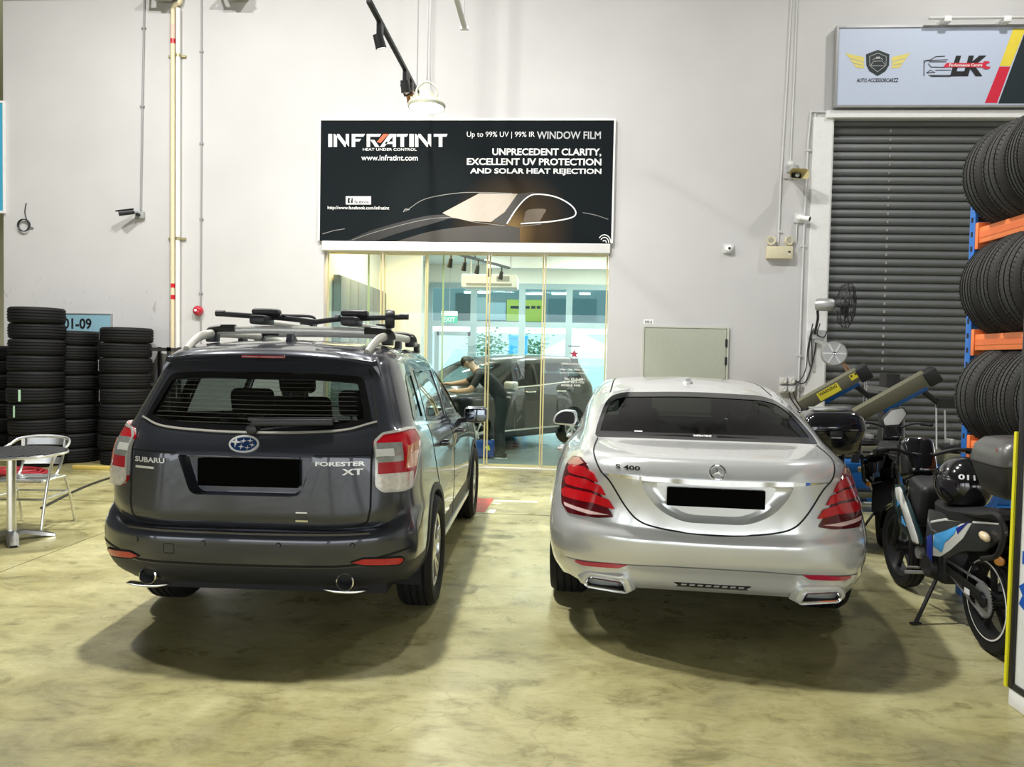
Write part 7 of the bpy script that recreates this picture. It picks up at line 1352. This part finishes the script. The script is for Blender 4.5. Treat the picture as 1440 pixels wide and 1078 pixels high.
# facing -x, bending forward; y is away from the viewer
jt('pelvis', (.02, .02, .93), (.15, .13)); jt('waist', (-.05, .02, 1.05), (.155, .135), 'pelvis'); jt('chest', (-.22, .03, 1.23), (.19, .145), 'waist'); jt('upper', (-.33, .04, 1.33), (.14, .12), 'chest'); jt('neck', (-.43, .05, 1.40), (.058, .058), 'upper'); jt('head0', (-.49, .06, 1.45), (.075, .07), 'neck'); jt('head1', (-.555, .07, 1.50), (.098, .088), 'head0'); jt('head2', (-.60, .075, 1.545), (.075, .07), 'head1')
for s, sy in (('l', -.19), ('r', .22)):
    jt('sh' + s, (-.34, .04 + sy * .9, 1.31), (.072, .068), 'upper')
jt('ell', (-.46, -.30, 1.07), (.055, .052), 'shl'); jt('wrl', (-.69, -.22, 1.05), (.040, .036), 'ell'); jt('hal', (-.78, -.17, 1.06), (.042, .024), 'wrl')
jt('elr', (-.62, .34, 1.18), (.052, .05), 'shr'); jt('wrr', (-.86, .36, 1.14), (.036, .033), 'elr'); jt('har', (-.95, .36, 1.15), (.040, .022), 'wrr')
for s, sy, kx, fx in (('l', -.09, -.01, .04), ('r', .11, -.04, -.06)):
    jt('hip' + s, (.03, .02 + sy, .86), (.118, .11), 'pelvis'); jt('kn' + s, (kx, .02 + sy * 1.05, .48), (.085, .082), 'hip' + s); jt('an' + s, (fx, .02 + sy * 1.1, .10), (.060, .058), 'kn' + s); jt('ft' + s, (fx - .10, .02 + sy * 1.1, .045), (.045, .04), 'an' + s)
for k, (hn, d) in enumerate((('hal', (-1, .3, -.15)), ('har', (-1, 0, -.15)))):
    P0 = J[hn][0]; d = Vector(d).normalized(); sd_ = d.cross(Vector((0, 0, 1))).normalized()
    for f in range(4): o = (f - 1.5) * .022; L = (.050, .062, .058, .044)[f]; jt('%sf%d' % (hn, f), P0 + d * .05 + sd_ * o, .0105 if False else (.0105, .0105), hn); jt('%sg%d' % (hn, f), P0 + d * (.05 + L) + sd_ * o * 1.15 + Vector((0, 0, -.012)), (.0085, .0085), '%sf%d' % (hn, f))
    q = sd_ * (.035 if k == 0 else -.035); jt(hn + 't0', P0 + q + d * .01, (.012, .012), hn); jt(hn + 't1', P0 + q * 1.6 + d * .045, (.0095, .0095), hn + 't0')
names = list(J); bm = bmesh.new(); ly = bm.verts.layers.skin.verify(); vv = {}
for n_ in names:
    v = bm.verts.new(J[n_][0]); vv[n_] = v; v[ly].radius = J[n_][1]; v[ly].use_root = (n_ == 'pelvis')
for a, b in E_: bm.edges.new((vv[a], vv[b]))
me = bpy.data.meshes.new('body_cage'); bm.to_mesh(me); bm.free(); tmp = bpy.data.objects.new('tmp_body', me); COL.objects.link(tmp)
sk = tmp.modifiers.new('Skin', 'SKIN'); sk.use_smooth_shade = True; su = tmp.modifiers.new('Sub', 'SUBSURF'); su.levels = 2; su.render_levels = 2
dg = bpy.context.evaluated_depsgraph_get(); dg.update(); bme = bpy.data.meshes.new_from_object(tmp.evaluated_get(dg)); bpy.data.objects.remove(tmp, do_unlink=True)
M_SKIN = mat('skin', (.42, .25, .17), .5); M_SHIRT = mat('black_shirt', (.012, .013, .015), .85, bump=.3, bscale=20); M_TROUS = mat('dark_denim', (.022, .028, .032), .85, bump=.3, bscale=22); M_HAIR = mat('black_hair', (.008, .007, .006), .5, bump=.4, bscale=80)
bme.materials.clear()
for m_ in (M_SKIN, M_SHIRT, M_TROUS): bme.materials.append(m_)
for p in bme.polygons:
    c = p.center; dN = min(names, key=lambda n_: (J[n_][0] - c).length_squared); p.use_smooth = True
    if c.z < .97 and dN[:2] in ('pe', 'wa', 'hi', 'kn', 'an', 'ft'): p.material_index = 2
    elif dN in ('pelvis', 'waist', 'chest', 'upper', 'shl', 'shr', 'hipl', 'hipr'): p.material_index = 1
    elif dN in ('ell', 'elr'):
        S = J['sh' + dN[-1]][0]; p.material_index = 1 if (c - S).length < (J[dN][0] - S).length * .82 else 0
    else: p.material_index = 0
link('body', bme, PR)
# hair cap, ears, face features, shoes, belt
hc_ = Vector((-.565, .072, 1.515)); axh = Vector((-.62, .05, .70)).normalized(); fw = Vector((-.72, .0, -.62)).normalized(); sdv = axh.cross(fw).normalized(); rows = []
for i in range(9):
    t = R(90) * i / 8; rows.append([hc_ + axh * (.108 * math.cos(t) - (.035 if math.cos(p) < -.2 else -.0) * math.sin(t)) + (fw * math.cos(p) * .112 + sdv * math.sin(p) * .098) * math.sin(t) * (1 if math.cos(p) < .3 else .94) for p in np.linspace(0, 2 * math.pi, 25)])
MB().grid(rows).build('hair', M_HAIR, PR, fix=False)
for s in (-1, 1): MB().lathe([(.0, .012), (.02, .008), (.026, -.006), (.0, -.012)], 12, hc_ + sdv * s * .093 - axh * .02, sdv * s).build('ear', M_SKIN, PR); MB().lathe([(.0, .008), (.011, .0), (.0, -.008)], 10, hc_ + fw * .093 + sdv * s * .034 - axh * .01, fw).build('eye', mat('eye', (.05, .04, .03), .2), PR)
MB().lathe([(.0, .03), (.014, .005), (.018, -.01)], 10, hc_ + fw * .09 - axh * .035, fw).build('nose', M_SKIN, PR); MB().obox(hc_ + fw * .088 - axh * .07, sdv * .024, axh * .005, fw * .006).build('mouth', mat('lips', (.30, .12, .10), .5), PR, bevel=.003)
for s in ('l', 'r'):
    q = J['an' + s][0]; b = MB(); rows = []
    for dx, w_, h in ((.07, .03, .07), (.05, .042, .09), (-.02, .046, .085), (-.10, .05, .065), (-.17, .046, .05), (-.205, .025, .035)): rows.append([(q.x + dx, q.y - w_, .012), (q.x + dx, q.y - w_, h * .6), (q.x + dx, q.y - w_ * .5, h), (q.x + dx, q.y + w_ * .5, h), (q.x + dx, q.y + w_, h * .6), (q.x + dx, q.y + w_, .012)])
    sh1 = b.grid(rows).build('shoe', M_BLACK, PR, fix=False); MB().prism(rpoly([(q.x + .075, q.y - .035), (q.x + .075, q.y + .035), (q.x - .10, q.y + .055), (q.x - .205, q.y + .025), (q.x - .205, q.y - .025), (q.x - .10, q.y - .055)], .02), (0, 0, -.010), (1, 0, 0), (0, 1, 0), (0, 0, .026)).build('sole', M_PRINTW, sh1)
bl_ = J['waist'][0].lerp(J['pelvis'][0], .55); MB().tube([bl_ + Vector((.150 * math.cos(t), .135 * math.sin(t), -.04 * math.cos(t) + .01)) for t in np.linspace(0, 2 * math.pi, 24, endpoint=False)], .014, 6, closed=True).build('shirt_hem', mat('pale_hem', (.30, .30, .29), .8), PR)
# squeegee in the far hand, blue tool bag on the floor
sq = thing('squeegee', 'black squeegee held against the windscreen by the person', 'squeegee', tuple(PR.location + J['har'][0] + Vector((-.06, 0, .0)))); MB().tube([(.03, 0, 0), (-.05, 0, .03)], .012, 8).build('grip', M_BLACK, sq); MB().obox((-.085, 0, .05), (.015, 0, .02), (0, .09, 0), (.03, 0, -.01)).build('blade', M_BLACK, sq, bevel=.004)
bg_ = thing('tool_bag', 'blue tool bag on the shop floor beside the person', 'bag', tuple(atZ(681, 645, .012))); MB().obox((0, .1, .15), (.15, 0, 0), (0, .09, 0), (0, 0, .14)).build('bag', mat('bag_blue', (.01, .06, .30), .6), bg_, bevel=.04, seg=3); MB().obox((.05, .005, .17), (.03, 0, .01), (0, .004, 0), (-.01, 0, .035)).build('logo_patch', M_YELLOW, bg_); MB().tube(crom([(-.09, .1, .28), (-.06, .1, .36), (.06, .1, .36), (.09, .1, .28)], 5), .012, 8).build('handle', M_BLACK, bg_)
